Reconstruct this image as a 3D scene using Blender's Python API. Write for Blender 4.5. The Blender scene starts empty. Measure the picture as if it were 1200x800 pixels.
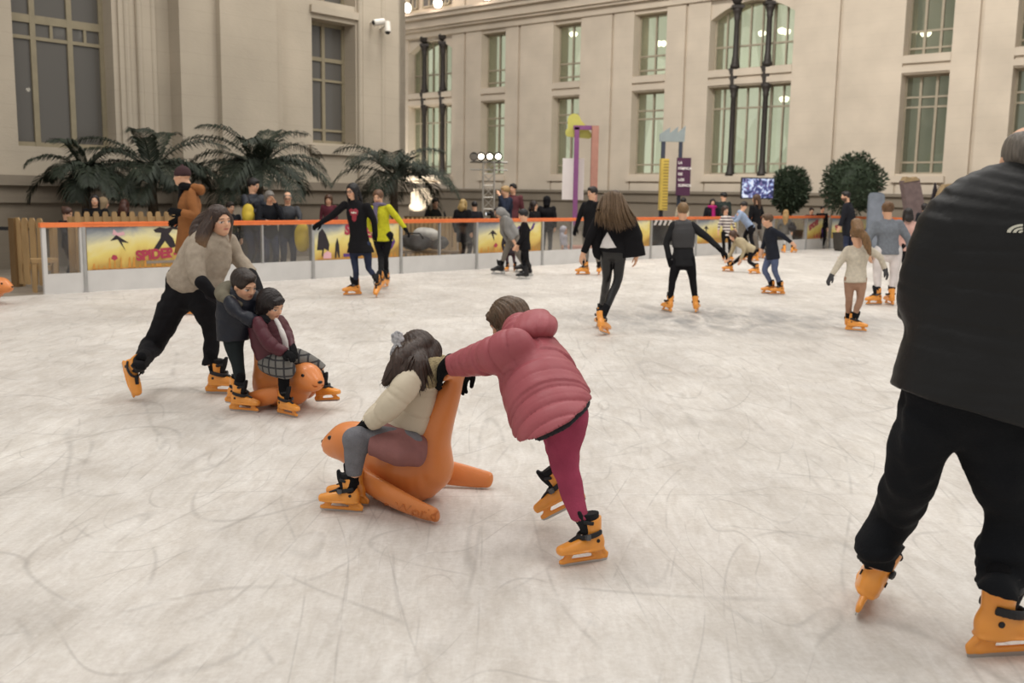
import bpy, math, random
import numpy as np
from mathutils import Vector, Matrix

random.seed(7)
RNG = np.random.default_rng(11)
SC = bpy.context.scene
COL = SC.collection
PI = math.pi

# ------------------------------------------------------------------ camera
W_, H_ = 1200, 800
F_ = 35.0 / 36.0 * W_
EYE = np.array([0.0, 0.0, 1.6])
PITCH = math.radians(8.4)
ROLL = math.radians(0.93)
_fw = np.array([0, math.cos(PITCH), -math.sin(PITCH)])
_up0 = np.array([0, math.sin(PITCH), math.cos(PITCH)])
_rt0 = np.array([1.0, 0, 0])
# scene looks turned clockwise: the camera is rolled counter-clockwise
_rt = _rt0 * math.cos(ROLL) + _up0 * math.sin(ROLL)
_up = _up0 * math.cos(ROLL) - _rt0 * math.sin(ROLL)
cam_d = bpy.data.cameras.new('camera')
cam = bpy.data.objects.new('camera', cam_d)
COL.objects.link(cam)
cam_d.sensor_width = 36.0
cam_d.lens = 35.0
cam_d.clip_end = 400
m = Matrix(((_rt[0], _up[0], -_fw[0], EYE[0]), (_rt[1], _up[1], -_fw[1], EYE[1]), (_rt[2], _up[2], -_fw[2], EYE[2]), (0, 0, 0, 1)))
cam.matrix_world = m
cam_d.dof.use_dof = True
cam_d.dof.focus_distance = 5.2
cam_d.dof.aperture_fstop = 3.2
SC.camera = cam


def ray(px, py):
    return _fw + _rt * ((px - W_ / 2) / F_) - _up * ((py - H_ / 2) / F_)


def P(px, py, Y):
    """The point of that pixel's ray at distance Y into the hall."""
    r = ray(px, py)
    return EYE + r * (Y / r[1])


def at(px, py, z=0.0):
    """The point of that pixel's ray at height z."""
    r = ray(px, py)
    return EYE + r * ((z - EYE[2]) / r[2])


def nrm(v):
    v = np.asarray(v, float)
    return v / (np.linalg.norm(v) + 1e-12)


def V3(*a):
    return np.array(a, float)


# ------------------------------------------------------------------ materials
def lin(c):
    if isinstance(c, str):
        c = c.lstrip('#')
        c = [int(c[i:i + 2], 16) / 255 for i in (0, 2, 4)]
    return tuple((x / 12.92 if x <= .04045 else ((x + .055) / 1.055) ** 2.4) for x in c) + (1.0,)


_M = {}


class NT:
    def __init__(s, name):
        s.m = bpy.data.materials.new(name)
        s.m.use_nodes = True
        s.t = s.m.node_tree
        s.b = s.t.nodes['Principled BSDF']

    def n(s, typ, **kw):
        nd = s.t.nodes.new(typ)
        for k, v in kw.items():
            if k.startswith('i_'):
                key = k[2:].replace('_', ' ')
                nd.inputs[key].default_value = v
            else:
                setattr(nd, k, v)
        return nd

    def l(s, a, b):
        s.t.links.new(a, b)

    def set(s, **kw):
        for k, v in kw.items():
            s.b.inputs[k.replace('_', ' ')].default_value = v


def mat(name, color, rough=.7, metal=0.0, var=.12, vscale=6.0, bump=0.0, bscale=60.0, stretch=(1, 1, 1), coat=0.0, spec=.4, emit=None, estr=0, sheen=0.0):
    """A principled surface whose colour drifts a little with procedural noise and that has a fine bump."""
    if name in _M:
        return _M[name]
    t = NT(name)
    c = lin(color)
    tc = t.n('ShaderNodeTexCoord')
    mp = t.n('ShaderNodeMapping')
    mp.inputs['Scale'].default_value = stretch
    t.l(tc.outputs['Object'], mp.inputs['Vector'])
    nz = t.n('ShaderNodeTexNoise', i_Scale=vscale, i_Detail=4.0)
    t.l(mp.outputs['Vector'], nz.inputs['Vector'])
    rp = t.n('ShaderNodeValToRGB')
    rp.color_ramp.elements[0].position = .3
    rp.color_ramp.elements[1].position = .7
    rp.color_ramp.elements[0].color = tuple(x * (1 - var) for x in c[:3]) + (1,)
    rp.color_ramp.elements[1].color = tuple(min(1, x * (1 + var)) for x in c[:3]) + (1,)
    t.l(nz.outputs['Fac'], rp.inputs['Fac'])
    t.l(rp.outputs['Color'], t.b.inputs['Base Color'])
    t.set(Roughness=rough, Metallic=metal, Specular_IOR_Level=spec, Coat_Weight=coat)
    if sheen:
        t.set(Sheen_Weight=sheen)
    if emit:
        t.b.inputs['Emission Color'].default_value = lin(emit)
        t.b.inputs['Emission Strength'].default_value = estr
    if bump:
        n2 = t.n('ShaderNodeTexNoise', i_Scale=bscale, i_Detail=3.0)
        t.l(mp.outputs['Vector'], n2.inputs['Vector'])
        bp = t.n('ShaderNodeBump', i_Strength=bump, i_Distance=.01)
        t.l(n2.outputs['Fac'], bp.inputs['Height'])
        t.l(bp.outputs['Normal'], t.b.inputs['Normal'])
    _M[name] = t.m
    return t.m


def cloth(color, rough=.85, kind='woven'):
    nm = 'cloth_%s_%s' % (kind, color.lstrip('#'))
    if kind == 'knit':
        return mat(nm, color, .95, bump=.7, bscale=170, var=.12, vscale=25, spec=.15)
    if kind == 'shell':
        return mat(nm, color, .5, bump=.15, bscale=45, var=.05, vscale=5, spec=.35)
    if kind == 'leather':
        return mat(nm, color, .33, bump=.25, bscale=70, var=.1, spec=.5)
    return mat(nm, color, rough, bump=.3, bscale=120, var=.12, vscale=9, spec=.2)


def skin_mat():
    if 'skin' in _M:
        return _M['skin']
    t = NT('skin')
    a = t.n('ShaderNodeAttribute', attribute_name='Col')
    t.l(a.outputs['Color'], t.b.inputs['Base Color'])
    t.set(Roughness=.55, Specular_IOR_Level=.35)
    _M['skin'] = t.m
    return t.m


def hair_mat(color, tip=None):
    nm = 'hair_%s%s' % (color.lstrip('#'), (tip or '').lstrip('#'))
    if nm in _M:
        return _M[nm]
    t = NT(nm)
    tc = t.n('ShaderNodeTexCoord')
    mp = t.n('ShaderNodeMapping')
    mp.inputs['Scale'].default_value = (1, 1, .12)
    t.l(tc.outputs['Object'], mp.inputs['Vector'])
    nz = t.n('ShaderNodeTexNoise', i_Scale=110.0, i_Detail=5.0)
    t.l(mp.outputs['Vector'], nz.inputs['Vector'])
    rp = t.n('ShaderNodeValToRGB')
    c = lin(color)
    rp.color_ramp.elements[0].position = .32
    rp.color_ramp.elements[1].position = .72
    rp.color_ramp.elements[0].color = tuple(x * .6 for x in c[:3]) + (1,)
    rp.color_ramp.elements[1].color = tuple(min(1, x * 1.4) for x in c[:3]) + (1,)
    t.l(nz.outputs['Fac'], rp.inputs['Fac'])
    out = rp.outputs['Color']
    if tip:
        a = t.n('ShaderNodeAttribute', attribute_name='tip')
        mx = t.n('ShaderNodeMix', data_type='RGBA')
        t.l(a.outputs['Fac'], mx.inputs[0])
        t.l(out, mx.inputs[6])
        mm = t.n('ShaderNodeMix', data_type='RGBA', blend_type='MULTIPLY')
        mm.inputs[0].default_value = .5
        mm.inputs[6].default_value = lin(tip)
        t.l(nz.outputs['Fac'], mm.inputs[7])
        t.l(mm.outputs[2], mx.inputs[7])
        out = mx.outputs[2]
    t.l(out, t.b.inputs['Base Color'])
    bp = t.n('ShaderNodeBump', i_Strength=.5, i_Distance=.006)
    t.l(nz.outputs['Fac'], bp.inputs['Height'])
    t.l(bp.outputs['Normal'], t.b.inputs['Normal'])
    t.set(Roughness=.45, Specular_IOR_Level=.4)
    _M[nm] = t.m
    return t.m


def emis(name, color, strength):
    if name in _M:
        return _M[name]
    t = NT(name)
    t.set(Base_Color=lin(color), Roughness=.5)
    t.b.inputs['Emission Color'].default_value = lin(color)
    t.b.inputs['Emission Strength'].default_value = strength
    _M[name] = t.m
    return t.m


# ------------------------------------------------------------------ objects
def tag(o, label=None, cat=None, group=None, kind=None):
    if label:
        o['label'] = label
    if cat:
        o['category'] = cat
    if group:
        o['group'] = group
    if kind:
        o['kind'] = kind
    return o


def empty(name, loc, rz=0.0):
    o = bpy.data.objects.new(name, None)
    COL.objects.link(o)
    o.location = tuple(float(x) for x in loc)
    o.rotation_euler = (0, 0, rz)
    o.empty_display_size = .1
    return o


def mesh_obj(name, verts, faces, material, parent=None, loc=(0, 0, 0), smooth=False):
    me = bpy.data.meshes.new(name)
    verts = np.asarray(verts, np.float32).reshape(-1, 3)
    if isinstance(faces, np.ndarray):
        n, k = faces.shape
        me.vertices.add(len(verts))
        me.vertices.foreach_set('co', verts.ravel())
        me.loops.add(n * k)
        me.loops.foreach_set('vertex_index', faces.astype(np.int32).ravel())
        me.polygons.add(n)
        me.polygons.foreach_set('loop_start', np.arange(0, n * k, k, dtype=np.int32))
        me.update(calc_edges=True)
    else:
        me.from_pydata([tuple(map(float, v)) for v in verts], [], faces)
        me.update()
    if smooth:
        me.polygons.foreach_set('use_smooth', np.ones(len(me.polygons), bool))
    if material is not None:
        me.materials.append(material)
    o = bpy.data.objects.new(name, me)
    COL.objects.link(o)
    o.location = tuple(float(x) for x in loc)
    if parent is not None:
        o.parent = parent
    return o


class MB:
    """Gathers boxes, bars, prisms and tubes into one mesh."""

    def __init__(s):
        s.v, s.f = [], []

    def add(s, vs, fs):
        b = len(s.v)
        s.v += [tuple(map(float, v)) for v in vs]
        s.f += [tuple(i + b for i in f) for f in fs]
        return s

    def box(s, x0, x1, y0, y1, z0, z1, B=None):
        vs = [(x, y, z) for z in (z0, z1) for y in (y0, y1) for x in (x0, x1)]
        if B is not None:
            vs = [B(*v) for v in vs]
        return s.add(vs, [(0, 2, 3, 1), (4, 5, 7, 6), (0, 1, 5, 4), (2, 6, 7, 3), (0, 4, 6, 2), (1, 3, 7, 5)])

    def prism(s, poly, y0, y1, B=None):
        """poly in (x, z), pushed from y0 to y1."""
        n = len(poly)
        vs = [(x, y0, z) for x, z in poly] + [(x, y1, z) for x, z in poly]
        if B is not None:
            vs = [B(*v) for v in vs]
        fs = [tuple(range(n)), tuple(range(2 * n - 1, n - 1, -1))]
        fs += [(i, i + n, (i + 1) % n + n, (i + 1) % n) for i in range(n)]
        return s.add(vs, fs)

    def tube(s, pts, r, n=8, closed=False):
        pts = [np.asarray(p, float) for p in pts]
        k = len(pts)
        rr = r if hasattr(r, '__len__') else [r] * k
        vs = []
        for i, p in enumerate(pts):
            if closed:
                d = nrm(pts[(i + 1) % k] - pts[i - 1])
            else:
                d = nrm(pts[min(i + 1, k - 1)] - pts[max(i - 1, 0)])
            a = np.cross(d, (0, 0, 1)) if abs(d[2]) < .95 else np.cross(d, (1, 0, 0))
            a = nrm(a)
            b = np.cross(d, a)
            for j in range(n):
                t = 2 * PI * j / n
                vs.append(p + rr[i] * (a * math.cos(t) + b * math.sin(t)))
        fs = []
        for i in range(k if closed else k - 1):
            i2 = (i + 1) % k
            for j in range(n):
                fs.append((i * n + j, i * n + (j + 1) % n, i2 * n + (j + 1) % n, i2 * n + j))
        if not closed:
            fs += [tuple(range(n - 1, -1, -1)), tuple(range((k - 1) * n, k * n))]
        return s.add(vs, fs)

    def lathe(s, prof, n=16, c=(0, 0, 0)):
        """prof: (radius, z) pairs around the vertical through c."""
        vs = []
        for r, z in prof:
            for j in range(n):
                t = 2 * PI * j / n
                vs.append((c[0] + r * math.cos(t), c[1] + r * math.sin(t), c[2] + z))
        fs = []
        k = len(prof)
        for i in range(k - 1):
            for j in range(n):
                fs.append((i * n + j, i * n + (j + 1) % n, (i + 1) * n + (j + 1) % n, (i + 1) * n + j))
        fs += [tuple(range(n - 1, -1, -1)), tuple(range((k - 1) * n, k * n))]
        return s.add(vs, fs)

    def ball(s, c, r, n=10, m=7):
        r = r if hasattr(r, '__len__') else (r, r, r)
        prof = [(math.sin(PI * i / m), -math.cos(PI * i / m)) for i in range(m + 1)]
        vs, fs = [], []
        for a, z in prof:
            for j in range(n):
                t = 2 * PI * j / n
                vs.append((c[0] + r[0] * a * math.cos(t), c[1] + r[1] * a * math.sin(t), c[2] + r[2] * z))
        for i in range(m):
            for j in range(n):
                fs.append((i * n + j, i * n + (j + 1) % n, (i + 1) * n + (j + 1) % n, (i + 1) * n + j))
        return s.add(vs, fs)

    def build(s, name, material, parent=None, loc=(0, 0, 0), smooth=False):
        return mesh_obj(name, s.v, s.f, material, parent, loc, smooth)


def text(name, body, size, material, parent, loc, rot, extrude=.002, align='CENTER', bold=0.0):
    c = bpy.data.curves.new(name, 'FONT')
    c.body = body
    c.size = size
    c.extrude = extrude
    c.align_x = align
    c.align_y = 'CENTER'
    c.materials.append(material)
    c.offset = bold
    t_ = bpy.data.objects.new(name, c)
    COL.objects.link(t_)
    me = bpy.data.meshes.new_from_object(t_.evaluated_get(bpy.context.evaluated_depsgraph_get()))
    bpy.data.objects.remove(t_)
    bpy.data.curves.remove(c)
    me.materials.clear()
    me.materials.append(material)
    o = bpy.data.objects.new(name, me)
    COL.objects.link(o)
    o.location = loc
    o.rotation_euler = rot
    if parent is not None:
        o.parent = parent
    return o


# ------------------------------------------------------------------ distance fields -> one continuous skin
def _quad(k, sx, ex, zo, w, d, c):
    a, b, e = sx / w, ex / d, zo / c
    k0 = np.sqrt(a * a + b * b + e * e)
    k1 = np.sqrt((a / w) ** 2 + (b / d) ** 2 + (e / c) ** 2) + 1e-6
    return k0 * (k0 - 1) / k1


class Ell:
    def __init__(s, c, r, axes=None):
        s.c = np.asarray(c, float)
        s.r = np.asarray(r if hasattr(r, '__len__') else (r, r, r), float)
        s.A = np.eye(3) if axes is None else np.array([nrm(a) for a in axes])
        e = np.sqrt(((s.A * s.r[:, None]) ** 2).sum(0))
        s.lo, s.hi = s.c - e, s.c + e
        s.clips = []

    def ev(s, gx, gy, gz):
        X, Y, Z = gx[:, None, None] - s.c[0], gy[None, :, None] - s.c[1], gz[None, None, :] - s.c[2]
        q = [X * a[0] + Y * a[1] + Z * a[2] for a in s.A]
        d = _quad(0, q[0], q[1], q[2], *s.r)
        for pt, n in s.clips:
            d = np.maximum(d, (gx[:, None, None] - pt[0]) * n[0] + (gy[None, :, None] - pt[1]) * n[1] + (gz[None, None, :] - pt[2]) * n[2])
        return d

    def clip(s, pt, n):
        s.clips.append((np.asarray(pt, float), nrm(n)))
        return s


class Loft:
    """Elliptical stations (centre, half width, half depth, width direction) joined into one tapered limb."""

    def __init__(s, st, caps=(1, 1), flat=(0, 0), sub=3, grow=0.0, scale=1.0):
        st = [(np.asarray(c, float), float(w), float(d), nrm(sd)) for c, w, d, sd in st]
        s.raw = st
        s.flat = flat
        s.clips = []
        vy = np.array([0, 1.0, 0])
        if flat[0]:
            c, w, d, sd = st[0]
            ax = nrm(c - st[1][0])
            n = np.cross(sd, vy)
            n = nrm(n) if np.linalg.norm(n) > .3 else ax
            n = n if np.dot(n, ax) > 0 else -n
            s.clips.append((c, n))
            st = [(c + ax * max(w, d) * .9, w, d, sd)] + st
        if flat[1]:
            c, w, d, sd = st[-1]
            ax = nrm(c - st[-2][0])
            n = np.cross(sd, vy)
            n = nrm(n) if np.linalg.norm(n) > .3 else ax
            n = n if np.dot(n, ax) > 0 else -n
            s.clips.append((c, n))
            st = st + [(c + ax * max(w, d) * .9, w, d, sd)]
        # catmull-rom
        out = []
        K = len(st)
        if K == 2:
            sub = 1
        for i in range(K - 1):
            p = [st[max(i - 1, 0)], st[i], st[i + 1], st[min(i + 2, K - 1)]]
            for j in range(sub):
                t = j / sub
                h = [-.5 * t + t * t - .5 * t ** 3, 1 - 2.5 * t * t + 1.5 * t ** 3, .5 * t + 2 * t * t - 1.5 * t ** 3, -.5 * t * t + .5 * t ** 3]
                c = sum(h[q] * p[q][0] for q in range(4))
                w = max(.003, sum(h[q] * p[q][1] for q in range(4)))
                d = max(.003, sum(h[q] * p[q][2] for q in range(4)))
                sd = nrm(p[1][3] * (1 - t) + p[2][3] * t)
                out.append((c, w, d, sd))
        out.append(st[-1])
        s.st = [(c, w * scale + grow, d * scale + grow, sd) for c, w, d, sd in out]
        s.caps = caps
        e = max(max(q[1], q[2]) for q in s.st)
        s.lo = np.min([q[0] - max(q[1], q[2]) for q in s.st], 0)
        s.hi = np.max([q[0] + max(q[1], q[2]) for q in s.st], 0)

    def clip(s, pt, n):
        s.clips.append((np.asarray(pt, float), nrm(n)))
        return s

    def ev(s, gx, gy, gz):
        D = np.full((len(gx), len(gy), len(gz)), 1e3, np.float32)
        K = len(s.st)
        hh = gx[1] - gx[0] if len(gx) > 1 else .01
        for i in range(K - 1):
            c0, w0, d0, s0 = s.st[i]
            c1, w1, d1, s1 = s.st[i + 1]
            ax = c1 - c0
            L = np.linalg.norm(ax)
            if L < 1e-5:
                continue
            n = ax / L
            sd = nrm(s0 + s1)
            so = sd - n * np.dot(sd, n)
            f = np.linalg.norm(so)
            if f < .2:
                so = np.cross(n, (0, 1, 0))
                if np.linalg.norm(so) < .1:
                    so = np.cross(n, (1, 0, 0))
                f = 1
            so = nrm(so)
            e = np.cross(n, so)
            f = min(1, max(.6, f))
            mg = max(w0, d0, w1, d1) + .05
            lo = np.minimum(c0, c1) - mg
            hi = np.maximum(c0, c1) + mg
            i0, i1 = np.searchsorted(gx, lo[0]), np.searchsorted(gx, hi[0])
            j0, j1 = np.searchsorted(gy, lo[1]), np.searchsorted(gy, hi[1])
            k0, k1 = np.searchsorted(gz, lo[2]), np.searchsorted(gz, hi[2])
            if i1 <= i0 or j1 <= j0 or k1 <= k0:
                continue
            X = (gx[i0:i1] - c0[0]).astype(np.float32)[:, None, None]
            Y = (gy[j0:j1] - c0[1]).astype(np.float32)[None, :, None]
            Z = (gz[k0:k1] - c0[2]).astype(np.float32)[None, None, :]
            a = X * n[0] + Y * n[1] + Z * n[2]
            t = np.clip(a / L, 0, 1)
            w = (w0 + (w1 - w0) * t) * f
            d = d0 + (d1 - d0) * t
            c0_ = np.minimum(w, d)
            c = np.where(a < 0, c0_ * (s.caps[0] if i == 0 else .6), np.where(a > L, c0_ * (s.caps[1] if i == K - 2 else .6), c0_))
            q = _quad(0, X * so[0] + Y * so[1] + Z * so[2], X * e[0] + Y * e[1] + Z * e[2], a - t * L, w, d, c)
            D[i0:i1, j0:j1, k0:k1] = np.minimum(D[i0:i1, j0:j1, k0:k1], q)
        for pt, n in s.clips:
            D = np.maximum(D, (gx[:, None, None] - pt[0]) * n[0] + (gy[None, :, None] - pt[1]) * n[1] + (gz[None, None, :] - pt[2]) * n[2])
        return D


def tubeL(pts, r, **kw):
    """A round limb along points."""
    rr = r if hasattr(r, '__len__') else [r] * len(pts)
    st = []
    for i, p in enumerate(pts):
        d = nrm(np.asarray(pts[min(i + 1, len(pts) - 1)], float) - np.asarray(pts[max(i - 1, 0)], float))
        sd = np.cross(d, (0, 1, 0))
        if np.linalg.norm(sd) < .2:
            sd = np.cross(d, (1, 0, 0))
        st.append((p, rr[i], rr[i], sd))
    return Loft(st, **kw)


class Field:
    def __init__(s, h):
        s.h = h
        s.ops = []

    def add(s, prim, k=.02):
        s.ops.append((1, prim, k))
        return s

    def sub(s, prim, k=.01):
        s.ops.append((-1, prim, k))
        return s

    def mesh(s, relax=1):
        h = s.h
        lo = np.min([p.lo for o, p, k in s.ops if o > 0], 0) - 4 * h
        hi = np.max([p.hi for o, p, k in s.ops if o > 0], 0) + 4 * h
        n = np.ceil((hi - lo) / h).astype(int) + 1
        g = [lo[i] + h * np.arange(n[i]) for i in range(3)]
        F = np.full(n, 1e3, np.float32)
        for op, p, k in s.ops:
            a = np.maximum(np.floor((p.lo - k - 2.5 * h - lo) / h).astype(int), 0)
            b = np.minimum(np.ceil((p.hi + k + 2.5 * h - lo) / h).astype(int) + 1, n)
            if np.any(b - a < 2):
                continue
            sl = tuple(slice(a[i], b[i]) for i in range(3))
            d = p.ev(g[0][a[0]:b[0]], g[1][a[1]:b[1]], g[2][a[2]:b[2]]).astype(np.float32)
            f = F[sl]
            if op > 0:
                hh = np.maximum(k - np.abs(f - d), 0) / k
                F[sl] = np.minimum(f, d) - hh * hh * k * .25
            else:
                d = -d
                hh = np.maximum(k - np.abs(f - d), 0) / k
                F[sl] = np.maximum(f, d) + hh * hh * k * .25
        return surface_nets(F, lo, h, relax)


def surface_nets(F, lo, h, relax=1):
    F[0], F[-1], F[:, 0], F[:, -1], F[:, :, 0], F[:, :, -1] = 1, 1, 1, 1, 1, 1
    S = F < 0
    c = np.zeros(tuple(np.array(F.shape) - 1), np.int8)
    for i in (0, 1):
        for j in (0, 1):
            for k in (0, 1):
                c += S[i:F.shape[0] - 1 + i, j:F.shape[1] - 1 + j, k:F.shape[2] - 1 + k]
    I = np.argwhere((c > 0) & (c < 8))
    idx = np.full(c.shape, -1, np.int32)
    idx[I[:, 0], I[:, 1], I[:, 2]] = np.arange(len(I))
    pos = np.zeros((len(I), 3), np.float32)
    cnt = np.zeros((len(I), 1), np.float32)
    cor = [(i, j, k) for i in (0, 1) for j in (0, 1) for k in (0, 1)]
    for a in cor:
        for ax in range(3):
            if a[ax]:
                continue
            b = list(a)
            b[ax] = 1
            fa = F[I[:, 0] + a[0], I[:, 1] + a[1], I[:, 2] + a[2]]
            fb = F[I[:, 0] + b[0], I[:, 1] + b[1], I[:, 2] + b[2]]
            mk = (fa < 0) != (fb < 0)
            t = np.where(mk, fa / np.where(mk, fa - fb, 1), 0)
            p = np.tile(np.array(a, np.float32), (len(I), 1))
            p[:, ax] = t
            pos += p * mk[:, None]
            cnt += mk[:, None]
    Vt = lo + h * (I + pos / np.maximum(cnt, 1))
    Q = []
    for ax in range(3):
        s0 = [slice(None)] * 3
        s1 = [slice(None)] * 3
        s0[ax], s1[ax] = slice(0, -1), slice(1, None)
        A, B = S[tuple(s0)], S[tuple(s1)]
        E = np.argwhere(A != B)
        u, v = [(1, 2), (2, 0), (0, 1)][ax]
        fl = A[E[:, 0], E[:, 1], E[:, 2]]
        q = []
        for du, dv in ((-1, -1), (0, -1), (0, 0), (-1, 0)):
            T = E.copy()
            T[:, u] += du
            T[:, v] += dv
            q.append(idx[T[:, 0], T[:, 1], T[:, 2]])
        q = np.stack(q, 1)
        q[~fl] = q[~fl][:, ::-1]
        Q.append(q)
    Q = np.concatenate(Q)
    Q = Q[(Q >= 0).all(1)]
    for _ in range(relax):
        acc = np.zeros_like(Vt)
        num = np.zeros(len(Vt))
        for a, b in ((0, 1), (1, 2), (2, 3), (3, 0)):
            for p, q in ((a, b), (b, a)):
                for x in range(3):
                    acc[:, x] += np.bincount(Q[:, p], Vt[Q[:, q], x], len(Vt))
                num += np.bincount(Q[:, p], minlength=len(Vt))
        Vt = Vt * .5 + .5 * acc / np.maximum(num, 1)[:, None]
    return Vt, Q


def vnormals(Vt, Q):
    fn = np.cross(Vt[Q[:, 2]] - Vt[Q[:, 0]], Vt[Q[:, 3]] - Vt[Q[:, 1]])
    N = np.zeros_like(Vt)
    for j in range(4):
        for x in range(3):
            N[:, x] += np.bincount(Q[:, j], fn[:, x], len(Vt))
    return N / (np.linalg.norm(N, axis=1, keepdims=True) + 1e-12)


def wrinkle(p, f, seed=0):
    """Warped sines: soft folds with no repeat that shows."""
    r = np.random.default_rng(seed)
    o = np.zeros(len(p))
    for i in range(4):
        k = r.normal(size=3)
        k = k / np.linalg.norm(k) * f * (1 + .6 * i)
        k2 = r.normal(size=3) * f * .6
        o += np.sin(p @ k + 1.7 * np.sin(p @ k2 + r.uniform(0, 6)) + r.uniform(0, 6)) / (1 + .5 * i)
    return o / 2.2


def points_col(o, name, arr):
    a = o.data.color_attributes.new(name, 'FLOAT_COLOR', 'POINT')
    a.data.foreach_set('color', np.asarray(arr, np.float32).ravel())


def points_val(o, name, arr):
    a = o.data.attributes.new(name, 'FLOAT', 'POINT')
    a.data.foreach_set('value', np.asarray(arr, np.float32).ravel())
# ------------------------------------------------------------------ skates
def rotm(yaw, pitch=0, roll=0):
    """Toe towards yaw, toe down by pitch, leaning by roll (degrees)."""
    return Matrix.Rotation(math.radians(yaw), 4, 'Z') @ Matrix.Rotation(math.radians(pitch), 4, 'Y') @ Matrix.Rotation(math.radians(roll), 4, 'X')


ORANGE = mat('skate_orange_plastic', '#e9993f', .33, var=.06, vscale=9, coat=.3)
BLACKP = mat('black_strap', '#1b1b1e', .6, var=.2, vscale=30, bump=.2, bscale=90)
LINER = mat('black_liner_felt', '#17171a', .9, var=.15, vscale=30, bump=.4, bscale=120)
STEEL = mat('blade_steel', '#b9b8b6', .28, metal=.9, var=.08)
BUCKLE = mat('buckle_grey', '#5c5d60', .35, metal=.5, var=.1)
BLACKBOOT = mat('black_boot_leather', '#1d1a1b', .45, var=.15)
WHITEP = mat('white_plastic_holder', '#d9d6d2', .4, var=.05)

Y3 = (0, 1, 0)


def skate_meshes(h, tagname):
    S = {}
    f = Field(h)
    ft = Loft([((-.088, 0, .118), .036, .048, Y3), ((-.03, 0, .117), .043, .052, Y3), ((.05, 0, .108), .047, .045, Y3), ((.12, 0, .099), .047, .036, Y3), ((.158, 0, .095), .04, .029, Y3)], caps=(.8, 1))
    ft.clip((0, 0, .074), (0, 0, -1))
    f.add(ft, .01)
    rim = Loft([((-.105, 0, .08), .034, .011, Y3), ((0, 0, .08), .05, .011, Y3), ((.1, 0, .079), .051, .011, Y3), ((.168, 0, .08), .036, .011, Y3)], caps=(1, 1))
    f.add(rim, .008)
    cf = Loft([((-.045, 0, .10), .044, .062, Y3), ((-.042, 0, .17), .047, .056, Y3), ((-.04, 0, .225), .05, .058, Y3), ((-.037, 0, .262), .051, .06, Y3)], flat=(0, 0))
    cf.clip((-.04, 0, .258), (.25, 0, 1))
    f.add(cf, .02)
    f.sub(Ell((.045, 0, .245), (.055, .022, .075)), .012)
    S['boot'] = f.mesh()
    f = Field(h)
    l1 = Loft([((-.035, 0, .16), .04, .05, Y3), ((-.03, 0, .25), .042, .052, Y3), ((-.026, 0, .30), .046, .056, Y3)], flat=(0, 0))
    l1.clip((-.03, 0, .292), (.1, 0, 1))
    f.add(l1, .01)
    f.add(Loft([((.0, 0, .19), .026, .03, Y3), ((.03, 0, .25), .028, .022, Y3), ((.045, 0, .30), .03, .012, Y3)]), .012)
    S['liner'] = f.mesh()
    f = Field(h)
    mb = []
    for i in range(19):
        t = math.radians(-128 + 256 * i / 18)
        x, y = -.028 + .078 * math.cos(t), .058 * math.sin(t)
        mb.append(((x, y, .168 - .22 * x), .006, .017, (math.cos(t), math.sin(t), 0)))
    f.add(Loft(mb, sub=1), .005)
    f.add(Loft([((.046, 0, .165), .018, .006, Y3), ((.075, 0, .152), .018, .007, Y3), ((.105, 0, .138), .016, .006, Y3)]), .008)
    f.add(Loft([((-.038 + .072 * math.cos(a), .056 * math.sin(a), .238 + .01 * math.cos(a)), .005, .013, (math.cos(a), math.sin(a), 0)) for a in np.linspace(-1.3, 1.3, 11)], sub=1), .005)
    S['strap'] = f.mesh()
    f = Field(h)
    f.add(Loft([((.10, 0, .082), .017, .03, Y3), ((.125, 0, .045), .011, .02, Y3), ((.15, 0, .028), .009, .014, Y3)]), .01)
    f.add(Loft([((-.06, 0, .085), .02, .04, Y3), ((-.075, 0, .05), .013, .03, Y3), ((-.10, 0, .03), .009, .016, Y3)]), .01)
    f.add(Loft([((-.135, 0, .026), .009, .014, Y3), ((0, 0, .026), .009, .0125, Y3), ((.165, 0, .028), .009, .014, Y3)]), .012)
    f.add(Loft([((-.10, 0, .078), .015, .012, Y3), ((-.135, 0, .04), .01, .014, Y3)]), .012)
    S['blade_holder'] = f.mesh()
    b = MB()
    prof = [(-.142, .022), (-.138, .004), (-.12, 0), (.14, 0), (.165, .005), (.176, .02), (.17, .024), (-.138, .024)]
    b.prism(prof, -.002, .002)
    S['blade'] = (b.v, b.f)
    b = MB()
    b.prism([(.0, .155), (.035, .155), (.035, .178), (.0, .178)], .05, .064)
    b.prism([(.005, .15), (.03, .15), (.03, .184), (.005, .184)], .06, .068)
    S['buckle'] = (b.v, b.f)
    for s in (-1, 1):
        b = MB().tube([(-.055, s * .036, .135), (-.055, s * .0505, .135)], .011, 12)
        S['bolt' + '+-'[s < 0]] = (b.v, b.f)
    return S


_SK = {}


def skate_proto(level, variant):
    key = (level, variant)
    if key in _SK:
        return _SK[key]
    if level not in _SK:
        _SK[level] = skate_meshes({'hi': .0042, 'mid': .006, 'lo': .009}[level], level)
    mats = dict(boot=ORANGE, liner=LINER, strap=BLACKP, blade_holder=ORANGE, blade=STEEL, buckle=BUCKLE)
    mats['bolt+'] = mats['bolt-'] = BLACKP
    if variant == 'black':
        mats.update(boot=BLACKBOOT, blade_holder=WHITEP)
    out = {}
    for k, (v, q) in _SK[level].items():
        o = mesh_obj(k, v, q, mats[k], smooth=(k not in ('blade', 'buckle', 'bolt+', 'bolt-')))
        out[k] = o.data
        bpy.data.objects.remove(o)
    _SK[key] = out
    return out


ANK = Vector((-.045, 0, .165))


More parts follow.
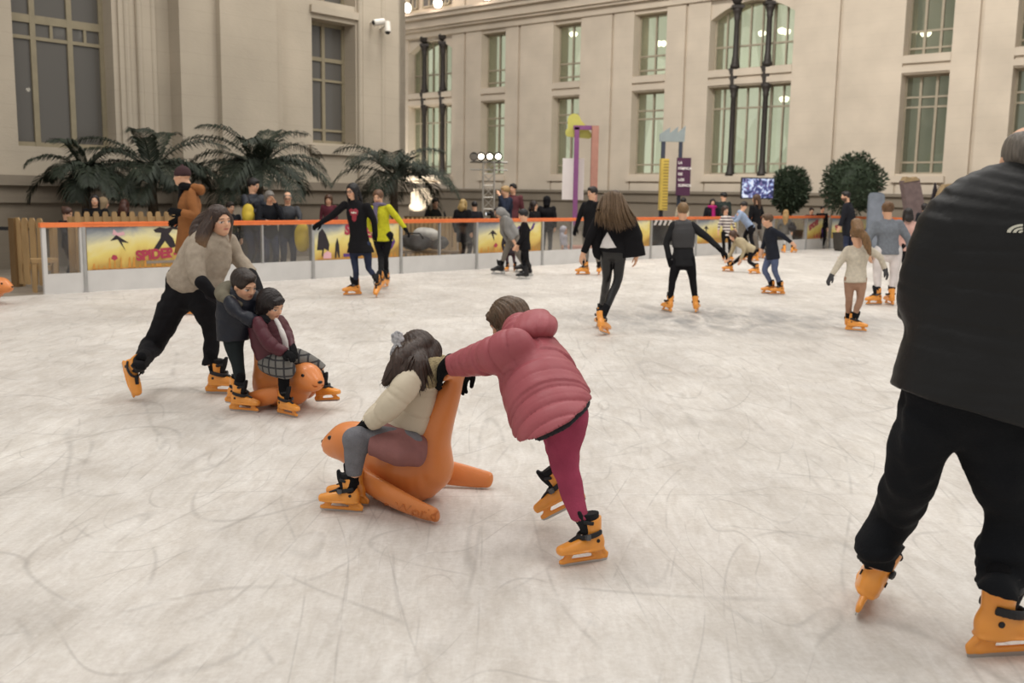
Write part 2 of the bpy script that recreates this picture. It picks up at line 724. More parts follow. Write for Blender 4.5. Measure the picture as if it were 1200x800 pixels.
class Skate:
    """A skate whose blade middle stands on (or z above) the ice at a point seen at pixel bx, by."""

    def __init__(s, bx, by, yaw, pitch=0, roll=0, z=0.0, H=1.7, variant='orange', side=1):
        s.k = (H / 1.7) ** .8
        p = at(bx, by, z)
        s.M = Matrix.Translation(Vector(p)) @ rotm(yaw, pitch, roll) @ Matrix.Scale(s.k, 4)
        s.M = s.M @ Matrix.Translation(Vector((-.015, 0, 0)))
        s.variant, s.side = variant, side
        s.ankle = np.array(s.M @ ANK)
        s.yaw = yaw
        s.cuff = np.array(s.M @ Vector((-.035, 0, .285)))

    def build(s, parent, base, level):
        pr = skate_proto(level, s.variant)
        o = bpy.data.objects.new('skate', pr['boot'])
        COL.objects.link(o)
        o.parent = parent
        o.matrix_local = Matrix.Translation(-Vector(base)) @ s.M @ Matrix.Scale(s.side, 4, (0, 1, 0))
        for k in ('liner', 'strap', 'blade_holder', 'blade', 'buckle', 'bolt+', 'bolt-'):
            c = bpy.data.objects.new(k.strip('+-'), pr[k])
            COL.objects.link(c)
            c.parent = o
        return o


# ------------------------------------------------------------------ heads, hands
def hframe(phi, pitch=0, roll=0):
    a, p = math.radians(phi), math.radians(pitch)
    f = V3(math.cos(a) * math.cos(p), math.sin(a) * math.cos(p), -math.sin(p))
    s = V3(-math.sin(a), math.cos(a), 0)
    u = np.cross(f, s)
    r = math.radians(roll)
    s, u = s * math.cos(r) + u * math.sin(r), u * math.cos(r) - s * math.sin(r)
    return s, f, u


class Head:
    def __init__(s, c, hh, phi, pitch=0, roll=0):
        s.c, s.hh = np.asarray(c, float), hh
        s.s, s.f, s.u = hframe(phi, pitch, roll)

    def p(s, a, b, c):
        return s.c + s.hh * (a * s.s + b * s.f + c * s.u)

    def ell(s, c, r, grow=0):
        return Ell(s.p(*c), np.array(r) * s.hh + grow, (s.s, s.f, s.u))

    def loft(s, st, **kw):
        return Loft([(s.p(*c), w * s.hh, d * s.hh, s.s) for c, w, d in st], **kw)

    def loc(s, Vt):
        q = (Vt - s.c) / s.hh
        return q @ s.s, q @ s.f, q @ s.u

    def add(s, f, child=False):
        k = s.hh
        f.add(s.ell((0, -.06, .13), (.325, .40, .36)), .03 * k)
        f.add(s.ell((0, .10, -.14), (.25, .27, .33)), .12 * k)
        f.add(s.ell((0, .20, -.33), (.15, .15, .13)), .1 * k)
        f.add(s.ell((0, .06, -.24), (.235 if not child else .25, .2, .16)), .1 * k)
        for e in (-1, 1):
            f.add(s.ell((e * .15, .24, -.13), (.1, .1, .11)), .08 * k)
            f.sub(s.ell((e * .145, .43, .0), (.085, .09, .055)), .07 * k)
            f.add(s.ell((e * .145, .302, .0), (.065, .06, .055)), .015 * k)
            f.add(s.ell((e * .325, -.02, -.03), (.035, .07, .11)), .03 * k)
        f.add(s.ell((0, .33, .1), (.2, .06, .05)), .08 * k)
        f.add(s.loft([((0, .34, .06), .03, .03), ((0, .40, -.03), .038, .045), ((0, .435, -.1), .05, .05)]), .05 * k)
        f.add(s.ell((0, .385, -.125), (.075, .05, .04)), .03 * k)
        f.add(s.ell((0, .335, -.215), (.1, .05, .026)), .025 * k)
        f.add(s.ell((0, .325, -.262), (.085, .05, .03)), .025 * k)

    def colors(s, Vt, base, brow, beard=None):
        n = len(Vt)
        C = np.ones((n, 4))
        b = np.array(lin(base)[:3])
        C[:, :3] = b * (1 + .05 * wrinkle(Vt, 40, 3)[:, None])
        a, f, u = s.loc(Vt)
        inh = (np.abs(a) < .45) & (np.abs(f) < .6) & (np.abs(u) < .55)
        fr = inh & (f > .12)

        def mix(m, col):
            m = np.clip(m, 0, 1)[:, None]
            C[:, :3] = C[:, :3] * (1 - m) + np.array(lin(col)[:3]) * m

        def ellm(ca, cu, ra, ru, soft=.5):
            d = ((np.abs(a) - ca) / ra) ** 2 + ((u - cu) / ru) ** 2
            return np.clip((1 + soft - d) / (2 * soft), 0, 1) * fr
        mix(ellm(.2, -.12, .1, .08, .9) * .25, '#c2705c')
        if beard:
            m = np.clip((-.1 - u + .5 * np.maximum(0, .1 - np.abs(a)) * 0) * 12, 0, 1) * inh * (f > -.05) * (u > -.55)
            mix(m * .85, beard)
        mix(ellm(0, -.24, .105, .04) * .8, '#a8584f')
        mix(ellm(.145, .0, .075, .034), '#d8d0c8')
        mix(ellm(.145, .0, .034, .034), '#2a1d16')
        mix(ellm(.145, .03, .085, .012) * .8, '#2a1d16')
        mix(ellm(.155, .105, .1, .02) * .85, brow)
        return C


def hand_prims(w, dr, pn, L, curl=.35, side=1, grow=0, fmin=0):
    """A palm, four unequal bent fingers and a thumb from its side. pn: the way the palm looks."""
    dr = nrm(dr)
    pn = nrm(np.asarray(pn, float) - dr * np.dot(pn, dr))
    lat = np.cross(dr, pn) * side
    out = [(Ell(w + dr * .27 * L, V3(.3, .22, .1) * L + grow, (dr, lat, pn)), .02)]
    out.append((tubeL([w - dr * .1 * L, w + dr * .12 * L], [.15 * L + grow, .15 * L + grow]), .02))
    for off, ln in ((.165, .37), (.055, .45), (-.055, .42), (-.155, .32)):
        p = w + dr * .46 * L + lat * off * L
        pts = [p - dr * .1 * L, p]
        d = nrm(dr + lat * off * .5)
        for i, q in enumerate((.45, .32, .26)):
            a = curl * (1.0 if i else .7)
            d = nrm(d * math.cos(a) + pn * math.sin(a))
            pn2 = nrm(pn - d * np.dot(pn, d))
            pts.append(pts[-1] + d * ln * q * L)
            d = nrm(d * math.cos(a * .4) + pn2 * math.sin(a * .4))
        r = max(.046 * L + grow, fmin)
        out.append((tubeL(pts, [r * 1.05, r * 1.08, r, r * .95, r * .85], sub=2), .006))
    b = w + dr * .12 * L + lat * .16 * L
    d = nrm(dr * .75 + lat * .75 + pn * .25)
    d2 = nrm(dr + lat * .15 + pn * .35)
    r = max(.056 * L + grow, fmin)
    out.append((tubeL([b, b + d * .2 * L, b + d * .2 * L + d2 * .17 * L, b + d * .2 * L + d2 * .3 * L], [r * 1.15, r * 1.1, r, r * .85], sub=2), .008))
    return out


class Hand:
    def __init__(s, w, dr, pn=(0, 0, -1), L=.18, curl=.35, side=1, glove=None):
        s.w, s.dr, s.pn, s.L, s.curl, s.side, s.glove = np.asarray(w, float), nrm(dr), pn, L, curl, side, glove


# ------------------------------------------------------------------ hair
def hair_field(H, style, h, length=.8, thick=1.0, tubes=(), part=True):
    f = Field(h)
    k = H.hh

    def cap(r=(.375, .45, .40), c=(0, -.075, .15), low=None):
        e = H.ell(c, r)
        if low is not None:
            e.clip(H.p(0, -.1, low), H.u * -1 + H.f * .35)
        f.add(e, .03 * k)
        return e
    face = H.ell((0, .5, -.12), (.30, .40, .40))
    dn = V3(0, 0, -1)
    if style == 'buzz':
        cap((.345, .42, .375), (0, -.07, .135), -.22)
        f.sub(face, .04 * k)
        for e in (-1, 1):
            f.sub(H.ell((e * .36, .12, -.2), (.12, .24, .2)), .05 * k)
    elif style == 'balding':
        cap((.342, .42, .372), (0, -.07, .135), -.22)
        f.sub(face, .04 * k)
        f.sub(H.ell((0, .03, .55), (.30, .42, .27)), .05 * k)
        for e in (-1, 1):
            f.sub(H.ell((e * .36, .12, -.2), (.12, .24, .2)), .05 * k)
    elif style == 'short':
        cap((.365, .445, .41), (0, -.07, .15), -.24)
        f.add(H.ell((0, .2, .36), (.24, .2, .13)), .06 * k)
        f.sub(face, .04 * k)
        for e in (-1, 1):
            f.sub(H.ell((e * .38, .12, -.18), (.14, .24, .2)), .05 * k)
    elif style == 'bob':
        f.add(H.ell((0, -.1, .1), (.40, .46, .44)), .03 * k)
        f.add(H.loft([((0, -.16, .1), .40, .34), ((0, -.14, -.2), .41, .34), ((0, -.13, -.38), .39, .30)], flat=(0, 0)), .06 * k)
        f.sub(H.ell((0, .55, -.2), (.265, .44, .46)), .04 * k)
        f.add(H.ell((0, .27, .27), (.26, .12, .13)), .05 * k)
        f.ops[1][1].clip(H.p(0, 0, -.42), -H.u)
    elif style in ('long', 'pony', 'up'):
        cap((.375, .45, .41), (0, -.075, .15), -.2 if style != 'long' else None)
        if style == 'long':
            f.ops[0][1].clip(H.p(0, 0, -.3), -H.u)
            b = H.p(0, -.3, .05)
            L = length
            bk = nrm(np.array([H.f[0], H.f[1], 0]) + 1e-6) * -1
            f.add(Loft([(b, .34 * k, .17 * k, H.s), (H.p(0, -.36, -.25), .39 * k, .17 * k * thick, H.s), (H.p(0, -.36, -.3) + dn * .35 * L * k + bk * .06 * k, .40 * k * thick, .14 * k * thick, H.s), (H.p(0, -.36, -.3) + dn * .8 * L * k + bk * .06 * k, .30 * k * thick, .09 * k * thick, H.s), (H.p(0, -.36, -.3) + dn * 1.1 * L * k + bk * .05 * k, .16 * k, .05 * k, H.s)], caps=(1, .5)), .06 * k)
            for e in (-1, 1):
                f.add(Loft([(H.p(e * .3, .05, .2), .09 * k, .16 * k, H.s), (H.p(e * .345, .06, -.1), .075 * k, .15 * k, H.s), (H.p(e * .34, .04, -.35) + dn * .15 * L * k, .085 * k, .14 * k, H.s), (H.p(e * .32, .06, -.4) + dn * .5 * L * k, .08 * k, .1 * k, H.s), (H.p(e * .3, .06, -.4) + dn * .75 * L * k, .03 * k, .05 * k, H.s)], caps=(1, .5)), .06 * k)
        f.sub(H.ell((0, .5, -.12), (.27, .38, .42)), .04 * k)
        if style == 'up':
            f.add(H.ell((0, -.48, .3), (.16, .15, .16)), .04 * k)
    elif style == 'hat':
        e = H.ell((0, -.06, .16), (.375, .45, .42))
        e.clip(H.p(0, 0, .1), -H.u + H.f * -.15)
        f.add(e, .02)
        f.add(H.loft([((0, -.06, .08), .39, .46), ((0, -.06, .2), .385, .455)], flat=(0, 0), caps=(.25, .25)), .02 * k)
        f.add(H.ell((0, -.06, .6), (.08, .08, .07)), .03 * k)
    elif style == 'hood':
        f.add(H.ell((0, -.12, .08), (.45, .48, .50)), .03)
        f.add(H.loft([((0, -.15, .0), .44, .42), ((0, -.15, -.5), .40, .36)]), .06 * k)
        f.sub(H.ell((0, .5, -.05), (.30, .5, .42)), .05 * k)
    for pts, rad in tubes:
        f.add(tubeL(pts, rad, caps=(1, .4)) if not isinstance(pts, Loft) else pts, .03 * k)
    return f


def locks(o, guides, n, color, tip=None, r=.006, jit=.012, seed=1):
    """Loose tapering locks blended between neighbouring guide curves; a child of the person."""
    rr = np.random.default_rng(seed)
    G = [[np.asarray(p, float) for p in g] for g in guides]
    b = MB()
    base = np.array(o.location)
    for i in range(n):
        t = rr.uniform(0, len(G) - 1.001)
        a, f = int(t), t - int(t)
        pts = [G[a][j] * (1 - f) + G[a + 1][j] * f for j in range(len(G[0]))]
        off = rr.normal(size=3) * jit
        pts = [p + off * (.3 + .7 * j / (len(pts) - 1)) - base for j, p in enumerate(pts)]
        cut = rr.uniform(-.12, .12)
        pts[-1] = pts[-1] + (pts[-1] - pts[-2]) * cut
        # smooth the guide
        q = []
        K = len(pts)
        for s_ in range(K - 1):
            p0, p1, p2, p3 = pts[max(s_ - 1, 0)], pts[s_], pts[s_ + 1], pts[min(s_ + 2, K - 1)]
            for u in (0, .33, .66):
                q.append(.5 * (2 * p1 + (p2 - p0) * u + (2 * p0 - 5 * p1 + 4 * p2 - p3) * u * u + (3 * p1 - p0 - 3 * p2 + p3) * u ** 3))
        q.append(pts[-1])
        m_ = len(q)
        w = r * rr.uniform(.7, 1.3)
        b.tube(q, [w * min(1, .5 + 2 * j / m_) * (1 - (j / (m_ - 1)) ** 3 * .9) for j in range(m_)], 5)
    c = b.build('hair_locks', hair_mat(color), o, (0, 0, 0), True)
    return c


# ------------------------------------------------------------------ a person
BLKSOCK = cloth('#1a1a1c', kind='knit')
PEOPLE = []


def person(label, base, head, pieces, hair=None, hands=(), skates=(), h=.01, level='lo', skin='#d9a98a', neck=None, child=False, beard=None, group=None, glasses=False, browcol=None, cat='person', bodyscale=.74, shoes=()):
    base = np.asarray(base, float)
    f = Field(h)
    for pc in pieces:
        if pc.get('body', True):
            for L in pc['lofts']:
                f.add(Loft(L.raw, caps=(.6, .6), flat=L.flat, scale=bodyscale), .03)
    for sk in skates:
        pass
    if neck is not None:
        nk = np.asarray(neck, float)
        tgt = head.p(0, -.1, -.15)
        f.add(tubeL([nk + (nk - tgt) * .25, nk, tgt], [.27 * head.hh, .245 * head.hh, .24 * head.hh]), .04 * head.hh)
    head.add(f, child)
    for hd in hands:
        if hd.glove is None:
            for p, k in hand_prims(hd.w, hd.dr, hd.pn, hd.L, hd.curl, hd.side, fmin=.75 * h):
                f.add(p, k)
    Vt, Q = f.mesh()
    C = head.colors(Vt, skin, browcol or '#3a2a20', beard)
    o = mesh_obj('person', Vt - base, Q, skin_mat(), None, base, True)
    points_col(o, 'Col', C)
    tag(o, label, cat, group)
    PEOPLE.append(o)
    for pc in pieces:
        if pc.get('hidden'):
            continue
        f = Field(pc.get('h', h))
        for L in pc['lofts']:
            f.add(L, pc.get('k', .03))
        for op, p, k in pc.get('extra', ()):
            f.ops.append((op, p, k))
        Vt, Q = f.mesh()
        N = vnormals(Vt, Q)
        disp = np.zeros(len(Vt))
        if pc.get('fold'):
            amp, fr = pc['fold']
            disp += amp * wrinkle(Vt, fr, sum(map(ord, pc['name'])) % 7 + int(base[0] * 10) % 5 + 10)
        if pc.get('quilt'):
            sp, amp = pc['quilt']
            best = np.full(len(Vt), 1e9)
            U = np.zeros(len(Vt))
            for L in pc['lofts']:
                u0 = 0
                st = L.st
                for i in range(len(st) - 1):
                    c0, c1 = st[i][0], st[i + 1][0]
                    ax = c1 - c0
                    ln = np.linalg.norm(ax)
                    if ln < 1e-6:
                        continue
                    r = Vt - c0
                    t = np.clip(r @ ax / ln / ln, 0, 1)
                    d = np.linalg.norm(r - t[:, None] * ax, axis=1) - .5 * (st[i][1] + st[i][2]) * .9
                    mk = d < best
                    best[mk] = d[mk]
                    U[mk] = (u0 + t * ln)[mk]
                    u0 += ln
            U = U + .006 * wrinkle(Vt, 14, 5)
            disp += amp * (np.abs(np.sin(PI * U / sp)) ** .4 - .8)
        Vt = Vt + N * disp[:, None]
        c = mesh_obj(pc['name'], Vt - base, Q, pc['mat'], o, (0, 0, 0), True)
        if pc.get('label'):
            c['label'] = pc['label']
        if pc.get('attr'):
            pc['attr'](c, Vt)
    if hair:
        hf = hair_field(head, hair['style'], hair.get('h', min(h, .010)), hair.get('length', .8), hair.get('thick', 1.0), hair.get('tubes', ()))
        for op, p, k in hair.get('extra', ()):
            hf.ops.append((op, p, k))
        Vt, Q = hf.mesh()
        N = vnormals(Vt, Q)
        hat = hair['style'] in ('hat', 'hood')
        if not hat:
            a, ff, u = head.loc(Vt)
            ph = np.arctan2(a, -ff + .15)
            r = np.sqrt(a * a + ff * ff)
            ws = wrinkle(Vt * np.array([1, 1, .45]), 9 / head.hh * .22, 4)
            dd = np.sin(ph * 23 + 2.0 * ws) * .45 + np.sin(ph * 53 + 2.5 * ws + u * 2) * .55
            Vt = Vt + N * (hair.get('amp', .014) * head.hh * dd)[:, None]
        mt = hair['mat'] if 'mat' in hair else hair_mat(hair['color'], hair.get('tip'))
        c = mesh_obj('hood' if hair['style'] == 'hood' else 'hat' if hat else 'hair', Vt - base, Q, mt, o, (0, 0, 0), True)
        if hair.get('tip'):
            a, ff, u = head.loc(Vt)
            points_val(c, 'tip', np.clip((hair.get('tipu', -.15) - u) * 2.2, 0, 1))
    for hd in hands:
        if hd.glove is not None:
            gh = max(.004, h * .55)
            f = Field(gh)
            for p, k in hand_prims(hd.w, hd.dr, hd.pn, hd.L, hd.curl, hd.side, grow=.0035, fmin=.8 * gh):
                f.add(p, k)
            f.add(tubeL([hd.w - hd.dr * .35 * hd.L, hd.w], [.2 * hd.L, .175 * hd.L]), .02)
            Vt, Q = f.mesh()
            mesh_obj('glove', Vt - base, Q, hd.glove, o, (0, 0, 0), True)
    for sk in skates:
        sk.build(o, base, level)
    for (p, yaw, k, mt) in shoes:
        f = Field(max(.007, h * .7))
        ax = V3(math.cos(yaw), math.sin(yaw), 0)
        sd = V3(-math.sin(yaw), math.cos(yaw), 0)
        L = Loft([(p - ax * .08 * k + V3(0, 0, .05 * k), .036 * k, .045 * k, sd), (p + ax * .02 * k + V3(0, 0, .045 * k), .042 * k, .045 * k, sd), (p + ax * .12 * k + V3(0, 0, .035 * k), .045 * k, .034 * k, sd), (p + ax * .165 * k + V3(0, 0, .03 * k), .035 * k, .026 * k, sd)])
        L.clip(p, (0, 0, -1))
        f.add(L)
        f.add(tubeL([p - ax * .045 * k + V3(0, 0, .06 * k), p - ax * .04 * k + V3(0, 0, .12 * k)], [.042 * k, .042 * k]), .02)
        Vt, Q = f.mesh()
        mesh_obj('shoe', Vt - base, Q, mt, o, (0, 0, 0), True)
    if glasses:
        b = MB()
        r = .1 * head.hh
        for e in (-1, 1):
            c = head.p(e * .15, .42, .0)
            b.tube([c + r * (head.s * math.cos(t) + head.u * math.sin(t) * .75) for t in np.linspace(0, 2 * PI, 17)[:-1]], .0035, 5, closed=True)
            b.tube([head.p(e * .25, .42, .02), head.p(e * .34, .0, .02)], .003, 5)
        b.tube([head.p(-.06, .43, .02), head.p(.06, .43, .02)], .003, 5)
        b.build('glasses', BLACKP, o, -base + 0)
    return o


def Est(ax, ay, bx, by, Y, rd, Yb=None):
    """A limb station between two outline pixels at distance Y; rd is its half depth as a share of its half width (or metres if above 5)."""
    A, B = P(ax, ay, Y), P(bx, by, Y if Yb is None else Yb)
    w = np.linalg.norm(B - A) / 2
    return ((A + B) / 2, w, w * rd, nrm(B - A))


def piece(name, mt, lofts, **kw):
    d = dict(name=name, mat=mt, lofts=lofts)
    d.update(kw)
    return d


def skater(label, D, H, phi, J, top, bot, hair, head, skates=(), gloves=(None, None), fat=1.0, leg=1.0, hem=.06, skin='#d9a98a', top_mat=None, child=None, shoes=None, cut_trousers=.12, extra_pieces=(), hands=True, beard=None, glasses=False, quilt=None, flare=1.0, group=None, h=None, curl=.3, sleeve=1.0, sock=None):
    """A figure from the pixels of its joints: a is the picture's left side, b the right."""
    k = H / 1.7
    child = H < 1.45 if child is None else child
    h = h or min(.018, max(.0075, D * .00085))
    a = math.radians(phi)
    left = V3(-math.sin(a), math.cos(a), 0)
    fwd = V3(math.cos(a), math.sin(a), 0)
    av = left if (left[0] < -.05 or (abs(left[0]) <= .05 and left[1] < 0)) else -left
    hs, hp = .105 * H, .05 * H
    dy = {}
    for j in J:
        w = hs if j[0] in 'sew' else hp
        dy[j] = (av[1] if j[1] == 'a' else -av[1]) * w
    Jp = {}
    for j, q in J.items():
        Jp[j] = P(q[0], q[1], D + dy[j] + (q[2] if len(q) > 2 else 0))
    SK = []
    for s in skates:
        sk = Skate(*s[1:4], **(s[4] if len(s) > 4 else {}), H=H)
        SK.append(sk)
        Jp['a' + s[0]] = sk.ankle
    g = lambda n: Jp[n]
    hipc, shc = (g('ha') + g('hb')) / 2, (g('sa') + g('sb')) / 2
    ax = nrm(shc - hipc)
    L = np.linalg.norm(shc - hipc)
    hsd, ssd = nrm(g('hb') - g('ha')), nrm(g('sb') - g('sa'))
    # keep the width direction honest when the two joints coincide on the picture
    tw = fat * k
    st = [(hipc - ax * hem * H, .165 * tw * flare, .125 * tw * flare, hsd), (hipc + ax * .12 * L, .158 * tw, .118 * tw, hsd), (hipc + ax * .45 * L, .14 * tw, .105 * tw, nrm(hsd + ssd)), (hipc + ax * .78 * L, .165 * tw, .12 * tw, ssd), (shc + ax * .0 * k, .135 * k * min(fat, 1.15), .085 * k, ssd), (shc + ax * .07 * k, .069 * k, .064 * k, ssd)]
    lof = [Loft(st, flat=(1, 0), caps=(1, .6))]
    for s in 'ab':
        e0 = g('s' + s) - (g('s' + s) - shc) * .12
        e, w = g('e' + s), g('w' + s)
        r = np.array([.06, .058, .05, .043, .040]) * k * fat * sleeve
        if sleeve > 0:
            lof.append(tubeL([e0, (e0 + e) / 2, e, (e + w) / 2, w], r, flat=(0, 1)))
    tp = piece('jacket' if quilt or top_mat == 'jacket' else 'top', top, lof, k=.045 * k, fold=(.0045 * k, 22), h=h)
    if quilt:
        tp['quilt'] = quilt
    if isinstance(top_mat, str):
        tp['name'] = top_mat
    lof2 = [Loft([(hipc + ax * .2 * L, .13 * k, .105 * k, hsd), (hipc + ax * .03 * L, .16 * k, .118 * k, hsd), (hipc - ax * .06 * k, .135 * k, .11 * k, hsd)])]
    bodyl = []
    for s in 'ab':
        hj, kn, an = g('h' + s), g('k' + s), g('a' + s)
        sh = np.linalg.norm(an - kn)
        end = an + nrm(kn - an) * min(.5 * sh, cut_trousers * k)
        r = np.array([.088, .078, .06, .055, .047]) * k * leg
        lof2.append(tubeL([hj, (hj + kn) / 2, kn, kn * .45 + end * .55, end], r, flat=(0, 1)))
        bodyl.append(tubeL([kn * .35 + an * .65, an], [.047 * k, .043 * k]))
    bt = piece('trousers', bot, lof2, k=.03 * k, fold=(.004 * k, 26), h=h)
    hid = [piece('sock', sock or BLKSOCK, [q], h=h) for q in bodyl] if SK else [piece('', None, bodyl, hidden=True)]
    hd = Head(P(head[0], head[1], D + (head[5] if len(head) > 5 else 0)), head[6] if len(head) > 6 else (.215 if child else .14 * H), head[2], head[3] if len(head) > 3 else 0, head[4] if len(head) > 4 else 0)
    HD = []
    if hands:
        for s, gl in zip('ab', gloves):
            w, e = g('w' + s), g('e' + s)
            d = nrm(w - e)
            cr = 1 if np.dot(g('s' + s) - shc, left) > 0 else -1
            inn = -nrm(g('s' + s) - shc)
            HD.append(Hand(w, d, inn * .7 + fwd * .4 + V3(0, 0, -.2), .108 * H * (1.08 if child else 1), curl, side=cr, glove=gl))
    base = np.mean([s.M.translation for s in SK], 0) if SK else np.array([hipc[0], hipc[1], 0])
    base = np.array([base[0], base[1], 0.0 if SK else -.03])
    SH = ()
    if shoes:
        SH = [(np.array([g('a' + s)[0], g('a' + s)[1], g('a' + s)[2] - .085 * k]), a, k, shoes) for s in 'ab']
    return person(label, base, hd, [bt, tp] + hid + list(extra_pieces(Jp, hipc, shc, ax, L, ssd, hsd, fwd, k, hd) if callable(extra_pieces) else extra_pieces), hair, HD, SK, h, 'mid' if D < 13 else 'lo', skin, shc + ax * .01, child, beard, group, glasses, shoes=SH)


def stander(label, px, py, D, phi, top, bot, hair, H=None, pitch=10, arms='down', hphi=None, floor=-.03, gloves=(None, None), fat=1.05, lean=0, **kw):
    """Someone standing off the ice, set by the head's pixel; H follows from the head's height."""
    c = P(px, py, D)
    if H is None:
        H = (c[2] - floor) / .932
    k = H / 1.7
    a = math.radians(phi)
    fw, lf = V3(math.cos(a), math.sin(a), 0), V3(-math.sin(a), math.cos(a), 0)
    up = V3(0, 0, 1)
    drop = c[2] - .932 * H - floor      # sits or crouches: the height lost at the knees
    o = V3(c[0], c[1], floor) - fw * lean
    hz = .53 * H + drop
    hip = o + up * hz
    sh = V3(c[0], c[1], c[2]) - up * .125 * H - fw * .02 * k
    J = {}
    for s, e in (('l', 1), ('r', -1)):
        J['s' + s] = sh + lf * e * .108 * H
        J['h' + s] = hip + lf * e * .052 * H
        J['a' + s] = o + lf * e * .06 * H + up * .085 * k
        J['k' + s] = (J['h' + s] + J['a' + s]) / 2 + fw * (.03 * k + math.sqrt(max(0, (.25 * H) ** 2 - ((hz - .085 * k) / 2) ** 2)))
        am = arms if isinstance(arms, str) else arms[0 if e > 0 else 1]
        S_ = J['s' + s]
        if am == 'down':
            J['e' + s] = S_ + lf * e * .05 * k - up * .28 * k - fw * .03 * k
            J['w' + s] = J['e' + s] - up * .24 * k + fw * .08 * k
        elif am == 'rail':
            J['e' + s] = S_ + lf * e * .06 * k - up * .22 * k + fw * .14 * k
            J['w' + s] = J['e' + s] + fw * .22 * k - up * .02 * k - lf * e * .08 * k
        elif am == 'face':
            J['e' + s] = S_ + lf * e * .04 * k - up * .24 * k + fw * .13 * k
            J['w' + s] = c + fw * .17 * k - up * .10 * k + lf * e * .05 * k
        elif am == 'chest':
            J['e' + s] = S_ + lf * e * .08 * k - up * .26 * k + fw * .05 * k
            J['w' + s] = J['e' + s] + fw * .2 * k - lf * e * .14 * k + up * .06 * k
    h = kw.pop('h', None) or min(.018, max(.009, D * .0008))
    ax = nrm(sh - hip)
    L = np.linalg.norm(sh - hip)
    tw = fat * k
    hem = kw.pop('hem', .07)
    st = [(hip - up * hem * H, .17 * tw, .13 * tw, lf), (hip + ax * .12 * L, .16 * tw, .12 * tw, lf), (hip + ax * .45 * L, .145 * tw, .11 * tw, lf), (hip + ax * .78 * L, .168 * tw, .125 * tw, lf), (sh, .135 * k, .085 * k, lf), (sh + ax * .05 * k, .07 * k, .06 * k, lf)]
    lof = [Loft(st, flat=(1, 0), caps=(1, .6))]
    HD = []
    for (s, e), gl in zip((('l', 1), ('r', -1)), gloves):
        r = np.array([.062, .06, .052, .046, .042]) * k * fat
        S_, E_, Wr = J['s' + s], J['e' + s], J['w' + s]
        lof.append(tubeL([S_, (S_ + E_) / 2, E_, (E_ + Wr) / 2, Wr], r, flat=(0, 1)))
        HD.append(Hand(Wr, nrm(Wr - E_), -lf * e * .7 + fw * .3 - up * .3, .108 * H, .4, side=e, glove=gl))
    q = kw.pop('quilt', None)
    tp = piece(kw.pop('top_name', 'jacket'), top, lof, k=.045 * k, fold=(.005 * k, 20), h=h)
    if q:
        tp['quilt'] = q
    lof2 = [Loft([(hip + up * .08 * k, .14 * k, .11 * k, lf), (hip, .16 * k, .118 * k, lf), (hip - up * .06 * k, .135 * k, .11 * k, lf)])]
    SH = []
    for s, e in (('l', 1), ('r', -1)):
        lof2.append(tubeL([J['h' + s], (J['h' + s] + J['k' + s]) / 2, J['k' + s], (J['k' + s] + J['a' + s]) / 2, J['a' + s]], np.array([.088, .08, .062, .056, .05]) * k, flat=(0, 1)))
        SH.append((J['a' + s] - up * .085 * k, a, k, BLACKBOOT))
    bt = piece('trousers', bot, lof2, k=.03 * k, fold=(.004 * k, 26), h=h)
    hd = Head(c, kw.pop('hh', None) or (.205 if H < 1.4 else .138 * H), phi if hphi is None else hphi, pitch)
    ex = kw.pop('extra_pieces', None)
    ps = [bt, tp] + (ex(J, hip, sh, ax, L, lf, fw, k, hd) if ex else [])
    return person(label, o, hd, ps, hair, HD, (), h, 'lo', neck=sh + ax * .01, child=H < 1.4, shoes=SH, **kw)
# ------------------------------------------------------------------ light
SC.view_settings.view_transform = 'Standard'
SC.view_settings.look = 'None'
SC.view_settings.gamma = 1.0
SC.view_settings.use_curve_mapping = False
SC.view_settings.exposure = -0.08
wd = bpy.data.worlds.new('night_hall')
SC.world = wd
wd.use_nodes = True
bg = wd.node_tree.nodes['Background']
bg.inputs[0].default_value = (1.0, .97, .93, 1)
bg.inputs[1].default_value = .60


def area(name, loc, target, size, power, color=(1, .965, .915)):
    d = bpy.data.lights.new(name, 'AREA')
    d.shape = 'DISK'
    d.size = size
    d.energy = power
    d.color = color
    o = bpy.data.objects.new(name, d)
    COL.objects.link(o)
    o.location = loc
    v = Vector(target) - Vector(loc)
    o.rotation_euler = v.to_track_quat('-Z', 'Y').to_euler()
    return o


area('court_lamp', (-5, 8, 15), (-1, 11, 0), 7, 820)
area('court_lamp', (8, 5, 15), (4, 9, 0), 7, 720)
area('court_lamp', (2, 20, 16), (1, 20, 0), 8, 900)
area('court_lamp', (12, 20, 16), (12, 24, 0), 7, 600)
area('court_lamp', (-2, -3, 14), (0, 3, 0), 7, 330)
area('wall_fill', (1, 12, 14), (-7, 22, 5), 4, 180)  # added fill that brightens the left building, not a fixture of the hall
area('facade_fill', (-1, 26, 17), (7, 44, 5), 5, 2500)  # added fill that lifts the back facade, no real fixture
area('facade_fill', (12, 20, 17), (15, 34, 5), 5, 650)  # second added facade fill, for the right bays

# ------------------------------------------------------------------ ice and ground
DF = nrm((.69, .724, 0))            # along the rink side, away from us to the right
NF = V3(DF[1], -DF[0], 0)           # from the rink side towards the ice
F0 = at(100, 342)                   # foot of the post where the side begins
F0[2] = 0


def on_line(px, py):
    """Distance along the rink side of the point seen at px."""
    r = ray(px, py)
    A = np.array([[DF[0], -r[0]], [DF[1], -r[1]]])
    t = np.linalg.solve(A, EYE[:2] - F0[:2])
    return t[0]


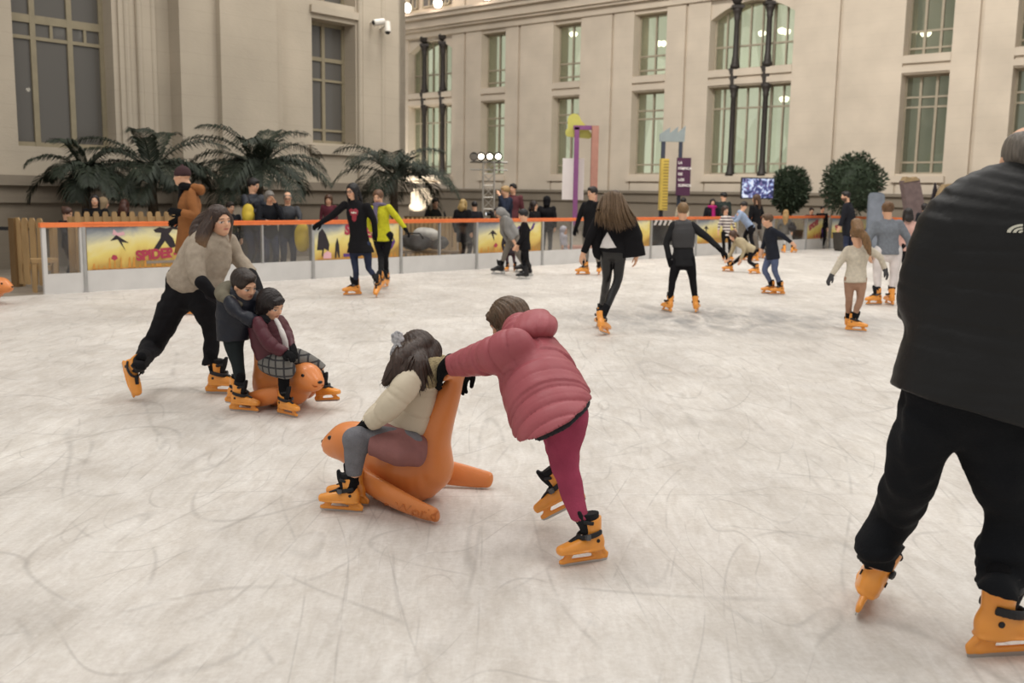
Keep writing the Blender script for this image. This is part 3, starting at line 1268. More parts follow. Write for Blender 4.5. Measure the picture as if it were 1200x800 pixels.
def ice_mat():
    t = NT('scratched_ice')
    tc = t.n('ShaderNodeTexCoord')
    co = tc.outputs['Object']

    def noise(scale, detail=4, dist=0.0, st=(1, 1, 1), rot=0.0):
        mp = t.n('ShaderNodeMapping')
        mp.inputs['Scale'].default_value = st
        mp.inputs['Rotation'].default_value = (0, 0, rot)
        t.l(co, mp.inputs['Vector'])
        n = t.n('ShaderNodeTexNoise', i_Scale=scale, i_Detail=float(detail), i_Distortion=dist)
        n.inputs['Roughness'].default_value = .62
        t.l(mp.outputs['Vector'], n.inputs['Vector'])
        return n.outputs['Fac']

    def ramp(x, a, b, ca, cb):
        r = t.n('ShaderNodeValToRGB')
        r.color_ramp.elements[0].position, r.color_ramp.elements[1].position = a, b
        r.color_ramp.elements[0].color, r.color_ramp.elements[1].color = ca, cb
        t.l(x, r.inputs['Fac'])
        return r.outputs['Color']

    def mul(a, b, f=1.0):
        mx = t.n('ShaderNodeMix', data_type='RGBA', blend_type='MULTIPLY')
        mx.inputs[0].default_value = f
        t.l(a, mx.inputs[6])
        t.l(b, mx.inputs[7])
        return mx.outputs[2]

    def mixc(fac, a, b):
        mx = t.n('ShaderNodeMix', data_type='RGBA')
        t.l(fac, mx.inputs[0])
        t.l(a, mx.inputs[6])
        t.l(b, mx.inputs[7])
        return mx.outputs[2]
    base = ramp(noise(.55, 6, .6), .3, .72, lin('#e2ded9'), lin('#efece7'))
    base = mul(base, ramp(noise(7, 6, .8, (1, .45, 1), .4), .35, .62, lin('#d9d3cb'), (1, 1, 1, 1)), .4)
    fine = mul(base, ramp(noise(40, 3, .5), .3, .7, lin('#e2ddd8'), (1, 1, 1, 1)), .5)
    fine = mul(fine, ramp(noise(24, 5, .6, (1, .14, 1), .75), .36, .66, lin('#dedbd8'), (1, 1, 1, 1)), .26)
    fine = mul(fine, ramp(noise(24, 5, .6, (1, .14, 1), -.9), .36, .66, lin('#dedbd8'), (1, 1, 1, 1)), .26)
    fine = mul(fine, ramp(noise(1.1, 5, .5, (1, .5, 1), .3), .35, .62, lin('#d3d1cf'), (1, 1, 1, 1)), .5)
    # skate scratches: thin rings of a few distorted, stretched noises
    col = fine
    for sc, st, rot, w, dist in ((.42, (1, .3, 1), .5, .0045, .35), (.36, (1, .25, 1), -.7, .0045, .5), (.5, (1, .35, 1), 1.2, .005, .3), (.7, (1, .25, 1), 2.4, .006, .5), (.45, (.3, 1, 1), .2, .005, .4), (.9, (1, .4, 1), -1.2, .006, .7)):
        n = noise(sc, .6, dist, st, rot)
        m = t.n('ShaderNodeMath', operation='MULTIPLY')
        m.inputs[1].default_value = 15.0
        t.l(n, m.inputs[0])
        fr = t.n('ShaderNodeMath', operation='FRACT')
        t.l(m.outputs[0], fr.inputs[0])
        su = t.n('ShaderNodeMath', operation='SUBTRACT')
        su.inputs[1].default_value = .5
        t.l(fr.outputs[0], su.inputs[0])
        ab = t.n('ShaderNodeMath', operation='ABSOLUTE')
        t.l(su.outputs[0], ab.inputs[0])
        line = ramp(ab.outputs[0], w * 1, w * 6, (1, 1, 1, 1), (0, 0, 0, 1))
        # broken up so that strokes start and stop
        gate = ramp(noise(1.3 + sc, 3, .2, (1, 1, 1), rot), .44, .58, (0, 0, 0, 1), (1, 1, 1, 1))
        g = mul(line, gate)
        dim = t.n('ShaderNodeMath', operation='MULTIPLY')
        dim.inputs[1].default_value = .30
        t.l(g, dim.inputs[0])
        dark = t.n('ShaderNodeRGB')
        dark.outputs[0].default_value = lin('#8f8a85')
        col = mixc(dim.outputs[0], col, dark.outputs[0])
    # a wet, grey, worn patch in the middle of the rink
    sx = t.n('ShaderNodeSeparateXYZ')
    t.l(co, sx.inputs[0])
    patch = None
    wet = t.n('ShaderNodeVectorMath', operation='DISTANCE')
    mp = t.n('ShaderNodeMapping')
    mp.inputs['Scale'].default_value = (.5, .75, 1)
    t.l(co, mp.inputs['Vector'])
    wet.inputs[1].default_value = (2.9 * .5, 13.2 * .75, 0)
    t.l(mp.outputs['Vector'], wet.inputs[0])
    w2 = t.n('ShaderNodeMath', operation='MULTIPLY_ADD')
    w2.inputs[1].default_value = 1.1
    t.l(noise(1.6, 5, .8, (1, .5, 1)), w2.inputs[0])
    t.l(wet.outputs['Value'], w2.inputs[2])
    w4 = t.n('ShaderNodeMath', operation='MULTIPLY')
    w4.inputs[1].default_value = .25
    t.l(w2.outputs[0], w4.inputs[0])
    gate = ramp(w4.outputs[0], .24, .52, (1, 1, 1, 1), (0, 0, 0, 1))
    streak = ramp(noise(3.2, 6, .6, (1, .35, 1), -.2), .36, .62, (0, 0, 0, 1), (1, 1, 1, 1))
    g = mul(gate, streak)
    dim = t.n('ShaderNodeMath', operation='MULTIPLY')
    dim.inputs[1].default_value = .95
    t.l(g, dim.inputs[0])
    grey = t.n('ShaderNodeRGB')
    grey.outputs[0].default_value = lin('#8f8d8c')
    col = mixc(dim.outputs[0], col, grey.outputs[0])
    t.l(col, t.b.inputs['Base Color'])
    t.l(ramp(noise(2.2, 4, .5), .3, .7, (.38, .38, .38, 1), (.62, .62, .62, 1)), t.b.inputs['Roughness'])
    t.set(Specular_IOR_Level=.3)
    bp = t.n('ShaderNodeBump', i_Strength=.12, i_Distance=.01)
    t.l(noise(30, 5, .6, (1, .4, 1), .6), bp.inputs['Height'])
    t.l(bp.outputs['Normal'], t.b.inputs['Normal'])
    return t.m


CORNER = on_line(968, 297)
FC = F0 + DF * CORNER
DB = V3(.755, -.656, 0)             # along the far end of the rink, to the right
p0 = F0 - DF * 14
ice = MB()
poly = [p0, FC, FC + DB * 26, FC + DB * 26 - DF * 60, p0 - DF * 6 + NF * 8]
n = len(poly)
ice.add([(p[0], p[1], 0) for p in poly] + [(p[0], p[1], -.03) for p in poly], [tuple(range(n - 1, -1, -1)), tuple(range(n, 2 * n))] + [(i, (i + 1) % n, (i + 1) % n + n, i + n) for i in range(n)])
o = ice.build('floor_ice', ice_mat())
tag(o, 'scratched pale ice of the skating rink', 'floor', kind='structure')
pave = mat('pavement_stone', '#8a8073', .75, var=.15, vscale=3, bump=.2, bscale=25)
g = MB().box(-60, 60, -20, 90, -.12, -.03)
tag(g.build('ground', pave), 'grey beige pavement around the rink', 'pavement', kind='structure')

# ------------------------------------------------------------------ rink side
ORAIL = mat('orange_rail_plastic', '#ea7f47', .4, var=.06)
WBOARD = mat('white_kick_board', '#cac8c5', .5, var=.05, vscale=3)
POST = mat('rail_post_steel', '#a9a8a6', .4, metal=.4, var=.08)


def pane_mat():
    t = NT('clear_plastic_pane')
    tr = t.n('ShaderNodeBsdfTransparent')
    tr.inputs[0].default_value = (.93, .93, .92, 1)
    gl = t.n('ShaderNodeBsdfGlossy')
    gl.inputs['Roughness'].default_value = .12
    mx = t.n('ShaderNodeMixShader')
    lw = t.n('ShaderNodeLayerWeight', i_Blend=.15)
    mth = t.n('ShaderNodeMath', operation='MULTIPLY_ADD')
    mth.inputs[1].default_value = .25
    mth.inputs[2].default_value = .06
    t.l(lw.outputs['Facing'], mth.inputs[0])
    t.l(mth.outputs[0], mx.inputs[0])
    t.l(tr.outputs[0], mx.inputs[1])
    t.l(gl.outputs[0], mx.inputs[2])
    t.l(mx.outputs[0], t.t.nodes['Material Output'].inputs['Surface'])
    return t.m


PANE = pane_mat()


def poster_mat():
    """The printed picture: a stormy sky turning yellow over orange rooftops."""
    t = NT('printed_poster')
    tc = t.n('ShaderNodeTexCoord')
    sp = t.n('ShaderNodeSeparateXYZ')
    t.l(tc.outputs['Object'], sp.inputs[0])
    nz = t.n('ShaderNodeTexNoise', i_Scale=2.5, i_Detail=5.0, i_Distortion=.8)
    t.l(tc.outputs['Object'], nz.inputs['Vector'])
    a = t.n('ShaderNodeMath', operation='MULTIPLY_ADD')
    a.inputs[1].default_value = .5
    t.l(nz.outputs['Fac'], a.inputs[0])
    t.l(sp.outputs['Z'], a.inputs[2])
    b = t.n('ShaderNodeMath', operation='MULTIPLY_ADD')
    b.inputs[1].default_value = -.14
    t.l(sp.outputs['X'], b.inputs[0])
    t.l(a.outputs[0], b.inputs[2])
    r = t.n('ShaderNodeValToRGB')
    e = r.color_ramp.elements
    e[0].position, e[0].color = .0, lin('#a5803f')
    e[1].position, e[1].color = 1.0, lin('#767d86')
    for p, c in ((.18, '#cfae5a'), (.38, '#dfcc74'), (.62, '#e2d8a2'), (.84, '#a9aaa2')):
        q = e.new(p)
        q.color = lin(c)
    mr = t.n('ShaderNodeMapRange')
    mr.inputs[1].default_value, mr.inputs[2].default_value = .5, 1.2
    t.l(b.outputs[0], mr.inputs[0])
    t.l(mr.outputs[0], r.inputs['Fac'])
    t.l(r.outputs['Color'], t.b.inputs['Base Color'])
    t.set(Roughness=.45)
    return t.m


POSTER = poster_mat()
MAGENTA = mat('magenta_print', '#a83a4e', .5, var=.1)
PURPLE = mat('purple_print', '#5a3a7a', .5, var=.1)
DARKP = mat('black_print', '#2a2429', .5, var=.1)
ORGP = mat('orange_print', '#c58a3e', .5, var=.1)
GREYP = mat('grey_print', '#8b7f72', .5, var=.1)
PINKP = mat('pink_print', '#d9a9b0', .5, var=.1)


def flat_shape(name, polys, y, mt, parent, ):
    b = MB()
    for pl in polys:
        b.prism(pl, y, y + .002)
    return b.build(name, mt, parent)


def rink_side(s, L, kind, label, origin=None, direction=None, mid=True, wide=.05):
    org = (F0 + DF * s) if origin is None else origin
    d = DF if direction is None else direction
    root = empty('rink_barrier', org, math.atan2(d[1], d[0]))
    tag(root, label, 'rink barrier', 'barrier sections along the rink')
    MB().box(.0, L, -.02, .02, .0, .33).box(0, L, .02, .03, .30, .33).build('kick_board', WBOARD, root)
    MB().box(0, L, -.035, .035, 1.0, 1.075).box(0, L, -.045, .045, 1.045, 1.065).build('top_rail', ORAIL, root)
    MB().box(-wide / 2, wide / 2, -.05, .05, 0, 1.0).box(-wide / 2 - .02, wide / 2 + .02, -.06, .06, 0, .012).build('post', POST, root)
    MB().box(.03, L - .03, -.006, .006, .33, 1.0).build('pane', PANE, root)
    if kind == 'clear':
        if mid:
            MB().box(L / 2 - .016, L / 2 + .016, -.03, .03, .33, 1.0).build('middle_post', POST, root)
        return root
    ps = MB().box(.05, L - .04, -.014, -.009, .335, .995).build('poster', POSTER, root)
    y = -.018
    rr = random.Random(int(s * 10))
    # rooftops and reeds along the foot of the print
    po = []
    x = .12
    while x < L - .12:
        w = rr.uniform(.02, .06)
        hh = rr.uniform(.05, .2) * (1 if .3 < x < 1.4 else .6)
        po.append([(x, .338), (x + w, .338), (x + w * .7, .338 + hh), (x + w * .3, .338 + hh * .9)])
        x += rr.uniform(.05, .13)
    po.append([(.1, .336), (L - .08, .336), (L - .08, .352), (.1, .352)])
    flat_shape('printed_rooftops', po, y, ORGP, ps)
    if kind == 'title':
        text('printed_title', 'SPIDER-MAN', .21, MAGENTA, ps, (1.42, -.021, .56), (PI / 2, -.06, 0), .001, bold=.012)
        flat_shape('printed_subtitle', [[(1.0, .40), (1.75, .40), (1.75, .445), (1.0, .445)]], y - .001, GREYP, ps)
        # a dark leaping dancer in a bat-sleeved coat, generic
        flat_shape('printed_silhouette', [[(1.12, .62), (1.22, .62), (1.33, .76), (1.42, .64), (1.52, .66), (1.47, .80), (1.40, .87), (1.47, .95), (1.60, .93), (1.66, .96), (1.48, .99), (1.36, .96), (1.24, .985), (1.14, .94), (1.17, .90), (1.27, .89), (1.25, .80)]], y - .001, DARKP, ps)
        flat_shape('printed_bird', [[(.42, .78), (.54, .80), (.66, .62), (.60, .76), (.72, .74), (.58, .83), (.52, .87)]], y - .001, DARKP, ps)
        flat_shape('printed_cloud', [[(.46, .88), (.55, .85), (.66, .87), (.64, .92), (.54, .90), (.48, .96)]], y - .0005, PINKP, ps)
        flat_shape('printed_flower', [[(.42, .5), (.48, .47), (.53, .5), (.51, .55), (.45, .56)]], y - .001, MAGENTA, ps)
    elif kind == 'figures':
        flat_shape('printed_coat', [[(.1, .52), (.22, .52), (.2, .40), (.23, .40), (.26, .55), (.36, .5), (.38, .62), (.3, .82), (.22, .92), (.14, .84)]], y - .001, DARKP, ps)
        flat_shape('printed_post', [[(.5, .36), (.53, .36), (.55, .5), (.59, .36), (.62, .37), (.6, .62), (.56, .74), (.52, .62)]], y - .001, DARKP, ps)
        text('printed_title', 'SPIDER', .25, MAGENTA, ps, (1.12, -.021, .84), (PI / 2, .12, 0), .001, bold=.014)
        flat_shape('printed_star', [[(.78, .5), (.9, .56), (.92, .66), (.95, .56), (1.07, .5), (.98, .44), (.88, .44)]], y - .001, MAGENTA, ps)
        flat_shape('printed_base', [[(.7, .38), (1.1, .38), (1.15, .43), (.7, .44)]], y - .002, PURPLE, ps)
        flat_shape('printed_blob', [[(.24, .36), (.42, .36), (.42, .46), (.33, .5), (.25, .45)]], y - .002, PINKP, ps)
        flat_shape('printed_swirl', [[(1.6, .5), (1.72, .46), (1.88, .5), (1.97, .64), (1.9, .74), (1.76, .74), (1.64, .64)]], y - .001, PURPLE, ps)
        flat_shape('printed_heart', [[(1.72, .56), (1.8, .5), (1.88, .58), (1.85, .66), (1.76, .66)]], y - .002, MAGENTA, ps)
    elif kind == 'swirl':
        flat_shape('printed_bird', [[(.35, .72), (.45, .76), (.55, .58), (.52, .74), (.64, .72), (.5, .83)]], y - .001, DARKP, ps)
        flat_shape('printed_swirl', [[(1.25, .86), (1.4, .74), (1.6, .72), (1.8, .84), (1.86, .96), (1.8, .97), (1.72, .84), (1.56, .79), (1.42, .82), (1.34, .92)]], y - .001, PURPLE, ps)
        flat_shape('printed_flower', [[(.52, .48), (.6, .44), (.66, .5), (.6, .55)]], y - .001, MAGENTA, ps)
    elif kind == 'crowd':
        text('printed_title', 'SPIDER', .22, MAGENTA, ps, (.5, -.021, .78), (PI / 2, -.35, 0), .001, bold=.012)
        flat_shape('printed_tower', [[(1.1, .36), (1.32, .36), (1.44, .62), (1.36, .7), (1.3, .64), (1.24, .86), (1.16, .64), (1.08, .7), (1.02, .6)]], y - .001, PURPLE, ps)
        flat_shape('printed_post', [[(.7, .36), (.8, .36), (.78, .5), (.72, .5)], [(.55, .36), (.62, .36), (.62, .46), (.56, .46)], [(.88, .36), (.96, .36), (.95, .54), (.9, .54)]], y - .001, MAGENTA, ps)
    return root


M_ = 2.09
secs = [('title', 'rink barrier section behind the orange coat, printed with a yellow sky and big red title', 0),
        ('clear', 'clear barrier section with thin middle post where the grey-haired woman leans', 0),
        ('figures', 'rink barrier section with yellow print behind the skater in black and the yellow cardigan', 0),
        ('clear', 'clear barrier section with grey bags and the black coat showing behind it', 0),
        ('swirl', 'rink barrier section with yellow print beside the boy in black hockey skates', 0),
        ('clear', 'clear barrier section with the pale grey toddler behind it', 0),
        ('crowd', 'rink barrier section with tilted red title between two long-haired skaters', 0),
        ('clear', 'clear barrier section right behind the boy with spread arms', 0),
        ('swirl', 'rink barrier section with yellow print behind the striped and light blue tops', 0),
        ('clear', 'clear barrier section between the woman in grey trousers and the long-haired blonde girl', 0)]
s_ = 0.0
s_fig = on_line(366, 326)
M_ = s_fig / 2
for i, (kd, lb, _) in enumerate(secs):
    L = M_ if s_ + 1.4 * M_ < CORNER else CORNER - s_
    if s_ >= CORNER - .3:
        break
    rink_side(s_, L, kd, lb)
    s_ += L
while s_ < CORNER - .3:
    L = min(M_, CORNER - s_)
    rink_side(s_, L, 'clear' if int(s_ / M_) % 2 else 'crowd', 'barrier section just before the far corner of the rink, second length')
    s_ += L
for i in range(3):
    rink_side(0, 2.1, 'crowd' if i % 2 == 0 else 'clear', ('yellow printed barrier section behind the bearded man in the black coat' if i == 0 else ('clear barrier section at the far end of the rink behind the woman in white trousers', 'printed barrier section at the far end of the rink hidden behind the man in black')[i - 1]), FC + DB * (.1 + 2.1 * i), DB)

# the low gate section at the near end: white framed clear panel
gt = empty('rink_gate', F0 - DF * .62, math.atan2(DF[1], DF[0]))
tag(gt, 'narrow white framed rink gate with clear pane at the left end', 'gate')
MB().box(0, .06, -.03, .03, 0, 1.0).box(.56, .62, -.03, .03, 0, 1.0).box(.06, .56, -.03, .03, 0, .30).build('frame', WBOARD, gt)
MB().box(.06, .56, -.006, .006, .30, 1.0).build('pane', PANE, gt)
MB().box(-.02, .64, -.04, .04, 1.0, 1.07).build('top_rail', ORAIL, gt)

# pickets
WOOD = mat('picket_pine', '#a88a60', .65, var=.2, vscale=5, stretch=(1, 1, .2), bump=.15, bscale=30)
WOODD = mat('stained_wood', '#6f5636', .7, var=.2, vscale=5, stretch=(1, 1, .2))


def picket(label, a, b, h=1.12, z=-.03, step=.15, wd=.085, group=None, rails=(.3, .9)):
    a, b = np.asarray(a, float), np.asarray(b, float)
    d = b - a
    L = math.hypot(d[0], d[1])
    root = empty('picket_fence', (a[0], a[1], z), math.atan2(d[1], d[0]))
    tag(root, label, 'fence', group)
    pk = MB()
    x = .02
    while x + wd < L:
        pk.prism([(x, .05), (x + wd, .05), (x + wd, h - .04), (x + wd * .8, h), (x + wd * .2, h), (x, h - .04)], -.012, .012)
        x += step
    pk.build('picket_panel', WOOD, root)
    rl = MB()
    for q in rails:
        rl.box(0, L, .012, .045, q * h - .045, q * h + .045)
    rl.build('rail', WOOD, root)
    for e in (0, L):
        MB().box(e - .045, e + .045, .045, .13, 0, h - .08).build('post', WOOD, root)
    return root


ga, gb = P(20, 330, 16.3), P(60, 330, 16.0)
gr = picket('wooden picket gate standing open at the left end of the rink', ga, gb, 1.13, step=.165, wd=.12)
MB().box(-.06, .06, -.06, .06, 0, 1.12).build('post', WOODD, gr)
off = -NF * .55
picket('picket fence whose tips show above the big title print', F0 + DF * .1 + off, F0 + DF * 2.1 + off, 1.25)
picket('picket fence behind the clear section beside the yellow cardigan', F0 + DF * 7.3 - NF * 1.9, F0 + DF * 9.6 - NF * 1.9, 1.08, step=.13, wd=.07)

# small wooden stool by the gate
st = empty('wooden_stool', P(53, 332, 15.6) * [1, 1, 0] + V3(0, 0, -.03), .5)
tag(st, 'low wooden box stool behind the gate pane', 'stool')
MB().box(-.19, .19, -.16, .16, .46, .52).build('seat', WOOD, st)
for sx in (-1, 1):
    for sy in (-1, 1):
        MB().box(sx * .15 - .03, sx * .15 + .03, sy * .12 - .03, sy * .12 + .03, 0, .46).build('leg', WOOD, st)

# queue barrier belt at far left
qb = empty('belt_stanchion', P(-6, 330, 17.2) * [1, 1, 0] + V3(0, 0, -.03))
tag(qb, 'black belt barrier stretched at the far left edge', 'barrier')
MB().lathe([(.16, 0), (.16, .03), (.03, .05), (.03, .98), (.04, 1.0), (.0, 1.02)], 14).build('post', BLACKP, qb)
MB().box(0, .72, -.02, .02, .88, .94).build('belt', BLACKP, qb)

# ------------------------------------------------------------------ facades


class Wall:
    def __init__(s, O, u, n):
        s.O, s.u, s.n = np.asarray(O, float), nrm(u), nrm(n)

    def tz(s, px, py, off=0.0):
        r = ray(px, py)
        k = (np.dot(s.O + s.n * off - EYE, s.n)) / np.dot(r, s.n)
        p = EYE + r * k
        return np.dot(p - s.O, s.u), p[2]

    def t(s, px, py=150, off=0.0):
        return s.tz(px, py, off)[0]

    def z(s, px, py, off=0.0):
        return s.tz(px, py, off)[1]

    def B(s, t, n, z):
        p = s.O + s.u * t + s.n * n
        return (p[0], p[1], p[2] + z)

    def box(s, b, t0, t1, n0, n1, z0, z1):
        if s.u[0] * s.n[1] - s.u[1] * s.n[0] > 0:
            return b.box(t0, t1, n0, n1, z0, z1, s.B)
        return b.box(t1, t0, n0, n1, z0, z1, s.B) if False else b.box(t0, t1, n1, n0, z0, z1, s.B)


def stone(name, color, bs=9.0):
    t = NT(name)
    tc = t.n('ShaderNodeTexCoord')
    nz = t.n('ShaderNodeTexNoise', i_Scale=.7, i_Detail=6.0)
    t.l(tc.outputs['Object'], nz.inputs['Vector'])
    n2 = t.n('ShaderNodeTexNoise', i_Scale=bs, i_Detail=4.0)
    mp = t.n('ShaderNodeMapping')
    mp.inputs['Scale'].default_value = (1, 1, 4)
    t.l(tc.outputs['Object'], mp.inputs['Vector'])
    t.l(mp.outputs['Vector'], n2.inputs['Vector'])
    c = lin(color)
    r = t.n('ShaderNodeValToRGB')
    r.color_ramp.elements[0].position, r.color_ramp.elements[1].position = .3, .7
    r.color_ramp.elements[0].color = tuple(x * .9 for x in c[:3]) + (1,)
    r.color_ramp.elements[1].color = tuple(min(1, x * 1.08) for x in c[:3]) + (1,)
    t.l(nz.outputs['Fac'], r.inputs['Fac'])
    # thin courses of stone
    sp = t.n('ShaderNodeSeparateXYZ')
    t.l(tc.outputs['Object'], sp.inputs[0])
    m1 = t.n('ShaderNodeMath', operation='MULTIPLY')
    m1.inputs[1].default_value = 2.2
    t.l(sp.outputs['Z'], m1.inputs[0])
    fr = t.n('ShaderNodeMath', operation='FRACT')
    t.l(m1.outputs[0], fr.inputs[0])
    lt = t.n('ShaderNodeMath', operation='LESS_THAN')
    lt.inputs[1].default_value = .05
    t.l(fr.outputs[0], lt.inputs[0])
    sc = t.n('ShaderNodeMath', operation='MULTIPLY')
    sc.inputs[1].default_value = .10
    t.l(lt.outputs[0], sc.inputs[0])
    mx = t.n('ShaderNodeMix', data_type='RGBA')
    mx.inputs[7].default_value = tuple(x * .55 for x in c[:3]) + (1,)
    t.l(sc.outputs[0], mx.inputs[0])
    t.l(r.outputs['Color'], mx.inputs[6])
    t.l(mx.outputs[2], t.b.inputs['Base Color'])
    t.set(Roughness=.85, Specular_IOR_Level=.2)
    bp = t.n('ShaderNodeBump', i_Strength=.25, i_Distance=.02)
    t.l(n2.outputs['Fac'], bp.inputs['Height'])
    t.l(bp.outputs['Normal'], t.b.inputs['Normal'])
    return t.m


STONE_L = stone('limestone_left', '#b0a594')
STONE_B = stone('limestone_back', '#cdc0ae')
PLINTH = stone('plinth_granite', '#857b6d')
FRAME_L = mat('window_frame_olive', '#8a8069', .6, var=.08)
FRAME_B = mat('window_frame_brown', '#a39884', .6, var=.08)
IRON = mat('cast_iron_dark', '#3b3632', .5, metal=.3, var=.15)


def glass_mat(name, tint, gl=.1, rough=.05, body=.0, bodyc='#7d7a74'):
    t = NT(name)
    tr = t.n('ShaderNodeBsdfTransparent')
    tr.inputs[0].default_value = lin(tint)
    g = t.n('ShaderNodeBsdfGlossy')
    g.inputs['Roughness'].default_value = rough
    mx = t.n('ShaderNodeMixShader')
    mx.inputs[0].default_value = gl
    t.l(tr.outputs[0], mx.inputs[1])
    t.l(g.outputs[0], mx.inputs[2])
    out = mx.outputs[0]
    if body:
        df = t.n('ShaderNodeBsdfDiffuse')
        df.inputs[0].default_value = lin(bodyc)
        m2 = t.n('ShaderNodeMixShader')
        m2.inputs[0].default_value = body
        t.l(out, m2.inputs[1])
        t.l(df.outputs[0], m2.inputs[2])
        out = m2.outputs[0]
    t.l(out, t.t.nodes['Material Output'].inputs['Surface'])
    return t.m


GLASS_B = glass_mat('window_glass_clear', '#e6ebe2', .06, .04, .12, '#8d9088')
ATTIC = mat('attic_glass_dark', '#5d5a57', .15, var=.2, vscale=2)
GLASS_L = glass_mat('window_glass_grey', '#9a9a98', .10, .15, .55, '#77736d')  # panes are part see-through, part plain grey diffuse


def window(W, idx, label, t0, t1, z0, z1, n, vert, horiz, fm, gm, arch=0.0, bar=.07):
    """Outer frame, uprights (shares of the width), cross bars (heights) and one sheet of panes."""
    b = MB()
    W.box(b, t0, t0 + bar, n - .05, n + .05, z0, z1)
    W.box(b, t1 - bar, t1, n - .05, n + .05, z0, z1)
    W.box(b, t0, t1, n - .05, n + .05, z0, z0 + bar)
    W.box(b, t0, t1, n - .05, n + .05, z1 - bar, z1)
    for v in vert:
        v, bw = v if isinstance(v, tuple) else (v, bar)
        x = t0 + (t1 - t0) * v
        W.box(b, x - bw / 2, x + bw / 2, n - .06, n + .06, z0, z1)
    for q in horiz:
        q, bw = q if isinstance(q, tuple) else (q, bar)
        W.box(b, t0, t1, n - .055, n + .055, q - bw / 2, q + bw / 2)
    o = b.build('window_%d' % idx, fm)
    tag(o, label, 'window', kind='structure')
    p = MB()
    W.box(p, t0, t1, n - .012, n + .012, z0, z1)
    p.build('pane', gm, o)
    return o


# ---- the back facade
uB = nrm((.755, -.656, 0))
nB = nrm((-.656, -.755, 0))
q = P(760, 231, 45.0)
WB = Wall((q[0], q[1], 0), uB, nB)
REV = .55
# columns: px at left reveal, px at right, rows (top, bottom at the mullion plane)
zc_top, zc_bot = WB.z(760, 15), WB.z(760, 88)
zl_top, zl_bot = WB.z(760, 107), WB.z(760, 204)
ZC = WB.z(700, 18)          # foot of the cornice
print('back wall z:', zc_top, zc_bot, zl_top, zl_bot, 'cornice', ZC)
wins = [('A', 478, 529), ('B', 563, 591), ('C', 646, 678), ('D', 739, 777), ('E', 827, 924), ('F', 1052, 1108), ('G', 1181, 1236)]
cols = [(k, WB.t(a), WB.t(b)) for k, a, b in wins]
print('back cols', [(k, round(a, 2), round(b, 2)) for k, a, b in cols])
tL, tR = WB.t(385), WB.t(1330)
ZTOP = 19.0
wb = MB()
edges = [tL] + [x for c in cols for x in c[1:]] + [tR]
joints = [WB.t(x) for x in (544, 607, 715, 800, 978, 1140)]
TH = 1.2
gw = .07
for i in range(0, len(edges), 2):
    a, b = edges[i], edges[i + 1]
    js = [j for j in joints if a < j < b]
    pts = [a] + js + [b]
    for k in range(len(pts) - 1):
        W0 = pts[k] + (gw if k > 0 else 0)
        W1 = pts[k + 1] - (gw if k < len(pts) - 2 else 0)
        WB.box(wb, W0, W1, -TH, 0, 0, ZTOP)
    for j in js:
        WB.box(wb, j - gw, j + gw, -TH, -.12, 0, ZTOP)
ARCH = {'A': .55, 'E': .62}
for k, a, b in cols:
    for z0, z1 in ((0, zl_bot), (zl_top, zc_bot), (zc_top, ZTOP)):
        WB.box(wb, a, b, -TH, -.08 if z0 > 0 else -.05, z0, z1)
    if k in ARCH:       # segmental head: fill the corners above the spring line
        r, m_ = ARCH[k], 12
        wdt = b - a
        for i in range(m_):
            x0, x1 = a + wdt * i / m_, a + wdt * (i + 1) / m_
            f = lambda x: zc_top - r * (2 * (x - a) / wdt - 1) ** 2
            vs = [WB.B(x, n_, z) for n_ in (-TH, -.08) for x, z in ((x0, f(x0)), (x1, f(x1)), (x1, zc_top + .1), (x0, zc_top + .1))]
            wb.add(vs, [(0, 1, 2, 3), (7, 6, 5, 4), (0, 4, 5, 1), (1, 5, 6, 2), (2, 6, 7, 3), (3, 7, 4, 0)])
tag(wb.build('wall_back', STONE_B), 'tall pale stone facade at the back', 'wall', kind='structure')
tr = MB()
# sill bands and mouldings of each bay
for k, a, b in cols:
    WB.box(tr, a - .1, b + .1, -.1, .12, zl_bot - .32, zl_bot - .08)
    WB.box(tr, a + .1, b - .1, -.1, .06, zl_bot - .95, zl_bot - .4)
    WB.box(tr, a, b, -.1, .03, zc_bot - .3, zc_bot - .04)
    WB.box(tr, a, b, -.1, .0, zl_top + .06, zc_bot - .42)
zq = ZC
for dz0, dz1, n_ in ((0, .3, .12), (.3, .42, .35), (.42, .8, .5), (.8, 1.0, .75), (1.0, 1.12, .9)):
    WB.box(tr, tL, tR, -.1, n_, zq + dz0, zq + dz1)
tag(tr.build('trim_1', STONE_B), 'cornice and sill mouldings of the back facade', 'trim', kind='structure')
pl = MB()
WB.box(pl, tL, tR, -.2, .22, 1.35, 1.85)
WB.box(pl, tL, tR, -.2, .34, 1.74, 1.85)
WB.box(pl, tL, tR, -.2, .12, -.03, 1.35)
tag(pl.build('trim_2', PLINTH), 'grey granite plinth along the back facade', 'trim', kind='structure')
fl = MB()
WB.box(fl, tL, tR, -6.0, -TH, zl_top + .3, zc_bot - .2)
WB.box(fl, tL, tR, -6.0, -TH, zc_top + .5, zc_top + .8)
tag(fl.build('ceiling_rooms', STONE_B), 'floor slabs inside the back building', 'slab', kind='structure')


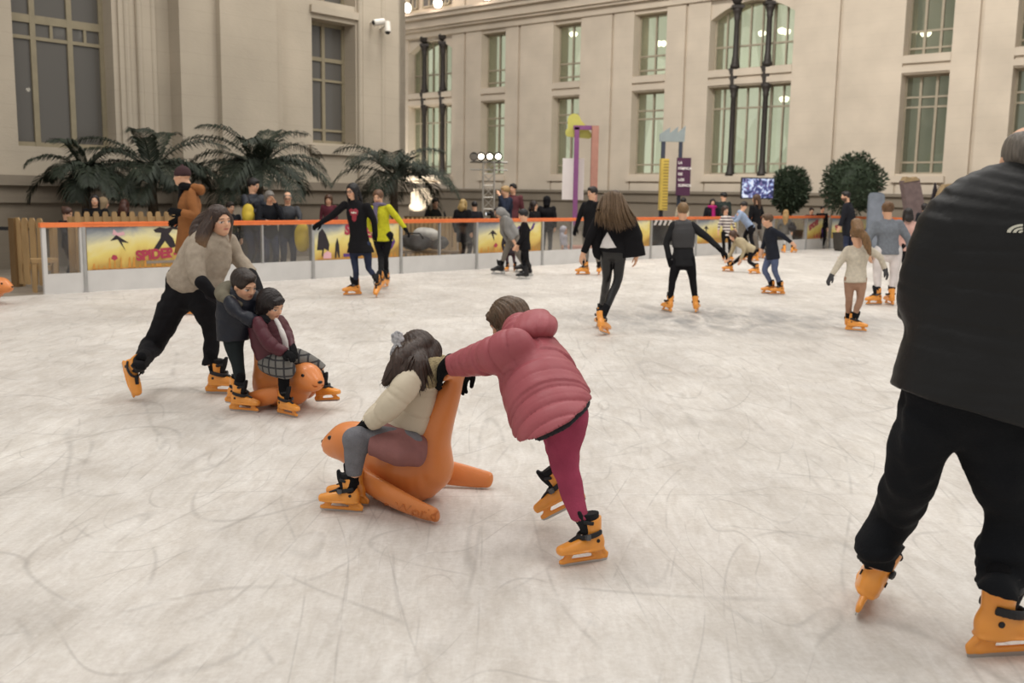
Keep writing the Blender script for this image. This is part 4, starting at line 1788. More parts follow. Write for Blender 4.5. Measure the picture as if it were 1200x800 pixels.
def room_mat(name, a, b, strength):
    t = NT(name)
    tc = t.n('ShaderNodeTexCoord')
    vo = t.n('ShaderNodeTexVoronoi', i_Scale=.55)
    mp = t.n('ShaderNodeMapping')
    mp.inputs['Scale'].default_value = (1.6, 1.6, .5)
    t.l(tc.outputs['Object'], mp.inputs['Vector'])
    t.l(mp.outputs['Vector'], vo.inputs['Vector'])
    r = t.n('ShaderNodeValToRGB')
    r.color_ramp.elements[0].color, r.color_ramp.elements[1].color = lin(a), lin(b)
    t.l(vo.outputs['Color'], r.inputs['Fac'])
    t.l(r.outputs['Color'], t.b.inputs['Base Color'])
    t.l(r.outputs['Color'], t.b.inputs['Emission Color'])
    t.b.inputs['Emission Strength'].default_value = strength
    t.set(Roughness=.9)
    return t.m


ri = MB()
WB.box(ri, tL, WB.t(1000), -3.2, -3.0, 0, ZTOP)
tag(ri.build('wall_rooms', room_mat('lit_room_wall', '#b9baac', '#e8e8de', 1.05)), 'lit pale green room walls behind the back windows', 'wall', kind='structure')
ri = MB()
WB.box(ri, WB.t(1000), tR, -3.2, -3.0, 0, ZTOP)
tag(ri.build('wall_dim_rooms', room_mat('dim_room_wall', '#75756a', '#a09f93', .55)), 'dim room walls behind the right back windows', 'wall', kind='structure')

wi = 1
nm = {'A': 'beside the corner of the left building', 'B': 'second bay from the corner', 'C': 'behind the yellow-green cloud sign', 'D': 'above the sawtooth sign', 'E': 'between dark iron columns over the screen', 'F': 'above the rounder right bush', 'G': 'at the right edge above the man in black'}
for k, a, b in cols:
    for row in ('lower', 'upper'):
        z0, z1 = (zl_bot, zl_top) if row == 'lower' else (zc_bot, zc_top)
        hgt = z1 - z0
        if k in 'AE':
            v = [(1 / 7, .06), (2 / 7, .09), (3 / 7, .06), (4 / 7, .06), (5 / 7, .09), (6 / 7, .06)]
        elif k in 'FG':
            v = [(.33, .09), (.67, .09)]
        else:
            v = [.5]
        hz = [z0 + hgt * .78, z0 + hgt * .68, z0 + hgt * .12] if row == 'lower' else [z0 + hgt * .33, z0 + hgt * .1]
        if k in 'AE':
            hz = [z0 + hgt * .76, z0 + hgt * .12] if row == 'lower' else [z0 + hgt * .36]
        window(WB, wi, '%s window of the back facade %s' % (row, nm[k]), a, b, z0, z1, -REV, v, hz, FRAME_B, GLASS_B)
        wi += 1

for pa, pb, lb in ((480, 490, 'dark attic window above the cornice nearest the left building'), (496, 512, 'widest dark attic window above the cornice'), (518, 528, 'dark attic window above the cornice under the second floodlight')):
    t0, t1 = WB.t(pa, 10), WB.t(pb, 10)
    window(WB, wi, lb, t0, t1, ZC + 1.5, ZC + 4.2, .04, [.5], [ZC + 3.2], FRAME_B, ATTIC, bar=.08)
    wi += 1

# dark cast iron columns in front of the two wide bays
def iron_column(px, label, bay):
    t = WB.t(px, 150, .05)
    root = empty('iron_column', WB.B(t, -.12, 0))
    tag(root, label, 'column', 'cast iron columns on the wide bays')
    for z0, z1, nm_ in ((zl_bot - .1, zl_top, 'lower_shaft'), (zc_bot, zc_top - .25, 'upper_shaft')):
        MB().lathe([(.2, z0), (.2, z0 + .15), (.16, z0 + .2), (.14, z0 + .42), (.12, z0 + .5), (.105, z1 - .5), (.14, z1 - .4), (.12, z1 - .35), (.18, z1 - .12), (.22, z1)], 14).build(nm_, IRON, root, smooth=True)
    z = zl_top
    MB().prism([(-.16, z), (.16, z), (.2, z + .35), (.12, z + .6), (.2, zc_bot - .25), (.26, zc_bot), (-.26, zc_bot), (-.2, zc_bot - .25), (-.12, z + .6), (-.2, z + .35)], -.12, .16).build('bracket', IRON, root)
    z = zc_top - .25
    MB().box(-.24, .24, -.2, .25, z, z + .12).ball((0, 0, z + .42), (.26, .26, .3), 12, 8).build('finial', IRON, root, smooth=False)


for px, lb in ((494.5, 'dark iron column nearest the left building corner'), (516, 'dark iron column on the far left bay, the right one of its pair'), (855.5, 'dark iron column of the big arched bay, left of the pair'), (893, 'dark iron column of the big arched bay, above the screen')):
    iron_column(px, lb, '')

LAMP = emis('lamp_white', '#fff2dc', 6.0)
LAMPW = emis('lamp_warm_globe', '#ffe9c6', 2.2)
LBODY = mat('lamp_body_grey', '#6e675e', .5, var=.1)


def flood(px, py, label):
    t, z = WB.tz(px, py + 4, .7)
    root = empty('floodlight', WB.B(t, .7, ZC + 1.12))
    tag(root, label, 'floodlight', 'floodlights along the cornice')
    dz = z - (ZC + 1.12)
    MB().box(-.04, .04, -.04, .04, 0, max(.15, dz)).box(-.2, .2, -.06, .06, max(.1, dz) - .04, max(.1, dz) + .02).build('bracket', LBODY, root)
    MB().ball((0, 0, max(.15, dz) + .2), (.22, .2, .26), 12, 8).build('lamp', LAMP, root, smooth=True)
    d = bpy.data.lights.new('floodlight_glow', 'POINT')
    d.energy = 45
    d.color = (1, .82, .7)
    d.shadow_soft_size = .25
    lo = bpy.data.objects.new('floodlight_glow', d)
    COL.objects.link(lo)
    lo.parent = root
    lo.location = (-.656 * .5, -.755 * .5, max(.15, dz) + .25)


for px, py, lb in ((477, 24, 'bright floodlight on the cornice nearest the left building'), (513, 17, 'second bright floodlight along the cornice from the left'), (571, 7, 'third bright floodlight along the cornice from the left'), (655, -3, 'bright floodlight at the top edge above the cloud sign')):
    flood(px, py, lb)
for px, py, r, lb in ((672, 40, .2, 'round ceiling lamp seen in the window over the cloud sign'), (772, 51, .13, 'left one of two small lamps in the window over the sawtooth sign'), (777.5, 51, .13, 'right one of two small lamps in the window over the sawtooth sign'), (893, 39, .16, 'small lamp in the big arched window beside the iron column'), (916, 36, .16, 'left lamp of the pair in the right light of the arched window'), (922, 37, .16, 'right lamp of the pair in the right light of the arched window'), (1068, 39, .2, 'left lamp of the pair in the top right window'), (1085, 39, .2, 'right lamp of the pair in the top right window'), (919, 116, .2, 'lamp in the lower arched bay at its right edge')):
    t, z = WB.tz(px, py, -1.6)
    o = MB().lathe([(r * .3, .12), (r, .06), (r, -.02), (r * .7, -.1), (0.01, -.14)], 16).build('ceiling_lamp', LAMP, None, WB.B(t, -1.6, z), True)
    tag(o, lb, 'lamp', 'lamps seen inside the back windows')

# ---- the left building
uL = nrm((.656, .755, 0))
nL = nrm((.755, -.656, 0))
q = P(20, 219, 20.0)
WL = Wall((q[0], q[1], 0), uL, nL)
tE = WL.t(475)
t1a, t1b = WL.t(18, 100), WL.t(134, 100)
t2a, t2b = WL.t(366, 100), WL.t(417, 100)
z1b, z1t = 2.4, 9.0
z2b, z2t = WL.z(385, 168), WL.z(392, 25)
print('left', tE, t1a, t1b, t2a, t2b, z2b, z2t)
wl = MB()
TL_ = 1.2
for a, b in ((-9, t1a), (t1b, t2a), (t2b, tE)):
    WL.box(wl, a, b, -TL_, 0, 0, 16)
WL.box(wl, t1a, t1b, -TL_, 0, 0, z1b)
WL.box(wl, t1a, t1b, -TL_, 0, z1t, 16)
z2m = z2t + .45
WL.box(wl, t2a, t2b, -TL_, 0, 0, z2b)
WL.box(wl, t2a, t2b, -TL_, -.02, z2t, z2m)
WL.box(wl, t2a, t2b, -TL_, 0, z2m + 3.6, 16)
# the big buttress between the two windows
bA, bB = WL.t(213, 120, .45), WL.t(318, 120, .0)
WL.box(wl, bA, bB, -.2, .45, 0, 16)
WL.box(wl, bA + .9, bB - .25, -.2, .62, 0, 16)
WL.box(wl, tE - .25, tE, -6, 0, 0, 16)
tag(wl.build('wall_left', STONE_L), 'stone facade with big windows at the left', 'wall', kind='structure')
tr = MB()
for px in (150, 165, 181, 421, 447):
    t = WL.t(px, 120)
    for dx, r in ((0, .07),):
        tr.tube([WL.B(t, .03, 1.8), WL.B(t, .03, 16)], r, 10)
for a, b in ((t1b + .12, t1b + .3), (t2b + .1, t2b + .22)):
    WL.box(tr, a, b, -.1, .05, 1.8, 16)
for pa, pb in ((166, 180), (424, 446)):
    WL.box(tr, WL.t(pa, 120), WL.t(pb, 120), -.1, .06, 1.8, 16)
WL.box(tr, t2a - .12, t2b + .2, -.1, .10, z2b - .28, z2b - .06)
WL.box(tr, t2a - .05, t2b + .05, -.1, .08, z2t + .12, z2t + .3)
tag(tr.build('trim_3', STONE_L), 'upright roll mouldings and sill of the left facade', 'trim', kind='structure')
pl = MB()
for a, b, extra in ((-9, bA - .1, 0), (bA - .1, bB + .1, .55), (bB + .1, tE + .1, 0)):
    WL.box(pl, a, b, -.2, .22 + extra, 1.62, 1.82)
    WL.box(pl, a, b, -.2, .12 + extra, 1.28, 1.62)
    WL.box(pl, a, b, -.2, .05 + extra, -.03, 1.28)
    WL.box(pl, a, b, -.2, .2 + extra, 1.0, 1.28) if False else None
tag(pl.build('trim_4', PLINTH), 'stone plinth ledge along the left facade', 'trim', kind='structure')
window(WL, wi, 'huge grey window at the top left behind the first palm', t1a, t1b, z1b, z1t, -.42, [(.27, .11), (.64, .11)], [(WL.z(75, 24), .16), (WL.z(75, 46), .07)], FRAME_L, GLASS_L, bar=.1)
# extra short bars in the small row of lights
zz0, zz1 = WL.z(75, 46), WL.z(75, 24)
b = MB()
for f in (.455, .80):
    x = t1a + (t1b - t1a) * f
    WL.box(b, x - .03, x + .03, -.47, -.37, zz0, zz1)
b.build('muntin', FRAME_L, bpy.data.objects['window_%d' % wi])
wi += 1
window(WL, wi, 'tall narrow window of the left facade beside the security cameras', t2a, t2b, z2b, z2t, -.5, [(.5, .1)], [(z2b + (z2t - z2b) * .70, .1), (z2b + (z2t - z2b) * .53, .06), (z2b + .35, .06)], FRAME_L, GLASS_L, bar=.09)
wi += 1
window(WL, wi, 'sliver of an upper window over the narrow left one', t2a, t2b, z2m, z2m + 3.6, -.5, [(.5, .1)], [z2m + .5], FRAME_L, GLASS_L, bar=.09)
wi += 1
ri = MB()
WL.box(ri, -9, tE - .3, -2.4, -2.2, 0, 16)
tag(ri.build('wall_left_rooms', room_mat('grey_room_wall', '#6a6967', '#8e8c88', .5)), 'dim room walls behind the left windows', 'wall', kind='structure')
for px, py, r, lb in ((50, 26, .055, 'bright lamp in the small upper lights of the big left window'), (33, 105, .04, 'small lamp spot low in the big left window')):
    t, z = WL.tz(px, py, -.7)
    o = MB().ball((0, 0, 0), (r, r, r), 12, 8).build('room_lamp', emis('room_lamp_glow', '#fff4e0', 14), None, WL.B(t, -.7, z), True)
    tag(o, lb, 'lamp')
for px, py, lb in ((72, 33, 'pale square ceiling light in the middle of the big left window'), (99, 36, 'pale square ceiling light at the right of the big left window')):
    t, z = WL.tz(px, py, -1.75)
    b = MB()
    b.box(-.12, .12, -.03, .03, -.14, .14).box(-.15, .15, -.035, -.02, -.17, -.13).box(-.15, .15, -.035, -.02, .13, .17)
    o = b.build('light_panel', emis('light_panel_glow', '#e9e4da', 1.6), None, WL.B(t, -1.75, z))
    tag(o, lb, 'lamp')
t, z = WL.tz(394, 140, -1.4)
o = MB().box(-.2, .2, -.05, .05, -.9, .9).box(-.22, .22, -.06, .06, .9, .95).build('lit_doorway', emis('doorway_glow', '#b6bcb9', .75), None, WL.B(t, -1.4, z))
o.rotation_euler = (0, 0, math.atan2(uL[1], uL[0]))
tag(o, 'pale lit doorway showing through the narrow left window', 'doorway')

# security cameras
CCW = mat('camera_white_shell', '#cfcac0', .4, var=.05)
for px, py, lb, dr in ((443, 26, 'white bullet security camera on the left facade, pointing left', (-.75, -.5, -.2)), (454, 33, 'white dome security camera on the corner pier, pointing down', (.1, -.35, -.8))):
    t, z = WL.tz(px, py, .35)
    c = np.array(WL.B(t, .35, z))
    root = empty('security_camera', c)
    tag(root, lb, 'camera', 'security cameras on the left facade')
    d = nrm(dr)
    MB().tube([-d * .18, -d * .17, d * .12, d * .13], [.06, .085, .085, .07], 12).build('housing', CCW, root, smooth=False)
    MB().tube([d * .131, d * .15], [.06, .055], 12).build('lens', BLACKP, root)
    w_ = -nL * .3
    MB().tube([V3(0, 0, .05), V3(0, 0, .05) + w_ * .5, w_], .03, 8).build('bracket', CCW, root)

# ------------------------------------------------------------------ palms and bushes
LEAF = mat('palm_leaf', '#2a3126', .6, var=.3, vscale=7, spec=.3)
LEAFB = mat('bush_leaf', '#2f3a2a', .65, var=.35, vscale=9, spec=.25)
BARK = mat('palm_bark', '#4a4034', .9, var=.25, vscale=12, stretch=(1, 1, 3), bump=.5, bscale=30)
POT = mat('dark_planter', '#3a3631', .7, var=.15)


def palm(label, px, py, Y, fl, n, seed, spike=False, droop=1.0, az=None):
    rr = random.Random(seed)
    c = P(px, py, Y)
    root = empty('potted_palm', (c[0], c[1], -.03))
    tag(root, label, 'palm', 'potted palms before the left building')
    hc = c[2] + .03
    MB().lathe([(.30, 0), (.36, .1), (.42, .62), (.45, .66), (.42, .7), (.36, .62), (.3, .6)], 18).build('planter', POT, root, smooth=False)
    MB().tube([(0, 0, .5), (.02, 0, .8), (-.02, .02, hc * .8), (0, 0, hc)], [.13, .11, .09, .1], 10).build('trunk', BARK, root, smooth=True)
    b = MB()
    for i in range(n):
        a = 2.399 * i + rr.uniform(-.3, .3)
        el = rr.uniform(.35, 1.25) if i > n // 3 else rr.uniform(-.05, .6)
        L = fl * rr.uniform(.75, 1.12)
        pts = []
        p = V3(0, 0, hc)
        K = 11
        for j in range(K + 1):
            pts.append(p.copy())
            e = el - (j / K) ** 1.3 * (1.7 * droop) * rr.uniform(.9, 1.1)
            p = p + V3(math.cos(a) * math.cos(e), math.sin(a) * math.cos(e), math.sin(e)) * L / K
        b.tube(pts, [.014 * (1 - .75 * j / K) for j in range(K + 1)], 4)
        side = V3(-math.sin(a), math.cos(a), 0)
        M = 30
        for j in range(M):
            t = .12 + .88 * j / M
            q = t * K
            i0 = min(int(q), K - 1)
            base = pts[i0] + (pts[i0 + 1] - pts[i0]) * (q - i0)
            d = nrm(pts[i0 + 1] - pts[i0])
            ll = fl * .36 * math.sin(PI * min(1, .18 + t * .82)) ** .6 * rr.uniform(.8, 1.1)
            upv = np.cross(d, side)
            upv = upv if upv[2] > 0 else -upv
            for e in (-1, 1):
                v = nrm(d * .75 + side * e * .8 + upv * .12)
                m_ = base + v * ll * .5
                tip = base + v * ll * .85 + V3(0, 0, -ll * .38)
                wv = nrm(np.cross(v, upv)) * .017
                b.add([base - wv * .5, base + wv * .5, m_ + wv, m_ - wv, tip], [(0, 1, 2, 3), (3, 2, 4)])
    b.build('fronds', LEAF, root)


palm('dark potted palm in front of the big left window', 100, 203, 19.6, 1.3, 20, 3, droop=1.05)
palm('potted palm behind the orange coat with one upright spear leaf', 178, 203, 20.2, 1.65, 22, 5, droop=.95)
palm('largest potted palm, behind the leaning spectators', 303, 200, 21.2, 1.75, 30, 8, droop=.95)
palm('smaller loose potted palm near the corner of the left building', 462, 210, 24.3, 1.9, 17, 13, droop=1.05)


def bush(label, px, py, Y, r, seed, sq=1.0):
    rr = np.random.default_rng(seed)
    c = P(px, py, Y)
    root = empty('round_bush', (c[0], c[1], -.03))
    tag(root, label, 'bush', 'dark bushes before the back facade')
    hc = c[2] + .03
    MB().lathe([(.38, 0), (.45, .1), (.5, .55), (.52, .6), (.45, .6), (.4, .5)], 18).build('planter', POT, root)
    MB().tube([(0, 0, .4), (0, 0, hc - r * .5)], [.09, .06], 8).build('trunk', BARK, root)
    b = MB()
    b.ball((0, 0, hc), (r * .8, r * .8, r * .78 * sq), 16, 10)
    for i in range(2600):
        d = nrm(rr.normal(size=3))
        q = V3(0, 0, hc) + d * r * V3(1, 1, sq) * rr.uniform(.72, 1.0) * (1 + .09 * math.sin(5 * d[0] + seed) * math.sin(6 * d[2]))
        v = nrm(d + rr.normal(size=3) * .7)
        ln = rr.uniform(.1, .2)
        w = nrm(np.cross(v, rr.normal(size=3))) * .028
        b.add([q, q + v * ln * .5 + w, q + v * ln, q + v * ln * .5 - w], [(0, 1, 2, 3)])
    b.build('foliage', LEAFB, root)


bush('smaller dark round bush right beside the screen', 926, 223, 34.0, .62, 2, 1.25)
bush('bigger dark round bush behind the bearded man', 999, 216, 31.6, .93, 4, 1.02)

# ------------------------------------------------------------------ signs and stage things behind the rink
SIGNY = mat('sign_yellow', '#c9ae52', .55, var=.06)
SIGNP = mat('sign_purple', '#4a2440', .55, var=.06)
SIGNB = mat('sign_slate_blue', '#8b9494', .55, var=.06)
SIGNK = mat('sign_navy_post', '#353a48', .5, var=.06)
SIGNW = mat('sign_white', '#e3dcd8', .6, var=.02)
SIGNV = mat('sign_violet_post', '#7f4a78', .5, var=.05)
SIGNR = mat('sign_rose_plank', '#a8796a', .6, var=.08)
SIGNG = mat('sign_lime', '#b9b45c', .6, var=.06)


def upright(b, x0, x1, y0, y1, Y, base, th):
    """A panel between two pixel corners at distance Y, th thick, relative to base."""
    ym = (y0 + y1) / 2
    A, B = P(x0, ym, Y), P(x1, ym, Y)
    A[2], B[2] = P((x0 + x1) / 2, y1, Y)[2], P((x0 + x1) / 2, y0, Y)[2]
    return b.box(A[0] - base[0], B[0] - base[0], -th / 2, th / 2, A[2] - base[2], B[2] - base[2])


Y = 31.0
base = P(786, 252, Y)
base[2] = -.03
r = empty('factory_sign', base)
tag(r, 'sign shaped like a sawtooth factory on two navy posts with a yellow chimney', 'sign')
b = MB()
for x0, x1 in ((773.5, 778), (794, 798)):
    upright(b, x0, x1, 163, 262, Y, base, .1)
b.build('post', SIGNK, r)
b = MB()
zb, zt = P(786, 166, Y)[2] + .03, P(786, 147, Y)[2] + .03
xs = [P(x, 160, Y)[0] - base[0] for x in (773, 784, 784.5, 793, 793.5, 802)]
b.prism([(xs[0], zb), (xs[5], zb), (xs[5] + .02, zt), (xs[4], zb + .25), (xs[3] + .03, zt - .03), (xs[2], zb + .25), (xs[1] + .02, zt - .06), (xs[0], zb + .22)], -.06, .06)
b.build('sawtooth_roof', SIGNB, r)
b = MB()
upright(b, 772.5, 781.5, 186, 246, Y - .1, base, .35)
ch = b.build('chimney', SIGNY, r, (0, -.2, 0))
b = MB()
z0, z1 = P(777, 246, Y)[2] + .03, P(777, 188, Y)[2] + .03
x0, x1 = P(774, 210, Y)[0] - base[0], P(780, 210, Y)[0] - base[0]
for i in range(17):
    z = z0 + (z1 - z0) * (i + .5) / 17
    b.box(x0, x1, -.19 - .2, -.174 - .2, z - .018, z + .018)
b.build('ruler_marks', mat('sign_mustard', '#8f7a3a', .6), ch)
b = MB()
upright(b, 791.5, 808, 185, 229, Y, base, .06)
pb = b.build('text_board', SIGNP, r, (0, -.15, 0))
for i, tx in enumerate(('LA', 'FÁBRICA', 'DE', 'LOS', 'SUEÑOS')):
    p = P(793.5, 192 + i * 6.6, Y) - base
    text('lettering', tx, .105, SIGNW, pb, (p[0], -.04, p[2] + 0.03), (PI / 2, 0, 0), .004, 'LEFT', bold=.004)
b = MB()
A, B_ = P(764, 253, Y - .3), P(789, 247, Y - .3)
for i in range(9):
    x = A[0] - base[0] + (B_[0] - A[0]) * i / 9
    w = (B_[0] - A[0]) / 9
    if i % 2 == 0:
        b.prism([(x, .78), (x + w, .78), (x + w + .06, .93), (x + .06, .93)], -.72, -.3)
w0 = A[0] - base[0]
st = MB().box(w0, w0 + (B_[0] - A[0]), -.7, -.31, 0, .92).build('striped_plinth', BLACKP, r)
b.build('white_stripe', SIGNW, st)

Y = 29.5
base = P(683, 262, Y)
base[2] = -.03
r = empty('doorway_sign', base)
tag(r, 'tall violet and rose doorway frame with a lime cloud and white board', 'sign')
b = MB()
upright(b, 672, 677.5, 149, 264, Y, base, .12)
upright(b, 672, 693, 147, 152, Y, base, .12)
b.build('violet_frame', SIGNV, r)
b = MB()
upright(b, 692, 700, 147.5, 264, Y, base, .3)
b.build('rose_plank', SIGNR, r)
b = MB()
zz = lambda y: P(680, y, Y)[2] + .03
xx = lambda x: P(x, 150, Y)[0] - base[0]
pts = []
for cx, cy, rx, ry, a0, a1 in ((667, 155, 4, 5, 250, 110), (673, 142, 8, 9, 160, 10), (684, 152, 6, 6, 60, 0), (690, 158, 4, 4, 50, -80)):
    for i in range(7):
        a = math.radians(a0 + (a1 - a0) * i / 6)
        pts.append((xx(cx) + rx * .0253 * math.cos(a), zz(cy) + ry * .0253 * math.sin(a)))
b.prism(pts, .12, .2)
b.build('lime_cloud', SIGNG, r)
b = MB()
upright(b, 659.5, 685, 185, 234, Y, base, .05)
b.build('white_board', SIGNW, r, (0, .3, 0))
b = MB().box(-.6, .55, -.35, .55, 0, .16)
b.build('base_plate', SIGNR, r)

# lamp tower
Y = 27.0
base = P(572, 262, Y)
base[2] = -.03
r = empty('lamp_truss', base)
tag(r, 'aluminium truss tower carrying a row of round stage lamps', 'lighting tower')
ALU = mat('truss_aluminium', '#b3aea6', .4, metal=.6, var=.06)
zt = P(572, 190, Y)[2] + .03
b = MB()
c4 = [(-.15, -.15), (.15, -.15), (.15, .15), (-.15, .15)]
for x, y in c4:
    b.tube([(x, y, 0), (x, y, zt)], .024, 6)
K = int(zt / .3)
for k in range(K):
    z0, z1 = zt * k / K, zt * (k + 1) / K
    for i in range(4):
        a, c = c4[i], c4[(i + 1) % 4]
        b.tube([(a[0], a[1], z0), (c[0], c[1], z1)], .011, 5)
        b.tube([(a[0], a[1], z1), (c[0], c[1], z1)], .011, 5)
b.box(-.4, .4, -.4, .4, 0, .04)
b.build('truss', ALU, r)
MB().tube([(-.5, 0, zt), (.5, 0, zt)], .03, 8).tube([(-.5, 0, zt - .2), (.5, 0, zt - .2)], .02, 8).build('crossbar', ALU, r)
for i, px in enumerate((555.5, 564, 574, 584)):
    p = P(px, 182.5, Y - .1) - base
    c = V3(p[0], p[1], p[2])
    lm = MB().tube([c + V3(0, .16, .02), c + V3(0, .05, 0), c + V3(0, -.12, -.02)], [.05, .10, .115], 12).box(c[0] - .015, c[0] + .015, -.02, .02, zt, c[2]).build('stage_lamp', BLACKP, r)
    if i > 0:
        MB().tube([c + V3(0, -.121, -.02), c + V3(0, -.128, -.02)], [.075, .07], 14).build('lens', LAMP, lm)
    else:
        MB().tube([c + V3(0, -.121, -.02), c + V3(0, -.128, -.02)], [.1, .09], 14).build('lens', LBODY, lm)

# an uplight on the ground that burns a bright patch into the back wall beside the palm
tw, zw = WB.tz(490, 212)
ub = np.array(WB.B(tw + .2, 1.9, -.03))
r = empty('uplight', ub)
tag(r, 'ground uplight making a bright patch on the back wall behind the loose palm', 'lamp')
dv = nrm(np.array(WB.B(tw, 0, zw)) - ub - V3(0, 0, .3))
MB().box(-.2, .2, -.06, .06, 0, .05).box(-.19, -.15, -.03, .03, .05, .34).box(.15, .19, -.03, .03, .05, .34).build('bracket', LBODY, r)
MB().tube([V3(0, 0, .3) - dv * .14, V3(0, 0, .3) + dv * .08], [.1, .15], 14).build('housing', BLACKP, r)
MB().tube([V3(0, 0, .3) + dv * .081, V3(0, 0, .3) + dv * .09], [.135, .13], 14).build('lens', LAMP, r)
d = bpy.data.lights.new('uplight_beam', 'SPOT')
d.energy = 1900
d.color = (1, .93, .82)
d.spot_size = math.radians(80)
d.spot_blend = .25
d.shadow_soft_size = .1
lo = bpy.data.objects.new('uplight_beam', d)
COL.objects.link(lo)
lo.parent = r
lo.location = tuple(V3(0, 0, .3) + dv * .1)
lo.rotation_euler = Vector(dv).to_track_quat('-Z', 'Y').to_euler()

# the screen
Y = 32.0
base = P(887.5, 262, Y)
base[2] = -.03
r = empty('display_screen', base)
tag(r, 'lit display screen on a stand showing a blue and white crowd picture', 'screen')
b = MB()
upright(b, 868, 907, 208, 233, Y, base, .09)
sc = b.build('housing', BLACKP, r)
t = NT('screen_picture')
tc = t.n('ShaderNodeTexCoord')
vo = t.n('ShaderNodeTexNoise', i_Scale=5.5, i_Detail=3.0, i_Distortion=1.2)
t.l(tc.outputs['Object'], vo.inputs['Vector'])
rp = t.n('ShaderNodeValToRGB')
e = rp.color_ramp.elements
e[0].position, e[0].color = .36, lin('#1b2040')
e[1].position, e[1].color = .62, lin('#e9eefc')
for p_, c_ in ((.46, '#3a4a86'), (.51, '#7b5a80'), (.55, '#8fb0e0')):
    e.new(p_).color = lin(c_)
t.l(vo.outputs['Fac'], rp.inputs['Fac'])
t.set(Base_Color=(.02, .02, .03, 1), Roughness=.2)
t.l(rp.outputs['Color'], t.b.inputs['Emission Color'])
t.b.inputs['Emission Strength'].default_value = 1.0
b = MB()
upright(b, 869.3, 905.7, 209.3, 231.7, Y, base, .01)
b.build('screen_face', t.m, sc, (0, -.05, 0))
MB().box(-.05, .05, -.02, .06, 0, P(887, 230, Y)[2]).box(-.4, .4, -.3, .3, 0, .04).build('stand', BLACKP, r)

# leaning stage slabs and a grey standee at the right
SLAB = mat('slab_mauve', '#6a5a58', .8, var=.15, vscale=8)
SLABT = mat('slab_tan', '#8f7a5a', .8, var=.15, vscale=8)
Y = 27.5


def slab(label, pts, mt, th=.3, dy=0.0, top=None):
    q = [P(x, y, Y + dy) for x, y in pts]
    base = np.array([np.mean([a[0] for a in q]), Y + dy, -.03])
    b = MB().prism([(a[0] - base[0], a[2] + .03) for a in q], -th / 2, th / 2)
    o = b.build('stage_slab', mt, None, base)
    tag(o, label, 'stage prop', 'leaning slabs of the photo spot')
    if top:
        q = [P(x, y, Y + dy) for x, y in top]
        MB().prism([(a[0] - base[0], a[2] + .03) for a in q], -th / 2 - .02, th / 2 + .02).build('broken_top', SLABT, o)


slab('mauve slab leaning left behind the dark-haired woman', [(1080, 280), (1066, 280), (1056, 212), (1075, 209), (1081, 240)], SLAB, top=[(1056.5, 214), (1060, 207), (1066, 209), (1071, 207), (1075, 211)])
slab('tan rounded slab leaning right beside the shoulder of the man in black', [(1086, 270), (1096, 280), (1110, 246), (1121, 222), (1114, 215), (1106, 216), (1100, 226), (1094, 246)], SLABT, dy=.3)
slab('thin dark shard standing between the two leaning slabs', [(1091, 275), (1098, 275), (1099, 235), (1096, 214), (1092, 232)], DARKP, .12, dy=.6)
Y = 27.0
base = P(1027, 262, Y)
base[2] = -.03
r = empty('standee_board', base)
tag(r, 'grey blue rounded standee board behind the woman in the blue-grey sweater', 'board')
b = MB()
x0, x1 = P(1017, 240, Y)[0] - base[0], P(1036, 240, Y)[0] - base[0]
zt = P(1027, 225.5, Y)[2] + .03
pl_ = [(x0, .1), (x1, .1)] + [(x1 - .12 + .12 * math.cos(a), zt - .12 + .12 * math.sin(a)) for a in np.linspace(0, PI / 2, 6)] + [(x0 + .12 + .12 * math.cos(a), zt - .12 + .12 * math.sin(a)) for a in np.linspace(PI / 2, PI, 6)]
b.prism(pl_, -.03, .03)
b.build('panel', mat('standee_blue_grey', '#6a727c', .5, var=.06), r)
b = MB().prism([(x * .9 + (x0 + x1) * .05, z * .97 + .04) for x, z in pl_], -.036, -.03)
b.build('print', mat('standee_print', '#787e88', .5, var=.2, vscale=4), r)
MB().box(x0, x1, -.2, .2, 0, .1).build('foot', LBODY, r)

# counter with slatted front, bags behind the barrier, yellow coat on the rail
base = P(508, 262, 24.6)
base[2] = -.03
r = empty('bar_counter', base, .1)
tag(r, 'wooden counter with slatted front below the seated man in black', 'counter')
MB().box(-.72, .72, -.3, .3, 1.0, 1.06).build('counter_top', WOODD, r)
b = MB()
for i in range(14):
    b.box(-.68 + i * .1, -.62 + i * .1, -.25, -.22, .05, 1.0)
b.build('slat_front', WOOD, r)
b = MB()
for sx in (-.66, .66):
    b.box(sx - .04, sx + .04, .15, .25, 0, 1.0)
b.build('legs', WOOD, r)


def lump(name, label, cat, px, py, Y, r, mt, seed, floor=None, group=None, strap=None):
    c = P(px, py, Y)
    f = Field(.018)
    rr = np.random.default_rng(seed)
    f.add(Ell(c, r), .05)
    for i in range(5):
        f.add(Ell(c + rr.uniform(-.5, .5, 3) * np.array(r), np.array(r) * rr.uniform(.45, .7)), .06)
    if floor is not None:
        for o_, p_, k_ in f.ops:
            p_.lo[2] = min(p_.lo[2], c[2])
    Vt, Q = f.mesh()
    Vt = Vt + vnormals(Vt, Q) * (.012 * wrinkle(Vt, 14, seed))[:, None]
    o = mesh_obj(name, Vt - c, Q, mt, None, c, True)
    tag(o, label, cat, group)
    if strap:
        MB().tube([(-r[0] * .5, -r[1] * .6, r[2] * .6), (-r[0] * .3, -r[1], r[2] * 1.25), (r[0] * .3, -r[1], r[2] * 1.25), (r[0] * .5, -r[1] * .6, r[2] * .6)], .018, 6).build('handle', BLACKP, o)
    return o


